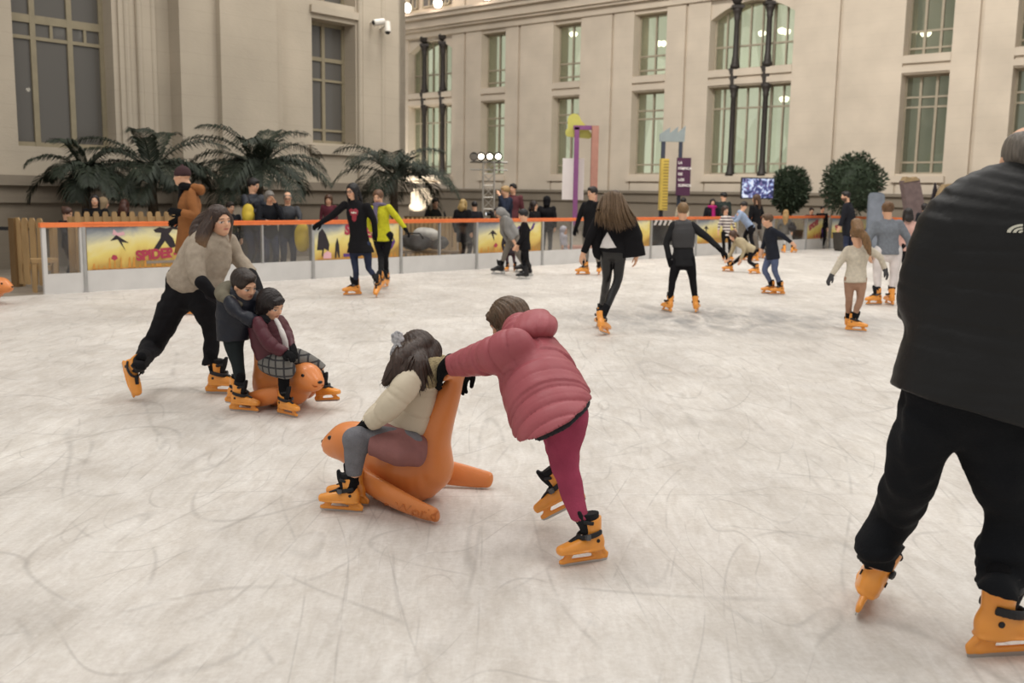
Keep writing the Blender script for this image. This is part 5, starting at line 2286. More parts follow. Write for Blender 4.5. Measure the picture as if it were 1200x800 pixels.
BAGD = mat('bag_dark_nylon', '#2e2b2b', .7, var=.2, vscale=8)
BAGG = mat('bag_grey_nylon', '#b9b6b0', .7, var=.2, vscale=8)
YEL = mat('yellow_nylon', '#cdb23c', .6, var=.12, vscale=6)
lump('duffel_bag', 'pale grey bag lying behind the clear section left of the black coat', 'bag', 500, 275, 21.3, (.28, .17, .15), BAGG, 3)
lump('duffel_bag', 'dark bag heaped under the grey bag behind the clear section', 'bag', 487, 284, 21.1, (.34, .18, .16), BAGD, 6, strap=True)
lump('duffel_bag', 'dark bag on the bench right of the pale grey bag', 'bag', 512, 285, 21.4, (.24, .16, .14), BAGD, 9, strap=True)
bb = P(498, 290, 21.2)
bn = empty('bench', (bb[0], bb[1], -.03), math.radians(20))
tag(bn, 'low wooden bench under the bags behind the clear barrier', 'bench')
MB().box(-.75, .75, -.2, -.02, .37, .41).box(-.75, .75, .02, .2, .37, .41).build('seat', WOODD, bn)
for sx in (-.65, .65):
    MB().box(sx - .03, sx + .03, -.17, .17, 0, .37).build('leg', WOODD, bn)
o = lump('folded_coat', 'yellow padded coat hanging over the rail behind the clear barrier', 'coat', 353, 279, 18.55, (.13, .06, .25), YEL, 4)
# ------------------------------------------------------------------ the orange push seals
SEAL = mat('seal_orange_plastic', '#d98446', .38, var=.05, vscale=4, coat=.15, bump=.05, bscale=80)
SEALK = mat('seal_black_eye', '#17120f', .25, var=.05)
SEALT = mat('seal_embossed_letters', '#c4733a', .4, var=.03)


def seal(label, loc, yaw, h=.0085, k=1.0, fl=1.0):
    f = Field(h)
    y3 = (0, 1, 0)
    f.add(Loft([((.14, 0, .17), .15, .15, y3), ((.0, 0, .165), .18, .17, y3), ((-.10, 0, .165), .175, .165, y3), ((-.15, 0, .18), .13, .13, y3)]), .03)
    f.add(Loft([((-.06, 0, .20), .15, .15, y3), ((-.145, 0, .32), .125, .115, y3), ((-.205, 0, .45), .095, .085, y3), ((-.265, 0, .58), .068, .06, y3), ((-.305, 0, .67), .055, .036, y3), ((-.315, 0, .70), .05, .024, y3)]), .08)
    f.add(Loft([((.12, 0, .20), .12, .12, y3), ((.26, 0, .25), .115, .115, y3)]), .06)
    f.add(Ell((.32, 0, .265), (.13, .118, .11)), .04)
    f.add(Ell((.42, 0, .235), (.075, .072, .06)), .05)
    f.add(Loft([((-.30, -.13, .695), .022, .022, (1, 0, 0)), ((-.31, 0, .70), .026, .024, (1, 0, 0)), ((-.30, .13, .695), .022, .022, (1, 0, 0))]), .04)
    for e in (-1, 1):
        f.add(Loft([((.19, e * .165, .145), .055, .035, (0, .3 * e, 1)), ((.19 - .11 * fl, e * (.165 + .045 * fl), .12), .07, .036, (0, .3 * e, 1)), ((.19 - .28 * fl, e * (.165 + .10 * fl), .085), .07, .034, (0, .4 * e, 1)), ((.19 - .44 * fl, e * (.165 + .145 * fl), .06), .058, .03, (0, .5 * e, 1)), ((.19 - .54 * fl, e * (.165 + .165 * fl), .05), .045, .026, (0, .5 * e, 1))]), .022)
    for o_, p_, k_ in f.ops:
        p_.clips.append((V3(0, 0, .004), V3(0, 0, -1)))
    f.sub(Loft([((.46, -.045, .225), .02, .004, (1, 0, 0)), ((.492, 0, .212), .02, .004, (1, 0, 0)), ((.46, .045, .225), .02, .004, (1, 0, 0))]), .006)
    Vt, Q = f.mesh()
    o = mesh_obj('seal_skating_aid', Vt * k, Q, SEAL, None, loc, True)
    o.rotation_euler = (0, 0, math.radians(yaw))
    tag(o, label, 'skating aid', 'orange seal skating aids')
    for e in (-1, 1):
        MB().ball(np.array((.395, e * .086, .298)) * k, np.array((.017, .011, .013)) * k, 10, 8).build('eye', SEALK, o, smooth=True)
    b = MB()
    b.ball(np.array((.491, 0, .25)) * k, np.array((.012, .022, .012)) * k, 10, 8)
    b.build('nose', SEALK, o, smooth=True)
    return o


s1 = at(463, 590)
SEAL1 = seal('orange seal carrying the girl in the cream jacket', (s1[0] + .03, s1[1] + .12, 0), 158)
s2 = at(322, 482)
SEAL2 = seal('orange seal carrying the child in the maroon jacket', (s2[0] + .0, s2[1] + .22, 0), -42, .0095, .97, .62)
s3 = at(-22, 356)
seal('orange seal peeking in at the left edge of the photo', (s3[0], s3[1], 0), -10, .012)

# ------------------------------------------------------------------ foreground people
BLK = cloth('#141316')
BLKG = cloth('#141416', kind='knit')


def fold_attr(*a):
    pass


def sleeveL(*st, **kw):
    return Loft([Est(*s) for s in st], **kw)


# ---- girl in the pink jacket
PINK = cloth('#9f5158', kind='shell')
MAUVE = cloth('#9c4059', kind='woven')
DGREY = cloth('#35373b')
fa = Skate(684, 660, 205, 0, 4, 0, H=1.22)
fb = Skate(662, 598, 176, 30, 0, .09, H=1.22)
Yh = fa.ankle[1] + .12
Yt = 4.62
jk = [Loft([Est(590, 398, 634, 384, Yt + .1, 1.3), Est(585, 414, 646, 395, Yt + .05, 1.35), Est(585, 440, 663, 414, Yt, 1.15), Est(592, 474, 678, 434, Yt - .14, 1.12), Est(602, 509, 693, 461, Yt - .26, 1.08)], flat=(0, 1), caps=(.9, 1)),
      Loft([Est(598, 383, 612, 430, Yt - .17, .95), Est(575, 393, 590, 437, Yt - .12, .95), Est(550, 405, 560, 440, Yt + .04, .95), Est(523, 418, 527, 440, Yt + .2, .95)], flat=(0, 1), caps=(1, 1)),
      Loft([Est(604, 385, 612, 425, Yt + .28, 1), Est(580, 397, 586, 432, Yt + .36, 1), Est(548, 413, 552, 440, Yt + .42, 1)], flat=(0, 1))]
hood = Loft([Est(600, 384, 612, 403, Yt + .06, 2.6), Est(611, 368, 624, 399, Yt + .04, 2.4), Est(629, 363, 637, 398, Yt + .02, 2.3), Est(642, 368, 645, 397, Yt + .02, 2.2)], caps=(.8, .7))
legA = [Loft([Est(637, 478, 687, 466, Yh, .7), Est(638, 500, 689, 492, Yh, .78), Est(643, 530, 680, 530, Yh, .95), Est(650, 560, 681, 559, Yh - .03, .95), Est(661, 588, 686, 586, Yh - .08, 1), Est(668, 609, 690, 606, fa.cuff[1], 1)], flat=(0, 1))]
legB = [Loft([Est(640, 482, 676, 480, Yh + .12, .9), Est(637, 507, 664, 507, Yh + .2, .95), Est(641, 532, 664, 530, Yh + .28, 1), Est(647, 560, 667, 556, fb.cuff[1], 1)], flat=(0, 1))]
shirt = [Loft([Est(612, 474, 684, 444, Yt - .18, 1.0), Est(626, 514, 692, 474, Yt - .26, .95)], flat=(0, 1))]
hp = Head(P(594, 376, Yt + .28), .215, 150, 30, -6)
wl_, wr_ = P(522, 430, Yt + .24), P(549, 431, Yt + .44)
person('girl in a pink quilted jacket bending forward to push the seal', (fa.ankle[0] - .05, fa.ankle[1], 0), hp,
       [piece('trousers', MAUVE, legA + legB, k=.03, fold=(.006, 34), h=.008),
        piece('shirt', DGREY, shirt, k=.02, fold=(.003, 25), h=.009, label='dark grey shirt hem'),
        piece('jacket', PINK, jk, k=.03, fold=(.003, 20), quilt=(.085, .016), h=.0075),
        piece('hood', PINK, [hood], k=.02, fold=(.003, 18), h=.0075, body=False),
        piece('sock', BLKG, [tubeL([fa.ankle, P(677, 602, fa.cuff[1])], [.034, .029])], h=.008), piece('sock', BLKG, [tubeL([fb.ankle, P(658, 548, fb.cuff[1])], [.035, .036])], h=.008)],
       dict(style='bob', color='#5d4a38', h=.0065, amp=.02, tubes=[([hp.p(.28, .05, 0), hp.p(.33, .1, -.35), hp.p(.3, .16, -.75)], [.11 * .215, .13 * .215, .04]), ([hp.p(0, -.3, .1), hp.p(.1, -.3, -.3), hp.p(.1, -.2, -.55)], [.07, .07, .04])]),
       [Hand(wl_, nrm(P(511, 443, Yt + .30) - wl_), (.6, .3, -.6), .175, .45, 1, BLKG), Hand(wr_, nrm(P(538, 452, Yt + .46) - wr_), (-.2, -.2, -1), .165, .5, -1, BLKG)],
       [fa, fb], .0075, 'hi', neck=P(607, 392, Yt + .12), child=True)

locks(PEOPLE[-1], [[hp.p(.05, -.1, .52), hp.p(.36, .05, .2), hp.p(.36, .14, -.25), P(573, 396, Yt + .2)],
                   [hp.p(.05, -.2, .5), hp.p(.36, -.18, .2), hp.p(.36, -.12, -.25), P(583, 404, Yt + .12)],
                   [hp.p(.0, -.35, .42), hp.p(.26, -.4, .1), hp.p(.26, -.36, -.25), P(592, 400, Yt + .08)]], 90, '#54432f', r=.0045, jit=.006, seed=6)
# ---- girl in the cream jacket on the seal
CREAM = cloth('#c8bca6', kind='shell')
TAUPE = cloth('#8a5f5c')
TIGHT = cloth('#77777c', kind='knit')
FUR = mat('hood_fur_beige', '#a39473', .95, var=.3, vscale=40, bump=1.0, bscale=140, spec=.1)
fc = Skate(400, 599, 176, -2, 0, 0, H=1.08)
Yc = 5.0
Yl = fc.ankle[1]
cj = [Loft([Est(476, 424, 513, 420, Yc + .02, 1.1), Est(468, 436, 519, 434, Yc, .95), Est(463, 462, 513, 466, Yc, .95), Est(452, 490, 503, 500, Yc, 1.0), Est(441, 500, 491, 524, Yc, 1.05)], flat=(0, 1), caps=(.8, 1)),
      Loft([Est(470, 433, 496, 446, Yc - .17, .9), Est(455, 454, 482, 472, Yc - .22, .95), Est(441, 473, 462, 492, Yc - .22, 1), Est(427, 489, 438, 503, Yc - .16, 1)], flat=(0, 1)),
      Loft([Est(470, 433, 496, 446, Yc + .17, .9), Est(452, 456, 478, 472, Yc + .22, .95), Est(436, 475, 455, 492, Yc + .2, 1), Est(424, 489, 436, 501, Yc + .12, 1)], flat=(0, 1))]
sk_ = [Loft([Est(494, 508, 480, 541, Yc - .03, 2.4), Est(472, 498, 461, 540, Yc - .05, 2.3), Est(453, 496, 446, 535, Yc - .06, 2.3), Est(439, 497, 434, 531, Yc - .06, 2.3)], caps=(.7, .5), flat=(0, 1))]
tl = [Loft([Est(484, 505, 478, 535, Yc - .1, 1), Est(455, 500, 450, 531, Yc - .13, 1), Est(426, 500, 424, 527, (Yc + Yl) / 2 - .08, 1), Est(411, 504, 415, 525, Yl - .04, 1.1)]),
      Loft([Est(404, 512, 430, 514, Yl - .04, 1), Est(403, 530, 429, 532, Yl - .02, 1), Est(405, 556, 424, 557, Yl, 1)], flat=(0, 1)),
      Loft([Est(484, 505, 478, 535, Yc + .1, 1), Est(455, 500, 450, 531, Yc + .14, 1), Est(420, 503, 418, 528, Yc + .2, 1), Est(411, 506, 413, 525, Yc + .22, 1.1)]),
      Loft([Est(402, 512, 428, 514, Yc + .22, 1), Est(401, 530, 427, 532, Yc + .22, 1), Est(407, 552, 424, 554, Yc + .22, 1)], flat=(0, 1))]
fd = Skate(408, 590, 170, -2, 0, .01, H=1.08)
hc_ = Head(P(487, 414, Yc + .02), .215, 158, 12, 0)
hk = hc_.hh
dn = V3(0, 0, -1)
hl = [([hc_.p(.05, -.3, .2), P(474, 418, Yc - .13), P(462, 436, Yc - .17), P(449, 450, Yc - .2)], [.05, .055, .045, .014]),
      ([hc_.p(.2, -.2, .0), P(488, 428, Yc - .15), P(492, 445, Yc - .17), P(495, 457, Yc - .17)], [.06, .055, .04, .012]),
      ([hc_.p(.1, -.25, .0), P(478, 430, Yc - .15), P(470, 445, Yc - .18), P(462, 455, Yc - .2)], [.06, .055, .04, .012]),
      ([hc_.p(-.1, -.3, .0), P(500, 425, Yc - .05), P(502, 436, Yc - .08)], [.07, .06, .03]),
      ([hc_.p(.3, .05, .1), P(469, 420, Yc - .13), P(465, 438, Yc - .15)], [.05, .05, .02])]
fur = [Loft([Est(486, 424, 490, 438, Yc - .14, 1.1), Est(503, 418, 503, 444, Yc - .09, 1.1), Est(516, 417, 519, 442, Yc + .03, 1.3), Est(510, 415, 512, 436, Yc + .14, 1.1), Est(490, 420, 492, 434, Yc + .17, 1.1)]),
       Loft([Est(480, 433, 493, 450, Yc - .15, .8), Est(495, 434, 506, 455, Yc - .13, .8), Est(510, 432, 520, 448, Yc - .06, .8)])]
person('small girl in a cream jacket with a grey bow sitting on the seal', (s1[0], s1[1], 0), hc_,
       [piece('tights', TIGHT, tl, k=.03, fold=(.0015, 30), h=.008),
        piece('skirt', TAUPE, sk_, k=.03, fold=(.004, 22), h=.009, body=False),
        piece('jacket', CREAM, cj, k=.03, fold=(.006, 20), quilt=(.13, .011), h=.008),
        piece('hood_fur', FUR, fur, k=.03, fold=(.005, 60), h=.009, body=False),
        piece('sock', BLKG, [tubeL([fc.ankle, P(414, 548, Yl)], [.035, .036])], h=.008), piece('sock', BLKG, [tubeL([fd.ankle, P(415, 548, Yc + .22)], [.035, .036])], h=.008)],
       dict(style='long', color='#3a2a22', h=.0065, length=.35, amp=.016, tubes=hl),
       [Hand(P(431, 497, Yc - .15), nrm(P(420, 505, Yc - .03) - P(431, 497, Yc - .15)), (0, .3, -1), .125, .5, 1, BLKG), Hand(P(429, 496, Yc + .12), nrm(P(419, 505, Yc + .05) - P(429, 496, Yc + .12)), (0, -.3, -1), .125, .5, -1, BLKG)],
       [fc, fd], .0075, 'hi', neck=P(489, 428, Yc + .02), child=True)
Z0 = .0
cgp = PEOPLE[-1]
locks(cgp, [[hc_.p(.12, -.42, .25), P(472, 412, Yc - .15), P(459, 432, Yc - .19), P(446, 450, Yc - .21)],
            [hc_.p(.2, -.36, .12), P(477, 418, Yc - .17), P(466, 438, Yc - .2), P(458, 456, Yc - .2)],
            [hc_.p(.26, -.3, .1), P(484, 422, Yc - .18), P(478, 440, Yc - .21), P(474, 456, Yc - .21)],
            [hc_.p(.3, -.26, .1), P(491, 424, Yc - .18), P(492, 442, Yc - .2), P(495, 460, Yc - .19)],
            [hc_.p(.2, -.38, .1), P(499, 420, Yc - .14), P(503, 434, Yc - .16), P(507, 447, Yc - .15)]], 120, '#34251d', r=.0045, jit=.008, seed=4)
# the bow on her hair
f = Field(.005)
c = P(466, 397, Yc - .11)
f.add(Ell(c, (.018, .018, .018)), .01)
for dx, dz in ((-.03, .022), (.02, .03), (-.028, -.014), (.03, -.002), (-.005, .04), (0, -.03)):
    f.add(Ell(c + V3(dx, 0, dz) * .65, (.015, .013, .016)), .006)
f.add(Loft([(c + V3(.005, -.01, -.02), .011, .004, (1, 0, 0)), (c + V3(.03, -.03, -.06), .012, .004, (1, 0, 0)), (c + V3(.04, -.035, -.115), .013, .004, (1, 0, 0))]), .006)
f.add(Loft([(c + V3(-.005, -.01, -.02), .01, .004, (1, 0, 0)), (c + V3(-.022, -.02, -.05), .012, .004, (1, 0, 0)), (c + V3(-.03, -.02, -.08), .012, .004, (1, 0, 0))]), .006)
Vt, Q = f.mesh()
pg = PEOPLE[-1]
bm_ = mat('bow_grey_print', '#a9a9ac', .8, var=.75, vscale=55)
o = mesh_obj('hair_bow', Vt - np.array(pg.location), Q, bm_, pg, (0, 0, 0), True)

# ---- the mother in the beige sweater
BEIGE = cloth('#a89b8b', kind='knit')
mb1 = Skate(262, 461, -8, 0, 0, 0, H=1.6)
mb2 = Skate(149, 446, -42, 58, 0, .14, H=1.6)
Ym = mb1.ankle[1] + .12
tm = [Loft([Est(236, 273, 268, 277, Ym + .05, .8), Est(221, 280, 273, 285, Ym, .7), Est(208, 300, 272, 306, Ym, .62), Est(198, 318, 264, 326, Ym, .68), Est(196, 328, 254, 342, Ym, .78), Est(212, 339, 246, 354, Ym, .95)], flat=(0, 1), caps=(.8, 1)),
      Loft([Est(219, 285, 246, 288, Ym - .13, .8), Est(216, 305, 240, 303, Ym - .19, .85), Est(222, 328, 241, 321, Ym - .23, .9), Est(228, 336, 241, 327, Ym - .24, .95)], flat=(0, 1)),
      Loft([Est(256, 282, 279, 284, Ym + .18, .9), Est(268, 303, 288, 300, Ym + .22, .95), Est(284, 322, 302, 316, Ym + .16, .95)], flat=(0, 1))]
neckp = [Loft([Est(241, 281, 268, 283, Ym, .9), Est(243, 272, 265, 274, Ym, .95), Est(246, 265, 265, 268, Ym, 1)], flat=(0, 1))]
fore = [Loft([Est(229, 334, 243, 326, Ym - .26, .95), Est(243, 347, 252, 338, Ym - .24, .95), Est(252, 354, 259, 347, Ym - .22, .95)])]
fore2 = [Loft([Est(286, 318, 299, 315, Ym + .16, .95), Est(296, 336, 306, 330, Ym + .02, .95), Est(300, 346, 309, 342, Ym - .06, .95)])]
tm2 = [Loft([Est(195, 322, 246, 338, Ym, .7), Est(193, 335, 240, 350, Ym, .75), Est(184, 358, 218, 366, Ym, .9), Est(175, 385, 202, 393, Ym - .02, 1), Est(163, 406, 189, 412, Ym - .04, 1), Est(155, 425, 171, 432, mb2.cuff[1], 1)], flat=(0, 1)),
       Loft([Est(208, 340, 252, 334, Ym - .02, .85), Est(222, 360, 256, 357, Ym - .04, .9), Est(237, 385, 257, 382, Ym - .05, 1), Est(239, 405, 257, 404, Ym - .08, 1), Est(237, 428, 254, 426, mb1.cuff[1], 1)], flat=(0, 1))]
hm = Head(P(257, 259, Ym - .04), .235, -40, 2, 6)
hh = hm.hh
mh = [([hm.p(-.2, -.1, .3), hm.p(-.34, -.05, 0), P(240, 270, Ym - .12), P(236, 284, Ym - .16), P(240, 291, Ym - .17)], [.045, .05, .055, .05, .02]),
      ([hm.p(.2, .0, .3), hm.p(.36, .02, 0), P(266, 272, Ym + .06), P(266, 284, Ym - .02)], [.03, .035, .04, .02]),
      ([hm.p(0, -.4, .1), P(237, 262, Ym + .02), P(230, 275, Ym - .03), P(229, 284, Ym - .05)], [.075, .07, .06, .025])]
SWK = piece('sweater', BEIGE, tm, k=.07, fold=(.007, 15), h=.009)
person('woman in a beige turtleneck sweater leaning over the boy', (mb1.ankle[0] - .3, mb1.ankle[1], 0), hm,
       [piece('trousers', BLK, tm2, k=.03, fold=(.006, 28), h=.009), SWK,
        piece('turtleneck', BEIGE, neckp, k=.02, fold=(.004, 40), h=.008, body=False),
        piece('undersleeve', BLK, fore + fore2, k=.02, fold=(.002, 40), h=.007, label='black knitted cuff of the sleeve'),
        piece('sock', BLKG, [tubeL([mb1.ankle, P(247, 415, mb1.cuff[1])], [.045, .046])], h=.009), piece('sock', BLKG, [tubeL([mb2.ankle, P(166, 418, mb2.cuff[1])], [.036, .038])], h=.009)],
       dict(style='pony', color='#3a2a22', tip='#8a6a4a', tipu=-.3, h=.007, tubes=mh, amp=.014),
       [Hand(P(254, 350, Ym - .22), nrm(P(270, 358, Ym - .2) - P(254, 350, Ym - .22)), (.2, .3, -1), .18, .45, -1, cloth('#2a282b', kind='knit')), Hand(P(304, 343, Ym - .05), nrm(P(307, 356, Ym - .15) - P(304, 343, Ym - .05)), (-1, 0, -.3), .17, .4, 1, cloth('#2a282b', kind='knit'))],
       [mb1, mb2], .0085, 'hi', neck=P(254, 279, Ym + .02), browcol='#2c1d15')

locks(PEOPLE[-1], [[hm.p(-.1, .1, .5), hm.p(-.36, .12, .15), P(243, 270, Ym - .14), P(242, 288, Ym - .18)],
                   [hm.p(-.12, -.1, .5), hm.p(-.38, -.1, .12), P(238, 272, Ym - .15), P(235, 290, Ym - .17)],
                   [hm.p(-.1, -.3, .45), hm.p(-.33, -.3, .1), P(234, 270, Ym - .1), P(230, 284, Ym - .12)]], 80, '#6a4d36', r=.006, jit=.008, seed=8)
# ---- boy in the navy jacket
NAVY = cloth('#191c27', kind='shell')
OLIVE = cloth('#6f695a')
DTEAL = cloth('#22282a')
b1 = Skate(286, 482, -16, 0, 0, 0, H=1.2)
b2 = Skate(281, 474, -12, 4, 0, .03, H=1.2)
Yb = b1.ankle[1] + .08
bj = [Loft([Est(260, 341, 302, 343, Yb, .7), Est(254, 352, 304, 356, Yb, .72), Est(253, 375, 297, 380, Yb, .75), Est(255, 399, 292, 398, Yb, .85)], flat=(0, 1), caps=(.7, 1)),
      Loft([Est(259, 352, 281, 357, Yb - .14, .9), Est(268, 366, 288, 366, Yb - .19, .9), Est(284, 378, 299, 368, Yb - .2, 1), Est(294, 384, 305, 372, Yb - .16, 1)], flat=(0, 1)),
      Loft([Est(288, 342, 304, 344, Yb + .12, .9), Est(298, 352, 308, 348, Yb + .06, 1), Est(300, 366, 310, 362, Yb - .04, 1)], flat=(0, 1))]
bh = [Loft([Est(256, 341, 266, 352, Yb - .1, 1.1), Est(259, 331, 270, 349, Yb + .0, 1.4), Est(266, 331, 277, 345, Yb + .08, 1.2)]),
      Loft([Est(258, 344, 270, 354, Yb - .13, .9), Est(266, 350, 279, 358, Yb - .14, .7), Est(278, 353, 286, 360, Yb - .1, .6)])]
bt_ = [Loft([Est(260, 392, 288, 392, Yb, .8), Est(264, 408, 285, 408, Yb - .02, .95), Est(272, 430, 287, 430, Yb - .03, 1), Est(276, 453, 288, 453, b1.cuff[1], 1)], flat=(0, 1)),
       Loft([Est(262, 392, 287, 392, Yb + .1, .9), Est(266, 410, 284, 410, Yb + .12, 1), Est(273, 430, 286, 430, Yb + .12, 1), Est(276, 452, 286, 452, b2.cuff[1], 1)], flat=(0, 1))]
hb = Head(P(286, 334, Yb - .06), .225, -32, 20, 8)
person('boy in a navy jacket standing behind the seated child', (b1.ankle[0], b1.ankle[1], 0), hb,
       [piece('trousers', DTEAL, bt_, k=.02, fold=(.003, 30), h=.0085), piece('jacket', NAVY, bj, k=.03, fold=(.004, 24), quilt=(.11, .005), h=.0085),
        piece('hood', OLIVE, bh, k=.02, fold=(.004, 25), h=.008, body=False),
        piece('sock', BLKG, [tubeL([b1.ankle, P(282, 442, b1.cuff[1])], [.035, .036])], h=.008), piece('sock', BLKG, [tubeL([b2.ankle, P(277, 442, b2.cuff[1])], [.035, .036])], h=.008)],
       dict(style='short', color='#2d221c', h=.0065, amp=.01),
       [Hand(P(299, 377, Yb - .18), nrm(P(309, 372, Yb - .22) - P(299, 377, Yb - .18)), (0, .6, -.6), .14, .6, -1, BLKG), Hand(P(305, 365, Yb - .04), nrm(P(303, 374, Yb - .1) - P(305, 365, Yb - .04)), (-.5, .6, -.5), .14, .6, 1, BLKG)],
       [b1, b2], .0075, 'hi', neck=P(278, 346, Yb), child=True)

# ---- child in the maroon jacket on the second seal
MAROON = cloth('#4e1f29', kind='shell')


def plaid():
    t = NT('plaid_grey')
    tc = t.n('ShaderNodeTexCoord')
    sp = t.n('ShaderNodeSeparateXYZ')
    t.l(tc.outputs['Object'], sp.inputs[0])
    acc = None
    for ax in ('X', 'Z'):
        m1 = t.n('ShaderNodeMath', operation='MULTIPLY')
        m1.inputs[1].default_value = 17.0
        t.l(sp.outputs[ax], m1.inputs[0])
        fr = t.n('ShaderNodeMath', operation='FRACT')
        t.l(m1.outputs[0], fr.inputs[0])
        lt = t.n('ShaderNodeMath', operation='LESS_THAN')
        lt.inputs[1].default_value = .22
        t.l(fr.outputs[0], lt.inputs[0])
        if acc is None:
            acc = lt.outputs[0]
        else:
            ad = t.n('ShaderNodeMath', operation='MAXIMUM')
            t.l(acc, ad.inputs[0])
            t.l(lt.outputs[0], ad.inputs[1])
            acc = ad.outputs[0]
    mx = t.n('ShaderNodeMix', data_type='RGBA')
    mx.inputs[6].default_value = lin('#75736f')
    mx.inputs[7].default_value = lin('#3c3b3d')
    t.l(acc, mx.inputs[0])
    t.l(mx.outputs[2], t.b.inputs['Base Color'])
    t.set(Roughness=.9, Specular_IOR_Level=.2)
    return t.m


WHITE = cloth('#d8d3d0')
m1_ = Skate(337, 487, -38, 0, 0, 0, H=1.1)
m2_ = Skate(384, 470, -25, -8, 0, .06, H=1.1)
Yk = m1_.ankle[1] + .12
mj = [Loft([Est(296, 372, 330, 374, Yk + .03, .75), Est(291, 383, 335, 385, Yk + .02, .8), Est(294, 403, 341, 402, Yk, .8), Est(301, 421, 338, 418, Yk, .95)], flat=(0, 1), caps=(.7, 1)),
      Loft([Est(294, 376, 312, 380, Yk - .15, .95), Est(300, 394, 318, 392, Yk - .2, .95), Est(312, 410, 328, 402, Yk - .21, 1), Est(330, 418, 339, 408, Yk - .2, 1)], flat=(0, 1)),
      Loft([Est(322, 374, 335, 374, Yk + .1, .95), Est(330, 390, 343, 388, Yk + .06, .95), Est(337, 407, 346, 404, Yk - .08, 1)], flat=(0, 1))]
ms = [Loft([Est(320, 374, 327, 375, Yk - .115, .7), Est(326, 386, 333, 387, Yk - .14, .7), Est(331, 402, 338, 402, Yk - .135, .7), Est(331, 412, 338, 411, Yk - .12, .7)]),
      Loft([Est(338, 409, 347, 406, Yk - .09, 1), Est(338, 412, 348, 409, Yk - .1, 1)])]
mp_ = [Loft([Est(317, 412, 316, 438, Yk - .02, 1.1), Est(324, 415, 326, 442, Yk - .12, 1.05), Est(334, 421, 336, 445, m1_.ankle[1] - .04, 1)]),
       Loft([Est(318, 423, 344, 425, m1_.ankle[1] - .05, 1), Est(321, 433, 343, 436, m1_.ankle[1] - .05, 1), Est(323, 440, 341, 442, m1_.ankle[1] - .05, 1)], flat=(0, 1)),
       Loft([Est(325, 410, 325, 432, Yk + .1, 1.1), Est(350, 408, 348, 432, Yk + .05, 1.05), Est(372, 420, 364, 436, m2_.ankle[1] + .02, 1), Est(382, 428, 372, 440, m2_.ankle[1] + .02, 1)], flat=(0, 1))]
so = [Loft([Est(326, 436, 340, 438, m1_.ankle[1] - .03, 1), Est(326, 450, 339, 452, m1_.ankle[1] - .02, 1), Est(328, 464, 340, 464, m1_.ankle[1], 1)]),
      Loft([Est(368, 430, 380, 438, m2_.ankle[1], 1), Est(376, 448, 386, 450, m2_.ankle[1], 1)])]
hm2 = Head(P(318, 357, Yk - .03), .215, -28, 24, 6)
person('child in a maroon jacket and plaid trousers sitting on the seal', (s2[0], s2[1], 0), hm2,
       [piece('sock', BLKG, so[:1], k=.02, h=.008), piece('sock', BLKG, so[1:], k=.02, h=.008), piece('trousers', plaid(), mp_, k=.02, fold=(.003, 26), h=.0085),
        piece('shirt', WHITE, ms, k=.01, fold=(.002, 30), h=.007, body=False),
        piece('jacket', MAROON, mj, k=.025, fold=(.003, 24), quilt=(.075, .006), h=.0085)],
       dict(style='bob', color='#231b1a', h=.0065, amp=.02),
       [Hand(P(334, 413, Yk - .2), nrm(P(345, 418, Yk - .26) - P(334, 413, Yk - .2)), (0, .4, -1), .125, .6, -1, BLKG), Hand(P(343, 408, Yk - .1), nrm(P(346, 419, Yk - .2) - P(343, 408, Yk - .1)), (-.6, 0, -.6), .125, .6, 1, BLKG)],
       [m1_, m2_], .0075, 'hi', neck=P(312, 371, Yk + .02), child=True)

# ---- the man in the black quilted jacket at the right
MBLK = cloth('#0d0d0e', kind='shell')
JEAN = cloth('#101216')
a1 = Skate(1182, 768, 8, 0, 0, 0, H=1.8)
a2 = Skate(1006, 706, 66, 3, 22, .012, H=1.8)
Yn = a1.ankle[1] + .05
nj = [Loft([Est(1152, 214, 1240, 214, Yn + .02, .8), Est(1112, 238, 1268, 236, Yn, .58), Est(1082, 268, 1282, 268, Yn, .58), Est(1076, 330, 1276, 333, Yn, .64), Est(1064, 390, 1264, 395, Yn, .68), Est(1054, 425, 1254, 440, Yn, .74), Est(1047, 452, 1246, 507, Yn, .78)], flat=(0, 1), caps=(.5, 1)),
      Loft([Est(1086, 252, 1145, 276, Yn + .02, .8), Est(1062, 300, 1124, 316, Yn + .02, .9), Est(1051, 350, 1106, 362, Yn + .06, .9), Est(1060, 378, 1110, 398, Yn + .2, .9), Est(1090, 395, 1130, 415, Yn + .34, .9)], flat=(0, 1)),
      Loft([Est(1278, 252, 1222, 276, Yn, .85), Est(1306, 320, 1250, 330, Yn + .02, .9), Est(1312, 380, 1262, 385, Yn + .1, .9), Est(1286, 418, 1242, 418, Yn + .28, .9)], flat=(0, 1))]
ncol = [Loft([Est(1158, 222, 1236, 222, Yn + .03, .95), Est(1164, 208, 1230, 208, Yn + .04, .98)], flat=(0, 1), caps=(1, .4))]
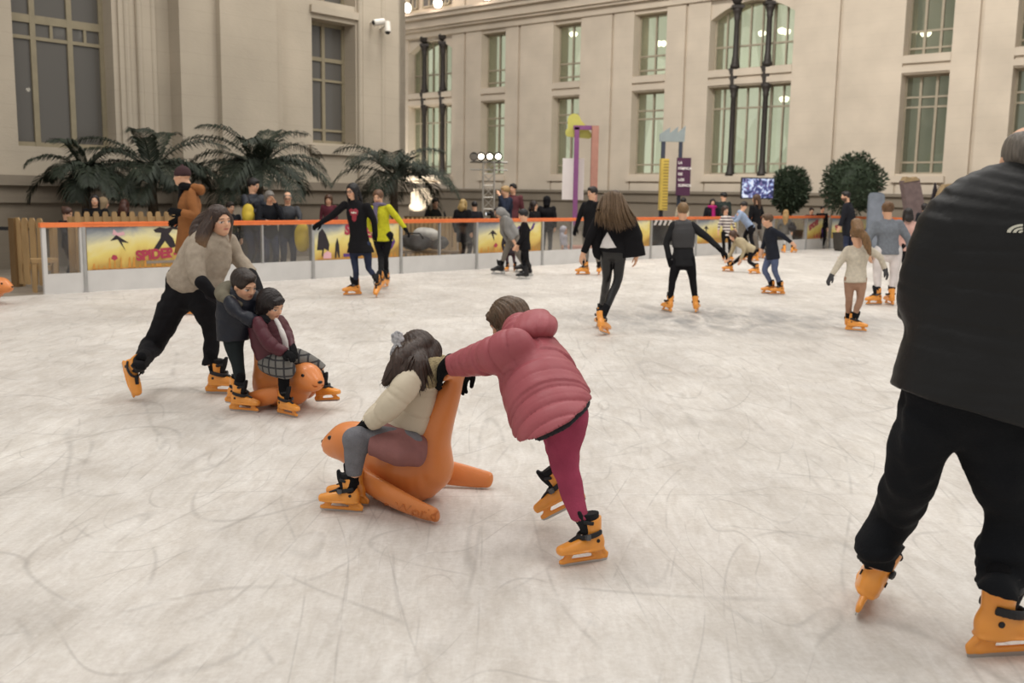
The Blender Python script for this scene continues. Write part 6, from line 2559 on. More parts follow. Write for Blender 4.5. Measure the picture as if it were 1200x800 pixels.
nt = [Loft([Est(1052, 450, 1180, 470, Yn, .75), Est(1046, 510, 1118, 512, Yn + .03, 1), Est(1038, 555, 1096, 562, Yn + .1, 1), Est(1024, 595, 1076, 601, a2.ankle[1] - .02, 1), Est(1009, 627, 1053, 640, a2.ankle[1] - .02, 1), Est(1003, 637, 1056, 651, a2.ankle[1] - .02, 1), Est(1009, 645, 1050, 657, a2.ankle[1] - .02, 1), Est(1004, 657, 1045, 668, a2.cuff[1], 1)], flat=(0, 1)),
      Loft([Est(1098, 462, 1236, 482, Yn, .72), Est(1122, 520, 1220, 522, Yn, .85), Est(1142, 565, 1216, 570, Yn, 1), Est(1154, 600, 1212, 605, Yn + .02, 1), Est(1150, 632, 1207, 637, Yn + .02, 1), Est(1144, 643, 1210, 650, Yn + .02, 1), Est(1149, 651, 1204, 658, Yn + .02, 1), Est(1143, 662, 1207, 671, Yn + .02, 1), Est(1148, 671, 1201, 680, Yn + .02, 1), Est(1142, 684, 1198, 695, a1.cuff[1], 1)], flat=(0, 1))]
hn = Head(P(1203, 191, Yn + .04), .245, 80, 6, 0)
man = person('man in a black quilted jacket skating away at the right edge', (a1.ankle[0], a1.ankle[1], 0), hn,
       [piece('trousers', JEAN, nt, k=.04, fold=(.011, 22), h=.0085), piece('jacket', MBLK, nj, k=.05, fold=(.004, 16), quilt=(.075, .005), h=.0085),
        piece('collar', MBLK, ncol, k=.02, h=.007, body=False),
        piece('sock', BLKG, [tubeL([a1.ankle, P(1170, 672, a1.cuff[1])], [.046, .046])], h=.009), piece('sock', BLKG, [tubeL([a2.ankle, P(1025, 652, a2.cuff[1])], [.046, .046])], h=.009)],
       dict(style='balding', color='#6a635b', h=.0065, amp=.003),
       [Hand(P(1112, 405, Yn + .36), nrm(P(1140, 415, Yn + .40) - P(1112, 405, Yn + .36)), (0, -1, -.2), .19, .5, -1), Hand(P(1262, 418, Yn + .3), nrm(P(1238, 424, Yn + .38) - P(1262, 418, Yn + .3)), (0, -1, -.2), .19, .5, 1)],
       [a1, a2], .008, 'hi', neck=P(1200, 218, Yn + .03))
from mathutils.bvhtree import BVHTree


def decal(obj, polys, mt, name, parent, lift=.004):
    """Sewn-on marks that hug the cloth: each outline is laid onto the surface it is seen on."""
    M = obj.matrix_world
    loc = np.array(obj.parent.location if obj.parent else (0, 0, 0))
    me = obj.data
    n = len(me.vertices)
    co = np.empty(n * 3, np.float32)
    me.vertices.foreach_get('co', co)
    co = co.reshape(-1, 3) + loc
    bv = BVHTree.FromPolygons([tuple(map(float, v)) for v in co], [tuple(p.vertices) for p in me.polygons])
    b = MB()
    for pl in polys:
        f, k = [], []
        for x, y in pl:
            r = nrm(ray(x, y))
            h = bv.ray_cast(Vector(EYE), Vector(r))
            if h[0] is None:
                f = None
                break
            p, nn = np.array(h[0]), np.array(h[1])
            f.append(p + nn * lift)
            k.append(p - nn * .004)
        if f is None:
            continue
        m_ = len(f)
        cc = np.mean(f, 0)
        cx, cy = np.mean([q[0] for q in pl]), np.mean([q[1] for q in pl])
        rings = [f]
        for s_ in (.66, .33):
            rg = []
            for x, y in pl:
                h = bv.ray_cast(Vector(EYE), Vector(nrm(ray(cx + (x - cx) * s_, cy + (y - cy) * s_))))
                rg.append(np.array(h[0]) + np.array(h[1]) * lift if h[0] is not None else cc)
            rings.append(rg)
        vs = f + rings[1] + rings[2] + [np.mean(rings[2], 0)] + k
        fs = []
        for i in range(m_):
            j = (i + 1) % m_
            fs += [(i, j, j + m_, i + m_), (i + m_, j + m_, j + 2 * m_, i + 2 * m_), (i + 2 * m_, j + 2 * m_, 3 * m_), (i, i + 3 * m_ + 1, j + 3 * m_ + 1, j)]
        b.add(vs, fs)
    if b.v:
        pl = np.array(parent.location)
        b.v = [tuple(np.array(v) - pl) for v in b.v]
        return b.build(name, mt, parent)


def child_named(o, nm):
    for c in o.children:
        if c.name.split('.')[0] == nm:
            return c


LOGOW = mat('logo_white', '#cfcdbd', .6, var=.03)
arcs = []
for r0, r1 in ((2.0, 5.0), (7.5, 11.5), (14, 18.5)):
    A = np.linspace(PI * .5, PI * .98, 7)
    o_ = [(1198 + 1.0 * r1 * math.cos(a), 273 - .55 * r1 * math.sin(a) + (r1 - 18) * .02) for a in A]
    i_ = [(1198 + 1.0 * r0 * math.cos(a), 273 - .55 * r0 * math.sin(a)) for a in A[::-1]]
    for q in range(6):
        arcs.append([o_[q], o_[q + 1], i_[5 - q], i_[6 - q]])
decal(child_named(man, 'jacket'), arcs, LOGOW, 'logo', man)

# raised letters along the near flipper of the seal


def text_decal(obj, body, p0, p1, hgt, mt, parent):
    o = text('lettering', body, 1.0, mt, None, (0, 0, 0), (0, 0, 0), 0.0, 'LEFT')
    me = o.data
    xs = [v.co.x for v in me.vertices]
    x0, x1 = min(xs), max(xs)
    M = np.array(obj.matrix_basis)
    n = len(obj.data.vertices)
    co = np.empty(n * 3, np.float32)
    obj.data.vertices.foreach_get('co', co)
    co = co.reshape(-1, 3) @ M[:3, :3].T + M[:3, 3]
    bv = BVHTree.FromPolygons([tuple(map(float, v)) for v in co], [tuple(p.vertices) for p in obj.data.polygons])
    p0, p1 = np.array(p0, float), np.array(p1, float)
    d = nrm(p1 - p0)
    q = np.array((d[1], -d[0]))
    Mi = obj.matrix_basis.inverted()
    for v in me.vertices:
        pp = p0 + (p1 - p0) * (v.co.x - x0) / (x1 - x0) + q * (v.co.y * hgt * 1.4)
        h = bv.ray_cast(Vector(EYE), Vector(nrm(ray(*pp))))
        if h[0] is None:
            h = (Vector(P(pp[0], pp[1], obj.location[1])), Vector((0, -1, 0)))
        v.co = Mi @ (h[0] + h[1] * .003)
    o.parent = parent
    sm = o.modifiers.new('thickness', 'SOLIDIFY')
    sm.thickness = .006
    return o


text_decal(SEAL1, 'ice-World', (436, 588), (512, 605), 11, SEALT, SEAL1)

# ------------------------------------------------------------------ skaters further out
BLACK = cloth('#131215')
LEATHER = cloth('#111011', kind='leather')
DENIM = cloth('#2b3145')
DENIML = cloth('#56607c')
YCARD = cloth('#c3bf2f', kind='knit')
GREY = cloth('#84827f')
GREYT = cloth('#7b756d')
NAVYC = cloth('#22252e')
CREAMK = cloth('#cdc3b1', kind='knit')
TAN = cloth('#a5826c')
BLUEG = cloth('#787d84', kind='knit')
WHITEJ = cloth('#d8d0cd')
BEIGEJ = cloth('#ab9d80')
CAMEL = cloth('#8a5a34')
GLOVEG = cloth('#4c4b4d', kind='knit')
SCARFP = cloth('#6f667c', kind='knit')
LBLUE = cloth('#8d9cb5')
LGREY = cloth('#a5a29e')


def loft3(pts, r, flat=(0, 0), **kw):
    return tubeL([np.asarray(p, float) for p in pts], r, flat=flat, **kw)


# woman in black with the mouth print
Db = at(412, 347)[1]
bw = skater('woman in long black sweater with red mouth print, one arm on the rail', Db, 1.66, -118,
            dict(sa=(402, 240), sb=(432, 242), ea=(389, 253), wa=(376, 261), eb=(438, 258, .05), wb=(440, 275, .1), ha=(413, 287), hb=(430, 287), ka=(417, 317, -.08), aa=(417, 337), kb=(432, 314, .05), ab=(443, 333)),
            BLACK, DENIM, dict(style='long', color='#1a1718', length=1.1, thick=1.15), (413, 224, -125, 8),
            [('a', 413, 346, -150, {}), ('b', 444, 341, -100, dict(pitch=38, z=.09))], (BLKG, BLKG), fat=1.04, hem=.07, flare=1.32, leg=.82, top_mat='sweater', glasses=True)
RED = mat('print_red', '#8e2c38', .7, var=.08)
sw = child_named(bw, 'sweater')
decal(sw, [[(409, 246), (412, 244), (414, 245.5), (417, 244), (420, 247), (419, 252), (415, 254), (411, 252)], [(412.5, 253), (418, 253), (417.5, 258), (415, 260), (412.5, 257)]], RED, 'mouth_print', bw)
decal(sw, [[(411.5, 248.3), (414.5, 247.8), (417.8, 248.5), (417.5, 250), (414.5, 250.5), (411.8, 249.8)]], LOGOW, 'teeth_print', bw)

# woman in the yellow cardigan
Dy = at(446, 339)[1] + .2


def scarf(Jp, hipc, shc, ax, L, ssd, hsd, fwd, k, hd):
    n0 = shc + ax * .05
    ring = [n0 + (fwd * math.cos(t) + ssd * math.sin(t)) * .085 + V3(0, 0, .02 * math.cos(t)) for t in np.linspace(0, 2 * PI, 13)]
    return [piece('scarf', SCARFP, [loft3(ring, .032), Loft([(n0 + fwd * .1, .045, .022, ssd), (n0 + fwd * .14 - ax * .15, .05, .02, ssd), (n0 + fwd * .15 - ax * .30, .05, .018, ssd)])], body=False, fold=(.004, 40))]


skater('woman in a yellow cardigan and lilac scarf beside the skater in black', Dy, 1.64, -125,
       dict(sa=(434, 245), sb=(457, 243), ea=(431, 260), wa=(436, 272), eb=(467, 257), wb=(475, 268), ha=(441, 276), hb=(456, 276), ka=(446, 300, -.1), aa=(449, 320), kb=(452, 300), ab=(450, 318)),
       YCARD, BLACK, dict(style='up', color='#6a4c38'), (443, 231, -103, 14),
       [('a', 448, 337, -110, dict(pitch=30, z=.1)), ('b', 452, 337, -100, dict(z=.02))], (None, BLKG), hem=.055, leg=.9, flare=1.12, top_mat='cardigan', extra_pieces=scarf)

# orange-coat man near the rail
Do = at(214, 369)[1]


def scarfk(Jp, hipc, shc, ax, L, ssd, hsd, fwd, k, hd):
    n0 = shc + ax * .07
    ring = [n0 + (fwd * math.cos(t) + ssd * math.sin(t)) * .105 + V3(0, 0, .015 * math.cos(t)) for t in np.linspace(0, 2 * PI, 13)]
    return [piece('scarf', BLKG, [loft3(ring, .05), Loft([(n0 + fwd * .1, .07, .04, ssd), (n0 + fwd * .13 - ax * .2, .07, .03, ssd)])], body=False, fold=(.004, 40)),
            piece('hood', CAMEL, [Loft([(n0 - fwd * .06 + ssd * .13, .06, .05, fwd), (n0 - fwd * .13 - ax * .03, .07, .06, ssd), (n0 - fwd * .06 - ssd * .13, .06, .05, fwd)])], body=False)]


skater('person in a camel brown coat, black scarf and dark wool hat by the rail', Do, 1.70, 176,
       dict(sa=(222, 226), sb=(224, 226), ea=(229, 252, -.05), wa=(213, 249, -.12), eb=(222, 250), wb=(211, 256), ha=(219, 288), hb=(220, 288), ka=(212, 326), aa=(214, 355), kb=(218, 326), ab=(220, 355)),
       CAMEL, BLACK, dict(style='hat', mat=mat('wool_hat_plum', '#3a2628', .95, bump=.6, bscale=120)), (213, 207, 172, 2),
       [('a', 217, 369, 175, {}), ('b', 226, 362, 180, {})], (BLKG, BLKG), fat=1.18, hem=.06, top_mat='coat', extra_pieces=scarfk)

# bending figure in grey hoodie with own skates
Dg = at(586, 322)[1]
skater('grey hooded skater bending down to the child by the rail', Dg, 1.62, 200,
       dict(sa=(589, 257), sb=(593, 256), ea=(589, 272), wa=(595, 283), eb=(594, 271), wb=(601, 281), ha=(602, 275), hb=(604, 275), ka=(593, 294), aa=(585, 312), kb=(607, 297), ab=(610, 312)),
       GREY, GREYT, dict(style='hood', mat=GREY), (587, 251, 205, 55),
       [('a', 584, 321, 195, dict(variant='black')), ('b', 611, 319, 190, dict(variant='black'))], (None, None), fat=1.12, hem=.03, flare=1.05, top_mat='hoodie')
Dg2 = at(598, 319)[1] + .5
skater('small child in dark clothes half hidden behind the bending grey skater', Dg2, 1.02, -70,
       dict(sa=(591, 277), sb=(602, 277), ea=(589, 286), wa=(590, 294), eb=(604, 286), wb=(604, 293), ha=(594, 294), hb=(601, 294), ka=(594, 302), aa=(594, 310), kb=(602, 302), ab=(603, 310)),
       cloth('#3a3438'), cloth('#3d2a2e'), dict(style='short', color='#2a211c'), (596, 267, -80, 10),
       [('a', 594, 318, -110, {}), ('b', 604, 318, -70, {})], (None, None), fat=1.15)
# kid in black with own black skates
Dk = at(615, 326)[1]
skater('boy all in black wearing black hockey skates beside the bending skater', Dk, 1.38, 185,
       dict(sa=(613, 264), sb=(616, 264), ea=(615, 277), wa=(609, 287), eb=(613, 277), wb=(606, 287), ha=(615, 288), hb=(615, 288), ka=(613, 303), aa=(613, 316), kb=(617, 303), ab=(618, 316)),
       BLACK, BLACK, dict(style='short', color='#191718'), (613, 252, 190, 15),
       [('a', 613, 327, 185, dict(variant='black')), ('b', 617, 323, 182, dict(variant='black'))], (None, None), fat=1.12, top_mat='hoodie')
# young man in black jacket, grey trousers
Dm = at(684, 322)[1]
skater('young man in a dark jacket and grey trousers skating left behind the long-haired woman', Dm, 1.74, -135,
       dict(sa=(684, 240), sb=(701, 240), ea=(679, 254), wa=(675, 267), eb=(705, 254), wb=(706, 268), ha=(687, 273), hb=(697, 273), ka=(687, 295), aa=(687, 313), kb=(699, 294), ab=(703, 313)),
       BLACK, GREYT, dict(style='short', color='#221a17', amp=.02), (694, 226, -150, 5),
       [('a', 683, 322, 200, {}), ('b', 702, 322, -100, {})], (BLKG, BLKG), hem=.05, fat=1.05)

# long-haired woman in leather trousers
Dl = at(706, 391)[1]


def wtop(Jp, hipc, shc, ax, L, ssd, hsd, fwd, k, hd):
    return [piece('shirt', WHITE, [Loft([(hipc - ax * .03, .155, .12, hsd), (hipc + ax * .1, .15, .112, hsd), (hipc + ax * .22, .12, .09, hsd)], flat=(1, 0))], body=False, label='white shirt showing at the waist')]


lw = skater('long-haired woman seen from behind in black leather trousers and open black jacket', Dl, 1.64, 96,
            dict(sa=(702, 252), sb=(739, 253), ea=(692, 276, -.05), wa=(684, 296), eb=(748, 276), wb=(746, 298), ha=(711, 290), hb=(727, 291), ka=(711, 327, .08), aa=(710, 362), kb=(724, 328, -.02), ab=(714, 362)),
            BLACK, LEATHER, dict(style='long', color='#4a3a2c', tip='#7a6246', tipu=-.5, length=.85, thick=1.1, amp=.024), (719, 236, 100, 3, -3),
            [('a', 703, 384, 100, dict(pitch=4)), ('b', 709, 391, 62, dict(pitch=14, roll=-16, z=.02))], (None, None), fat=1.08, leg=.92, hem=.03, h=.0095)
# the open jacket panels that swing out on both sides
Jr = [Loft([Est(722, 256, 744, 256, Dl - .02, .6), Est(724, 280, 752, 278, Dl - .04, .45), Est(727, 303, 757, 299, Dl - .04, .4)], flat=(0, 1)),
      Loft([Est(695, 258, 712, 256, Dl - .02, .6), Est(692, 280, 706, 282, Dl - .03, .5), Est(696, 302, 704, 306, Dl - .03, .5)], flat=(0, 1))]
f = Field(.0095)
for q in Jr:
    f.add(q, .03)
Vt, Q = f.mesh()
Vt = Vt + vnormals(Vt, Q) * (.006 * wrinkle(Vt, 18, 3))[:, None]
mesh_obj('jacket_panels', Vt - np.array(lw.location), Q, BLACK, lw, (0, 0, 0), True)

locks(lw, [[P(706, 230, Dl - .1), P(701, 242, Dl - .17), P(699, 254, Dl - .2), P(698, 264, Dl - .18)],
          [P(710, 226, Dl - .13), P(709, 243, Dl - .2), P(709, 256, Dl - .23), P(711, 267, Dl - .2)],
          [P(719, 224, Dl - .14), P(720, 243, Dl - .21), P(722, 258, Dl - .24), P(725, 271, Dl - .2)],
          [P(728, 227, Dl - .12), P(731, 243, Dl - .19), P(735, 256, Dl - .21), P(741, 266, Dl - .17)],
          [P(732, 234, Dl - .08), P(737, 244, Dl - .15), P(742, 252, Dl - .17), P(748, 259, Dl - .14)]], 150, '#65503a', r=.008, jit=.016, seed=9)
decal(child_named(lw, 'jacket') or child_named(lw, 'top'), [[(712, 272), (717, 281), (722, 290), (712, 291), (704, 290), (707, 281)]], WHITE, 'shirt', lw, .012)
# boy with spread arms
Dd = at(799, 366)[1]
DKG = cloth('#222224')


def yoke(Jp, hipc, shc, ax, L, ssd, hsd, fwd, k, hd):
    return [piece('yoke', cloth('#3b3a3b', kind='shell'), [Loft([(hipc + ax * .35 * L, .149, .114, ssd), (hipc + ax * .78 * L, .172, .127, ssd), (shc - ax * .01, .15, .1, ssd)], flat=(1, 0))], body=False, fold=(.003, 20))]


skater('boy with spread arms in a dark grey jacket, seen from behind', Dd, 1.50, 86,
       dict(sa=(788, 264), sb=(812, 264), ea=(781, 284), wa=(784, 303), eb=(831, 280), wb=(845, 293), ha=(794, 304), hb=(808, 304), ka=(788, 328), aa=(783, 348), kb=(812, 328), ab=(817, 348)),
       DKG, BLACK, dict(style='short', color='#7d6242', amp=.02), (800, 247, 95, 5),
       [('a', 781, 365, 110, dict(roll=8)), ('b', 817, 366, 72, dict(roll=-8))], (BLKG, BLKG), fat=1.06, extra_pieces=yoke, child=True)

# crouching girl in beige
Dc = at(868, 319)[1]
skater('crouching girl in a beige jacket with brown hair on the ice', Dc, 1.3, 195,
       dict(sa=(862, 281), sb=(865, 281), ea=(858, 294), wa=(853, 302), eb=(872, 293), wb=(868, 304), ha=(880, 293), hb=(881, 293), ka=(866, 303), aa=(857, 311), kb=(878, 306, -.05), ab=(883, 314)),
       BEIGEJ, BLACK, dict(style='long', color='#4b3527', length=.5), (859, 276, 200, 35),
       [('a', 853, 318, 170, {}), ('b', 884, 321, 178, {})], (None, None), fat=1.2, hem=.03)
# boy in navy jacket and jeans
Dn = at(905, 345)[1]
skater('boy in a navy jacket and blue jeans skating left with one arm back', Dn, 1.33, 190,
       dict(sa=(899, 270), sb=(906, 270), ea=(896, 283), wa=(893, 292), eb=(917, 276), wb=(927, 284), ha=(903, 298), hb=(908, 298), ka=(896, 316), aa=(901, 333), kb=(908, 317), ab=(911, 334)),
       NAVYC, DENIML, dict(style='short', color='#5a4330'), (899, 258, 185, 8),
       [('a', 901, 344, 175, {}), ('b', 911, 345, 178, {})], (None, None), fat=1.1, leg=1.05)
# woman in black top, grey pants at the far end
De = at(890, 303)[1]
skater('woman with long brown hair in black top and grey trousers by the far barrier', De, 1.68, 140,
       dict(sa=(880, 243), sb=(892, 243), ea=(879, 253), wa=(878, 262), eb=(894, 253), wb=(893, 262), ha=(883, 264), hb=(890, 264), ka=(885, 277), aa=(886, 288), kb=(893, 277), ab=(896, 288)),
       BLACK, GREYT, dict(style='long', color='#4a3424', length=.9), (886, 233, 150, 5),
       [('a', 885, 302, 160, {}), ('b', 897, 303, 120, {})], (None, None), leg=1.1)
# leaning figure in light blue
De2 = at(872, 305)[1]
skater('leaning figure in a light blue shirt holding on near the far barrier', De2, 1.5, 185,
       dict(sa=(866, 250), sb=(869, 250), ea=(861, 256), wa=(855, 255), eb=(864, 258), wb=(858, 260), ha=(879, 266), hb=(880, 266), ka=(873, 276), aa=(878, 288), kb=(880, 278), ab=(884, 289)),
       LBLUE, BLACK, dict(style='short', color='#241c19'), (872, 241, 185, 20),
       [('a', 876, 305, 175, {}), ('b', 883, 306, 178, {})], (None, None), hem=.03)


def stripes():
    t = NT('striped_knit')
    tc = t.n('ShaderNodeTexCoord')
    sp = t.n('ShaderNodeSeparateXYZ')
    t.l(tc.outputs['Object'], sp.inputs[0])
    m1 = t.n('ShaderNodeMath', operation='MULTIPLY')
    m1.inputs[1].default_value = 13.0
    t.l(sp.outputs['Z'], m1.inputs[0])
    fr = t.n('ShaderNodeMath', operation='FRACT')
    t.l(m1.outputs[0], fr.inputs[0])
    lt = t.n('ShaderNodeMath', operation='LESS_THAN')
    lt.inputs[1].default_value = .45
    t.l(fr.outputs[0], lt.inputs[0])
    mx = t.n('ShaderNodeMix', data_type='RGBA')
    mx.inputs[6].default_value = lin('#cfc6bf')
    mx.inputs[7].default_value = lin('#4a3c40')
    t.l(lt.outputs[0], mx.inputs[0])
    t.l(mx.outputs[2], t.b.inputs['Base Color'])
    t.set(Roughness=.9)
    return t.m


De3 = at(851, 306)[1]
skater('child in a striped white and dark top near the far barrier', De3, 1.3, -60,
       dict(sa=(846, 255), sb=(856, 255), ea=(843, 263), wa=(842, 270), eb=(859, 262), wb=(861, 268), ha=(848, 273), hb=(855, 273), ka=(848, 283), aa=(848, 290), kb=(855, 283), ab=(856, 290)),
       stripes(), BLACK, dict(style='bob', color='#3a2a22'), (850, 246, -70, 8),
       [('a', 848, 305, -110, {}), ('b', 856, 306, -70, {})], (None, None))
Df_ = at(925, 296)[1]
skater('girl with long blonde hair in a grey jacket seen from behind near the far barrier', Df_, 1.4, 70,
       dict(sa=(915, 258), sb=(926, 258), ea=(912, 265), wa=(913, 272), eb=(929, 265), wb=(928, 272), ha=(917, 272), hb=(924, 272), ka=(920, 281), aa=(919, 289), kb=(927, 281), ab=(929, 289)),
       cloth('#5d5a55'), LGREY, dict(style='long', color='#9a7c50', length=1.2), (921, 250, 75, 5),
       [('a', 918, 296, 100, {}), ('b', 930, 296, 30, {})], (None, None), fat=1.1, hem=.05)
o = lump('shoulder_bag', 'dark shoulder bag at the hip of the girl with long blonde hair', 'bag', 928, 266, Df_ - .22, (.12, .07, .1), BAGD, 12, strap=True)
# bearded man
Dq = 26.2
skater('bearded man in a black coat and jeans standing near the far corner', Dq, 1.80, 175,
       dict(sa=(991, 241), sb=(996, 241), ea=(988, 254), wa=(984, 265), eb=(1000, 254), wb=(1001, 266), ha=(993, 268), hb=(996, 268), ka=(991, 286), aa=(990, 299), kb=(997, 286), ab=(998, 299)),
       cloth('#1d1e24'), DENIM, dict(style='short', color='#1e1816'), (991, 230, 175, 4),
       [('a', 990, 307, 175, {}), ('b', 999, 307, 170, {})], (None, None), fat=1.25, hem=.11, top_mat='coat', beard='#2a201b')
# girl in cream sweater
Dr = at(1000, 388)[1]
skater('girl in a cream jumper and tan leggings with a ponytail and grey gloves', Dr, 1.3, 80,
       dict(sa=(992, 293), sb=(1019, 292), ea=(983, 309), wa=(975, 322), eb=(1031, 301), wb=(1037, 315), ha=(995, 327), hb=(1010, 327), ka=(995, 351), aa=(993, 373), kb=(1008, 351), ab=(1004, 373)),
       CREAMK, TAN, dict(style='pony', color='#7a5c3c', amp=.022, tubes=[([P(1004, 270, Dr - .1), P(1013, 277, Dr - .14), P(1017, 289, Dr - .15), P(1020, 299, Dr - .15)], [.05, .05, .042, .015]), ([P(1004, 262, Dr - .05), P(1006, 272, Dr - .13)], [.07, .07])]), (1004, 275, 78, 5),
       [('a', 994, 385, 60, {}), ('b', 1003, 388, -25, dict(roll=-10))], (GLOVEG, GLOVEG), fat=1.08, top_mat='jumper', hem=.03, leg=.95)
# woman in blue-grey sweater, white trousers
Dt = at(1034, 357)[1]
skater('woman in a blue-grey sweater and white trousers seen from behind', Dt, 1.66, 88,
       dict(sa=(1026, 262), sb=(1055, 262), ea=(1018, 280), wa=(1019, 297), eb=(1064, 280), wb=(1068, 300), ha=(1031, 294), hb=(1050, 294), ka=(1028, 320), aa=(1028, 341), kb=(1048, 320), ab=(1043, 342)),
       BLUEG, WHITEJ, dict(style='up', color='#6b4f36', amp=.03), (1040, 246, 92, 10),
       [('a', 1024, 357, 200, {}), ('b', 1042, 357, 95, {})], (None, BLKG), fat=1.14, leg=1.12, top_mat='sweater', hem=.03)
Dp = 19.5
skater('woman with dark hair in a pale pink top, partly behind the man in black', Dp, 1.62, 75,
       dict(sa=(1056, 264), sb=(1076, 263), ea=(1053, 277), wa=(1055, 290), eb=(1084, 272), wb=(1092, 268), ha=(1060, 288), hb=(1072, 288), ka=(1060, 307), aa=(1060, 322), kb=(1072, 307), ab=(1073, 322)),
       cloth('#c9a196'), BLACK, dict(style='long', color='#201a18', length=.35), (1064, 251, 85, 5),
       [('a', 1060, 329, 95, {}), ('b', 1073, 329, 80, {})], (None, None), leg=.95)

# ------------------------------------------------------------------ people behind the rink side
DK1 = cloth('#1d1b20')
DK2 = cloth('#191b20')
BRN = cloth('#3f3a30')
stander('child with tied brown hair in a dark coat behind the gate pane', 79, 250, 17.2, -20, DK1, BLACK, dict(style='up', color='#4a3228'), hphi=-5, pitch=20, arms='rail')
stander('woman with long dark hair in black behind the picket tips', 111, 235, 17.9, -80, BLACK, BLACK, dict(style='long', color='#1c1716', length=.7), hphi=-70, pitch=0)
stander('figure in dark clothes with a pale hood just behind the woman under the first palm', 122, 238, 18.5, 20, DK2, BLACK, dict(style='hood', mat=cloth('#8d7a60')), hphi=40, fat=1.1)
stander('figure with long reddish hair seen from behind under the palm', 146, 240, 18.9, 80, DK1, BLACK, dict(style='long', color='#4a2c22', length=1.2, thick=1.3), hphi=85)
stander('child with dark hair peering over the rail beside the backpack', 270, 243, 19.2, -60, DK2, BLACK, dict(style='short', color='#2a211c'), hphi=-40)
mbp = stander('dark-haired man in a navy padded jacket leaning by the rail with a yellow backpack', 297, 217, 18.9, -35, cloth('#22262f', kind='shell'), DENIM, dict(style='short', color='#1d1818'), hphi=-10, pitch=15, arms='rail', quilt=(.1, .006), lean=.12)
stander('grey-haired woman in dark jacket with one hand at her mouth', 316, 231, 18.4, -62, DK2, DENIM, dict(style='bob', color='#77726c'), hphi=-60, pitch=15, arms=('face', 'rail'), lean=.1)
stander('balding man with glasses in a dark grey jacket leaning on the rail', 337, 232, 18.9, -68, cloth('#33353a', kind='shell'), DENIM, dict(style='balding', color='#7d756c', amp=.003), hphi=-75, pitch=12, arms='rail', lean=.12, glasses=True)
stander('small child in a maroon coat with white collar behind the rail', 385, 234, 20.4, -85, cloth('#5a2a33'), WHITE, dict(style='bob', color='#4a3020'), hphi=-85, pitch=5, H=1.12, floor=.33, arms='down')
stander('man in black seated behind the slatted counter', 510, 238, 25.6, -80, BLACK, BLACK, dict(style='short', color='#1c1716'), hphi=-70, H=1.72, arms='rail')
stander('blonde figure in a long black hooded coat with back turned', 543, 239, 22.9, 60, BLACK, BLACK, dict(style='long', color='#a58a58', length=.5, thick=1.2), hphi=65, fat=1.3, hem=.18, lean=-.05)
stander('figure in dark clothes standing just past the blonde in the hooded coat', 556, 241, 24.0, 120, DK1, BLACK, dict(style='short', color='#1d1918'), hphi=110)
cg = stander('dark-haired photographer in an olive jacket aiming a camera over the rail', 583, 248, 23.2, -150, BRN, BLACK, dict(style='bob', color='#231c1a'), hphi=-140, pitch=10, arms=('face', 'face'))
# the camera
c = P(575.5, 250.5, 22.9)
r = empty('photo_camera', c, math.radians(-150))
tag(r, 'dark photo camera with a bright lens held at the face of the photographer', 'camera')
MB().box(-.04, .03, -.07, .07, -.045, .045).box(-.03, .03, -.035, .035, .045, .075).build('camera_body', BLACKP, r)
MB().tube([(.03, 0, 0), (.13, 0, 0)], [.04, .042], 14).build('lens_barrel', BLACKP, r)
MB().tube([(.131, 0, 0), (.136, 0, 0)], [.034, .03], 14).build('lens_glass', emis('lens_glint', '#e8ecf0', .7), r)
stander('blond man in a navy coat holding a hand to his face', 592, 224, 25.4, -150, cloth('#232a3a'), DENIM, dict(style='short', color='#a5875a'), hphi=-165, pitch=10, arms=('face', 'down'), fat=1.3)
stander('dark-haired man in a dull red top behind the blond man in navy', 601, 221, 27.6, -100, cloth('#5a3236'), BLACK, dict(style='short', color='#1d1818'), hphi=-120, pitch=0)
stander('woman with curly dark hair in black sitting low behind the rail', 626, 241, 25.6, 150, BLACK, BLACK, dict(style='long', color='#2b201c', length=.4, thick=1.25, amp=.05), hphi=-20, pitch=5, H=1.62)
stander('figure in black with hood up standing beside the curly-haired woman', 641, 235, 26.0, 80, BLACK, BLACK, dict(style='hood', mat=BLACK), hphi=80, fat=1.2)
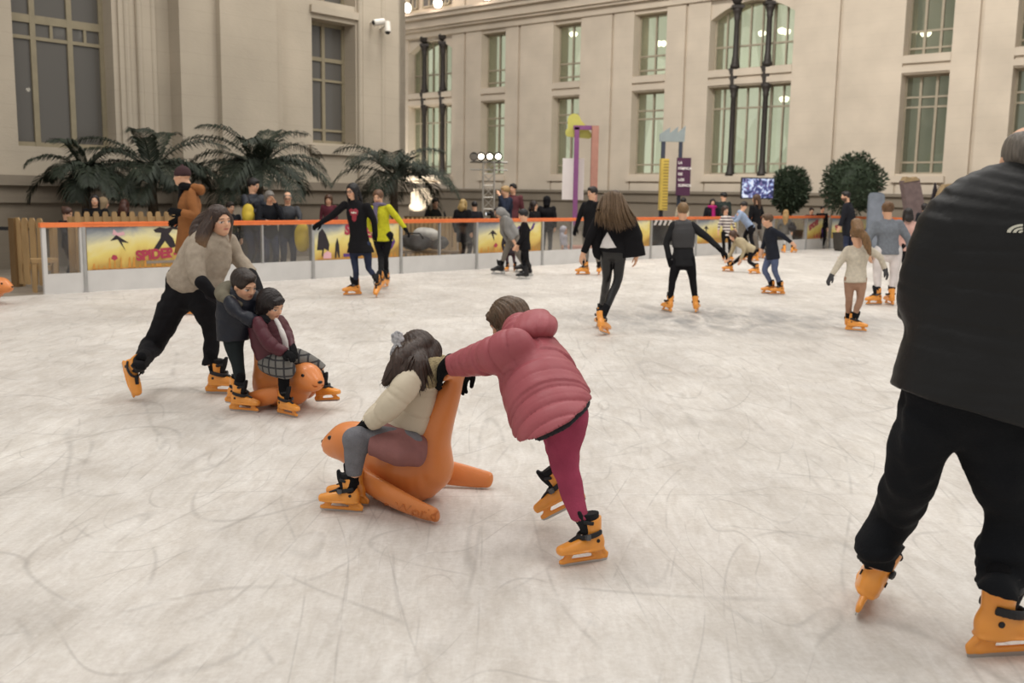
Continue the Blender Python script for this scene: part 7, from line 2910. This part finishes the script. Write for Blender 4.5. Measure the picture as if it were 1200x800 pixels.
stander('toddler in a pale grey snowsuit behind the clear pane', 661, 270, 25.0, -30, cloth('#a9a6b0', kind='shell'), cloth('#a9a6b0', kind='shell'), dict(style='hood', mat=cloth('#a9a6b0', kind='shell')), hphi=-20, H=.82, fat=1.5)
stander('dark-haired woman in a pale top above the head of the boy with spread arms', 801, 236, 30.5, 40, cloth('#b9ad98'), BLACK, dict(style='pony', color='#1f1a18'), hphi=60)
stander('woman with a magenta scarf and long dark hair behind the far rail', 835, 237, 31.0, -80, DK1, BLACK, dict(style='long', color='#251c1a', length=.8), hphi=-90, extra_pieces=lambda J, hip, sh, ax, L, lf, fw, k, hd: [piece('scarf', cloth('#a3286a', kind='knit'), [loft3([sh + ax * .06 + (fw * math.cos(t) + lf * math.sin(t)) * .1 for t in np.linspace(0, 2 * PI, 13)], .05), Loft([(sh + fw * .12, .06, .03, lf), (sh + fw * .15 - ax * .4, .07, .03, lf)])], body=False)])
stander('dark-haired man in a dark green jacket turned left behind the magenta scarf', 848, 230, 32.0, 60, cloth('#2b322f'), BLACK, dict(style='short', color='#1c1817'), hphi=150)
stander('child in dark red behind the far rail left of the bearded man', 951, 247, 33.0, -90, cloth('#5c2c2c'), BLACK, dict(style='short', color='#2a211c'))
stander('child in black behind the far rail just left of the bearded man', 964, 245, 33.0, -80, BLACK, BLACK, dict(style='short', color='#221b18'))
stander('dark figure half hidden below the leaning slabs', 1083, 243, 26.5, 100, DK2, BLACK, dict(style='bob', color='#1d1817'), H=1.5)
# yellow backpack on the leaning man
c = P(291, 251, 18.55)
f = Field(.014)
f.add(Ell(c, (.12, .10, .20)), .03)
f.add(Ell(c + V3(.02, -.07, -.06), (.09, .06, .1)), .03)
Vt, Q = f.mesh()
o = mesh_obj('backpack', Vt - c, Q, YEL, None, c, True)
tag(o, 'yellow backpack on the dark-haired man leaning by the rail', 'backpack')
b = MB()
b.tube([(-.05, .05, .19), (-.05, .14, .21), (-.05, .2, .1)], .014, 6).tube([(.06, .05, .19), (.06, .14, .21), (.06, .2, .1)], .014, 6)
b.build('strap', BLACKP, o)
MB().tube([(-.03, -.02, .195), (0, -.02, .235), (.03, -.02, .195)], .01, 6).build('handle', BLACKP, o)
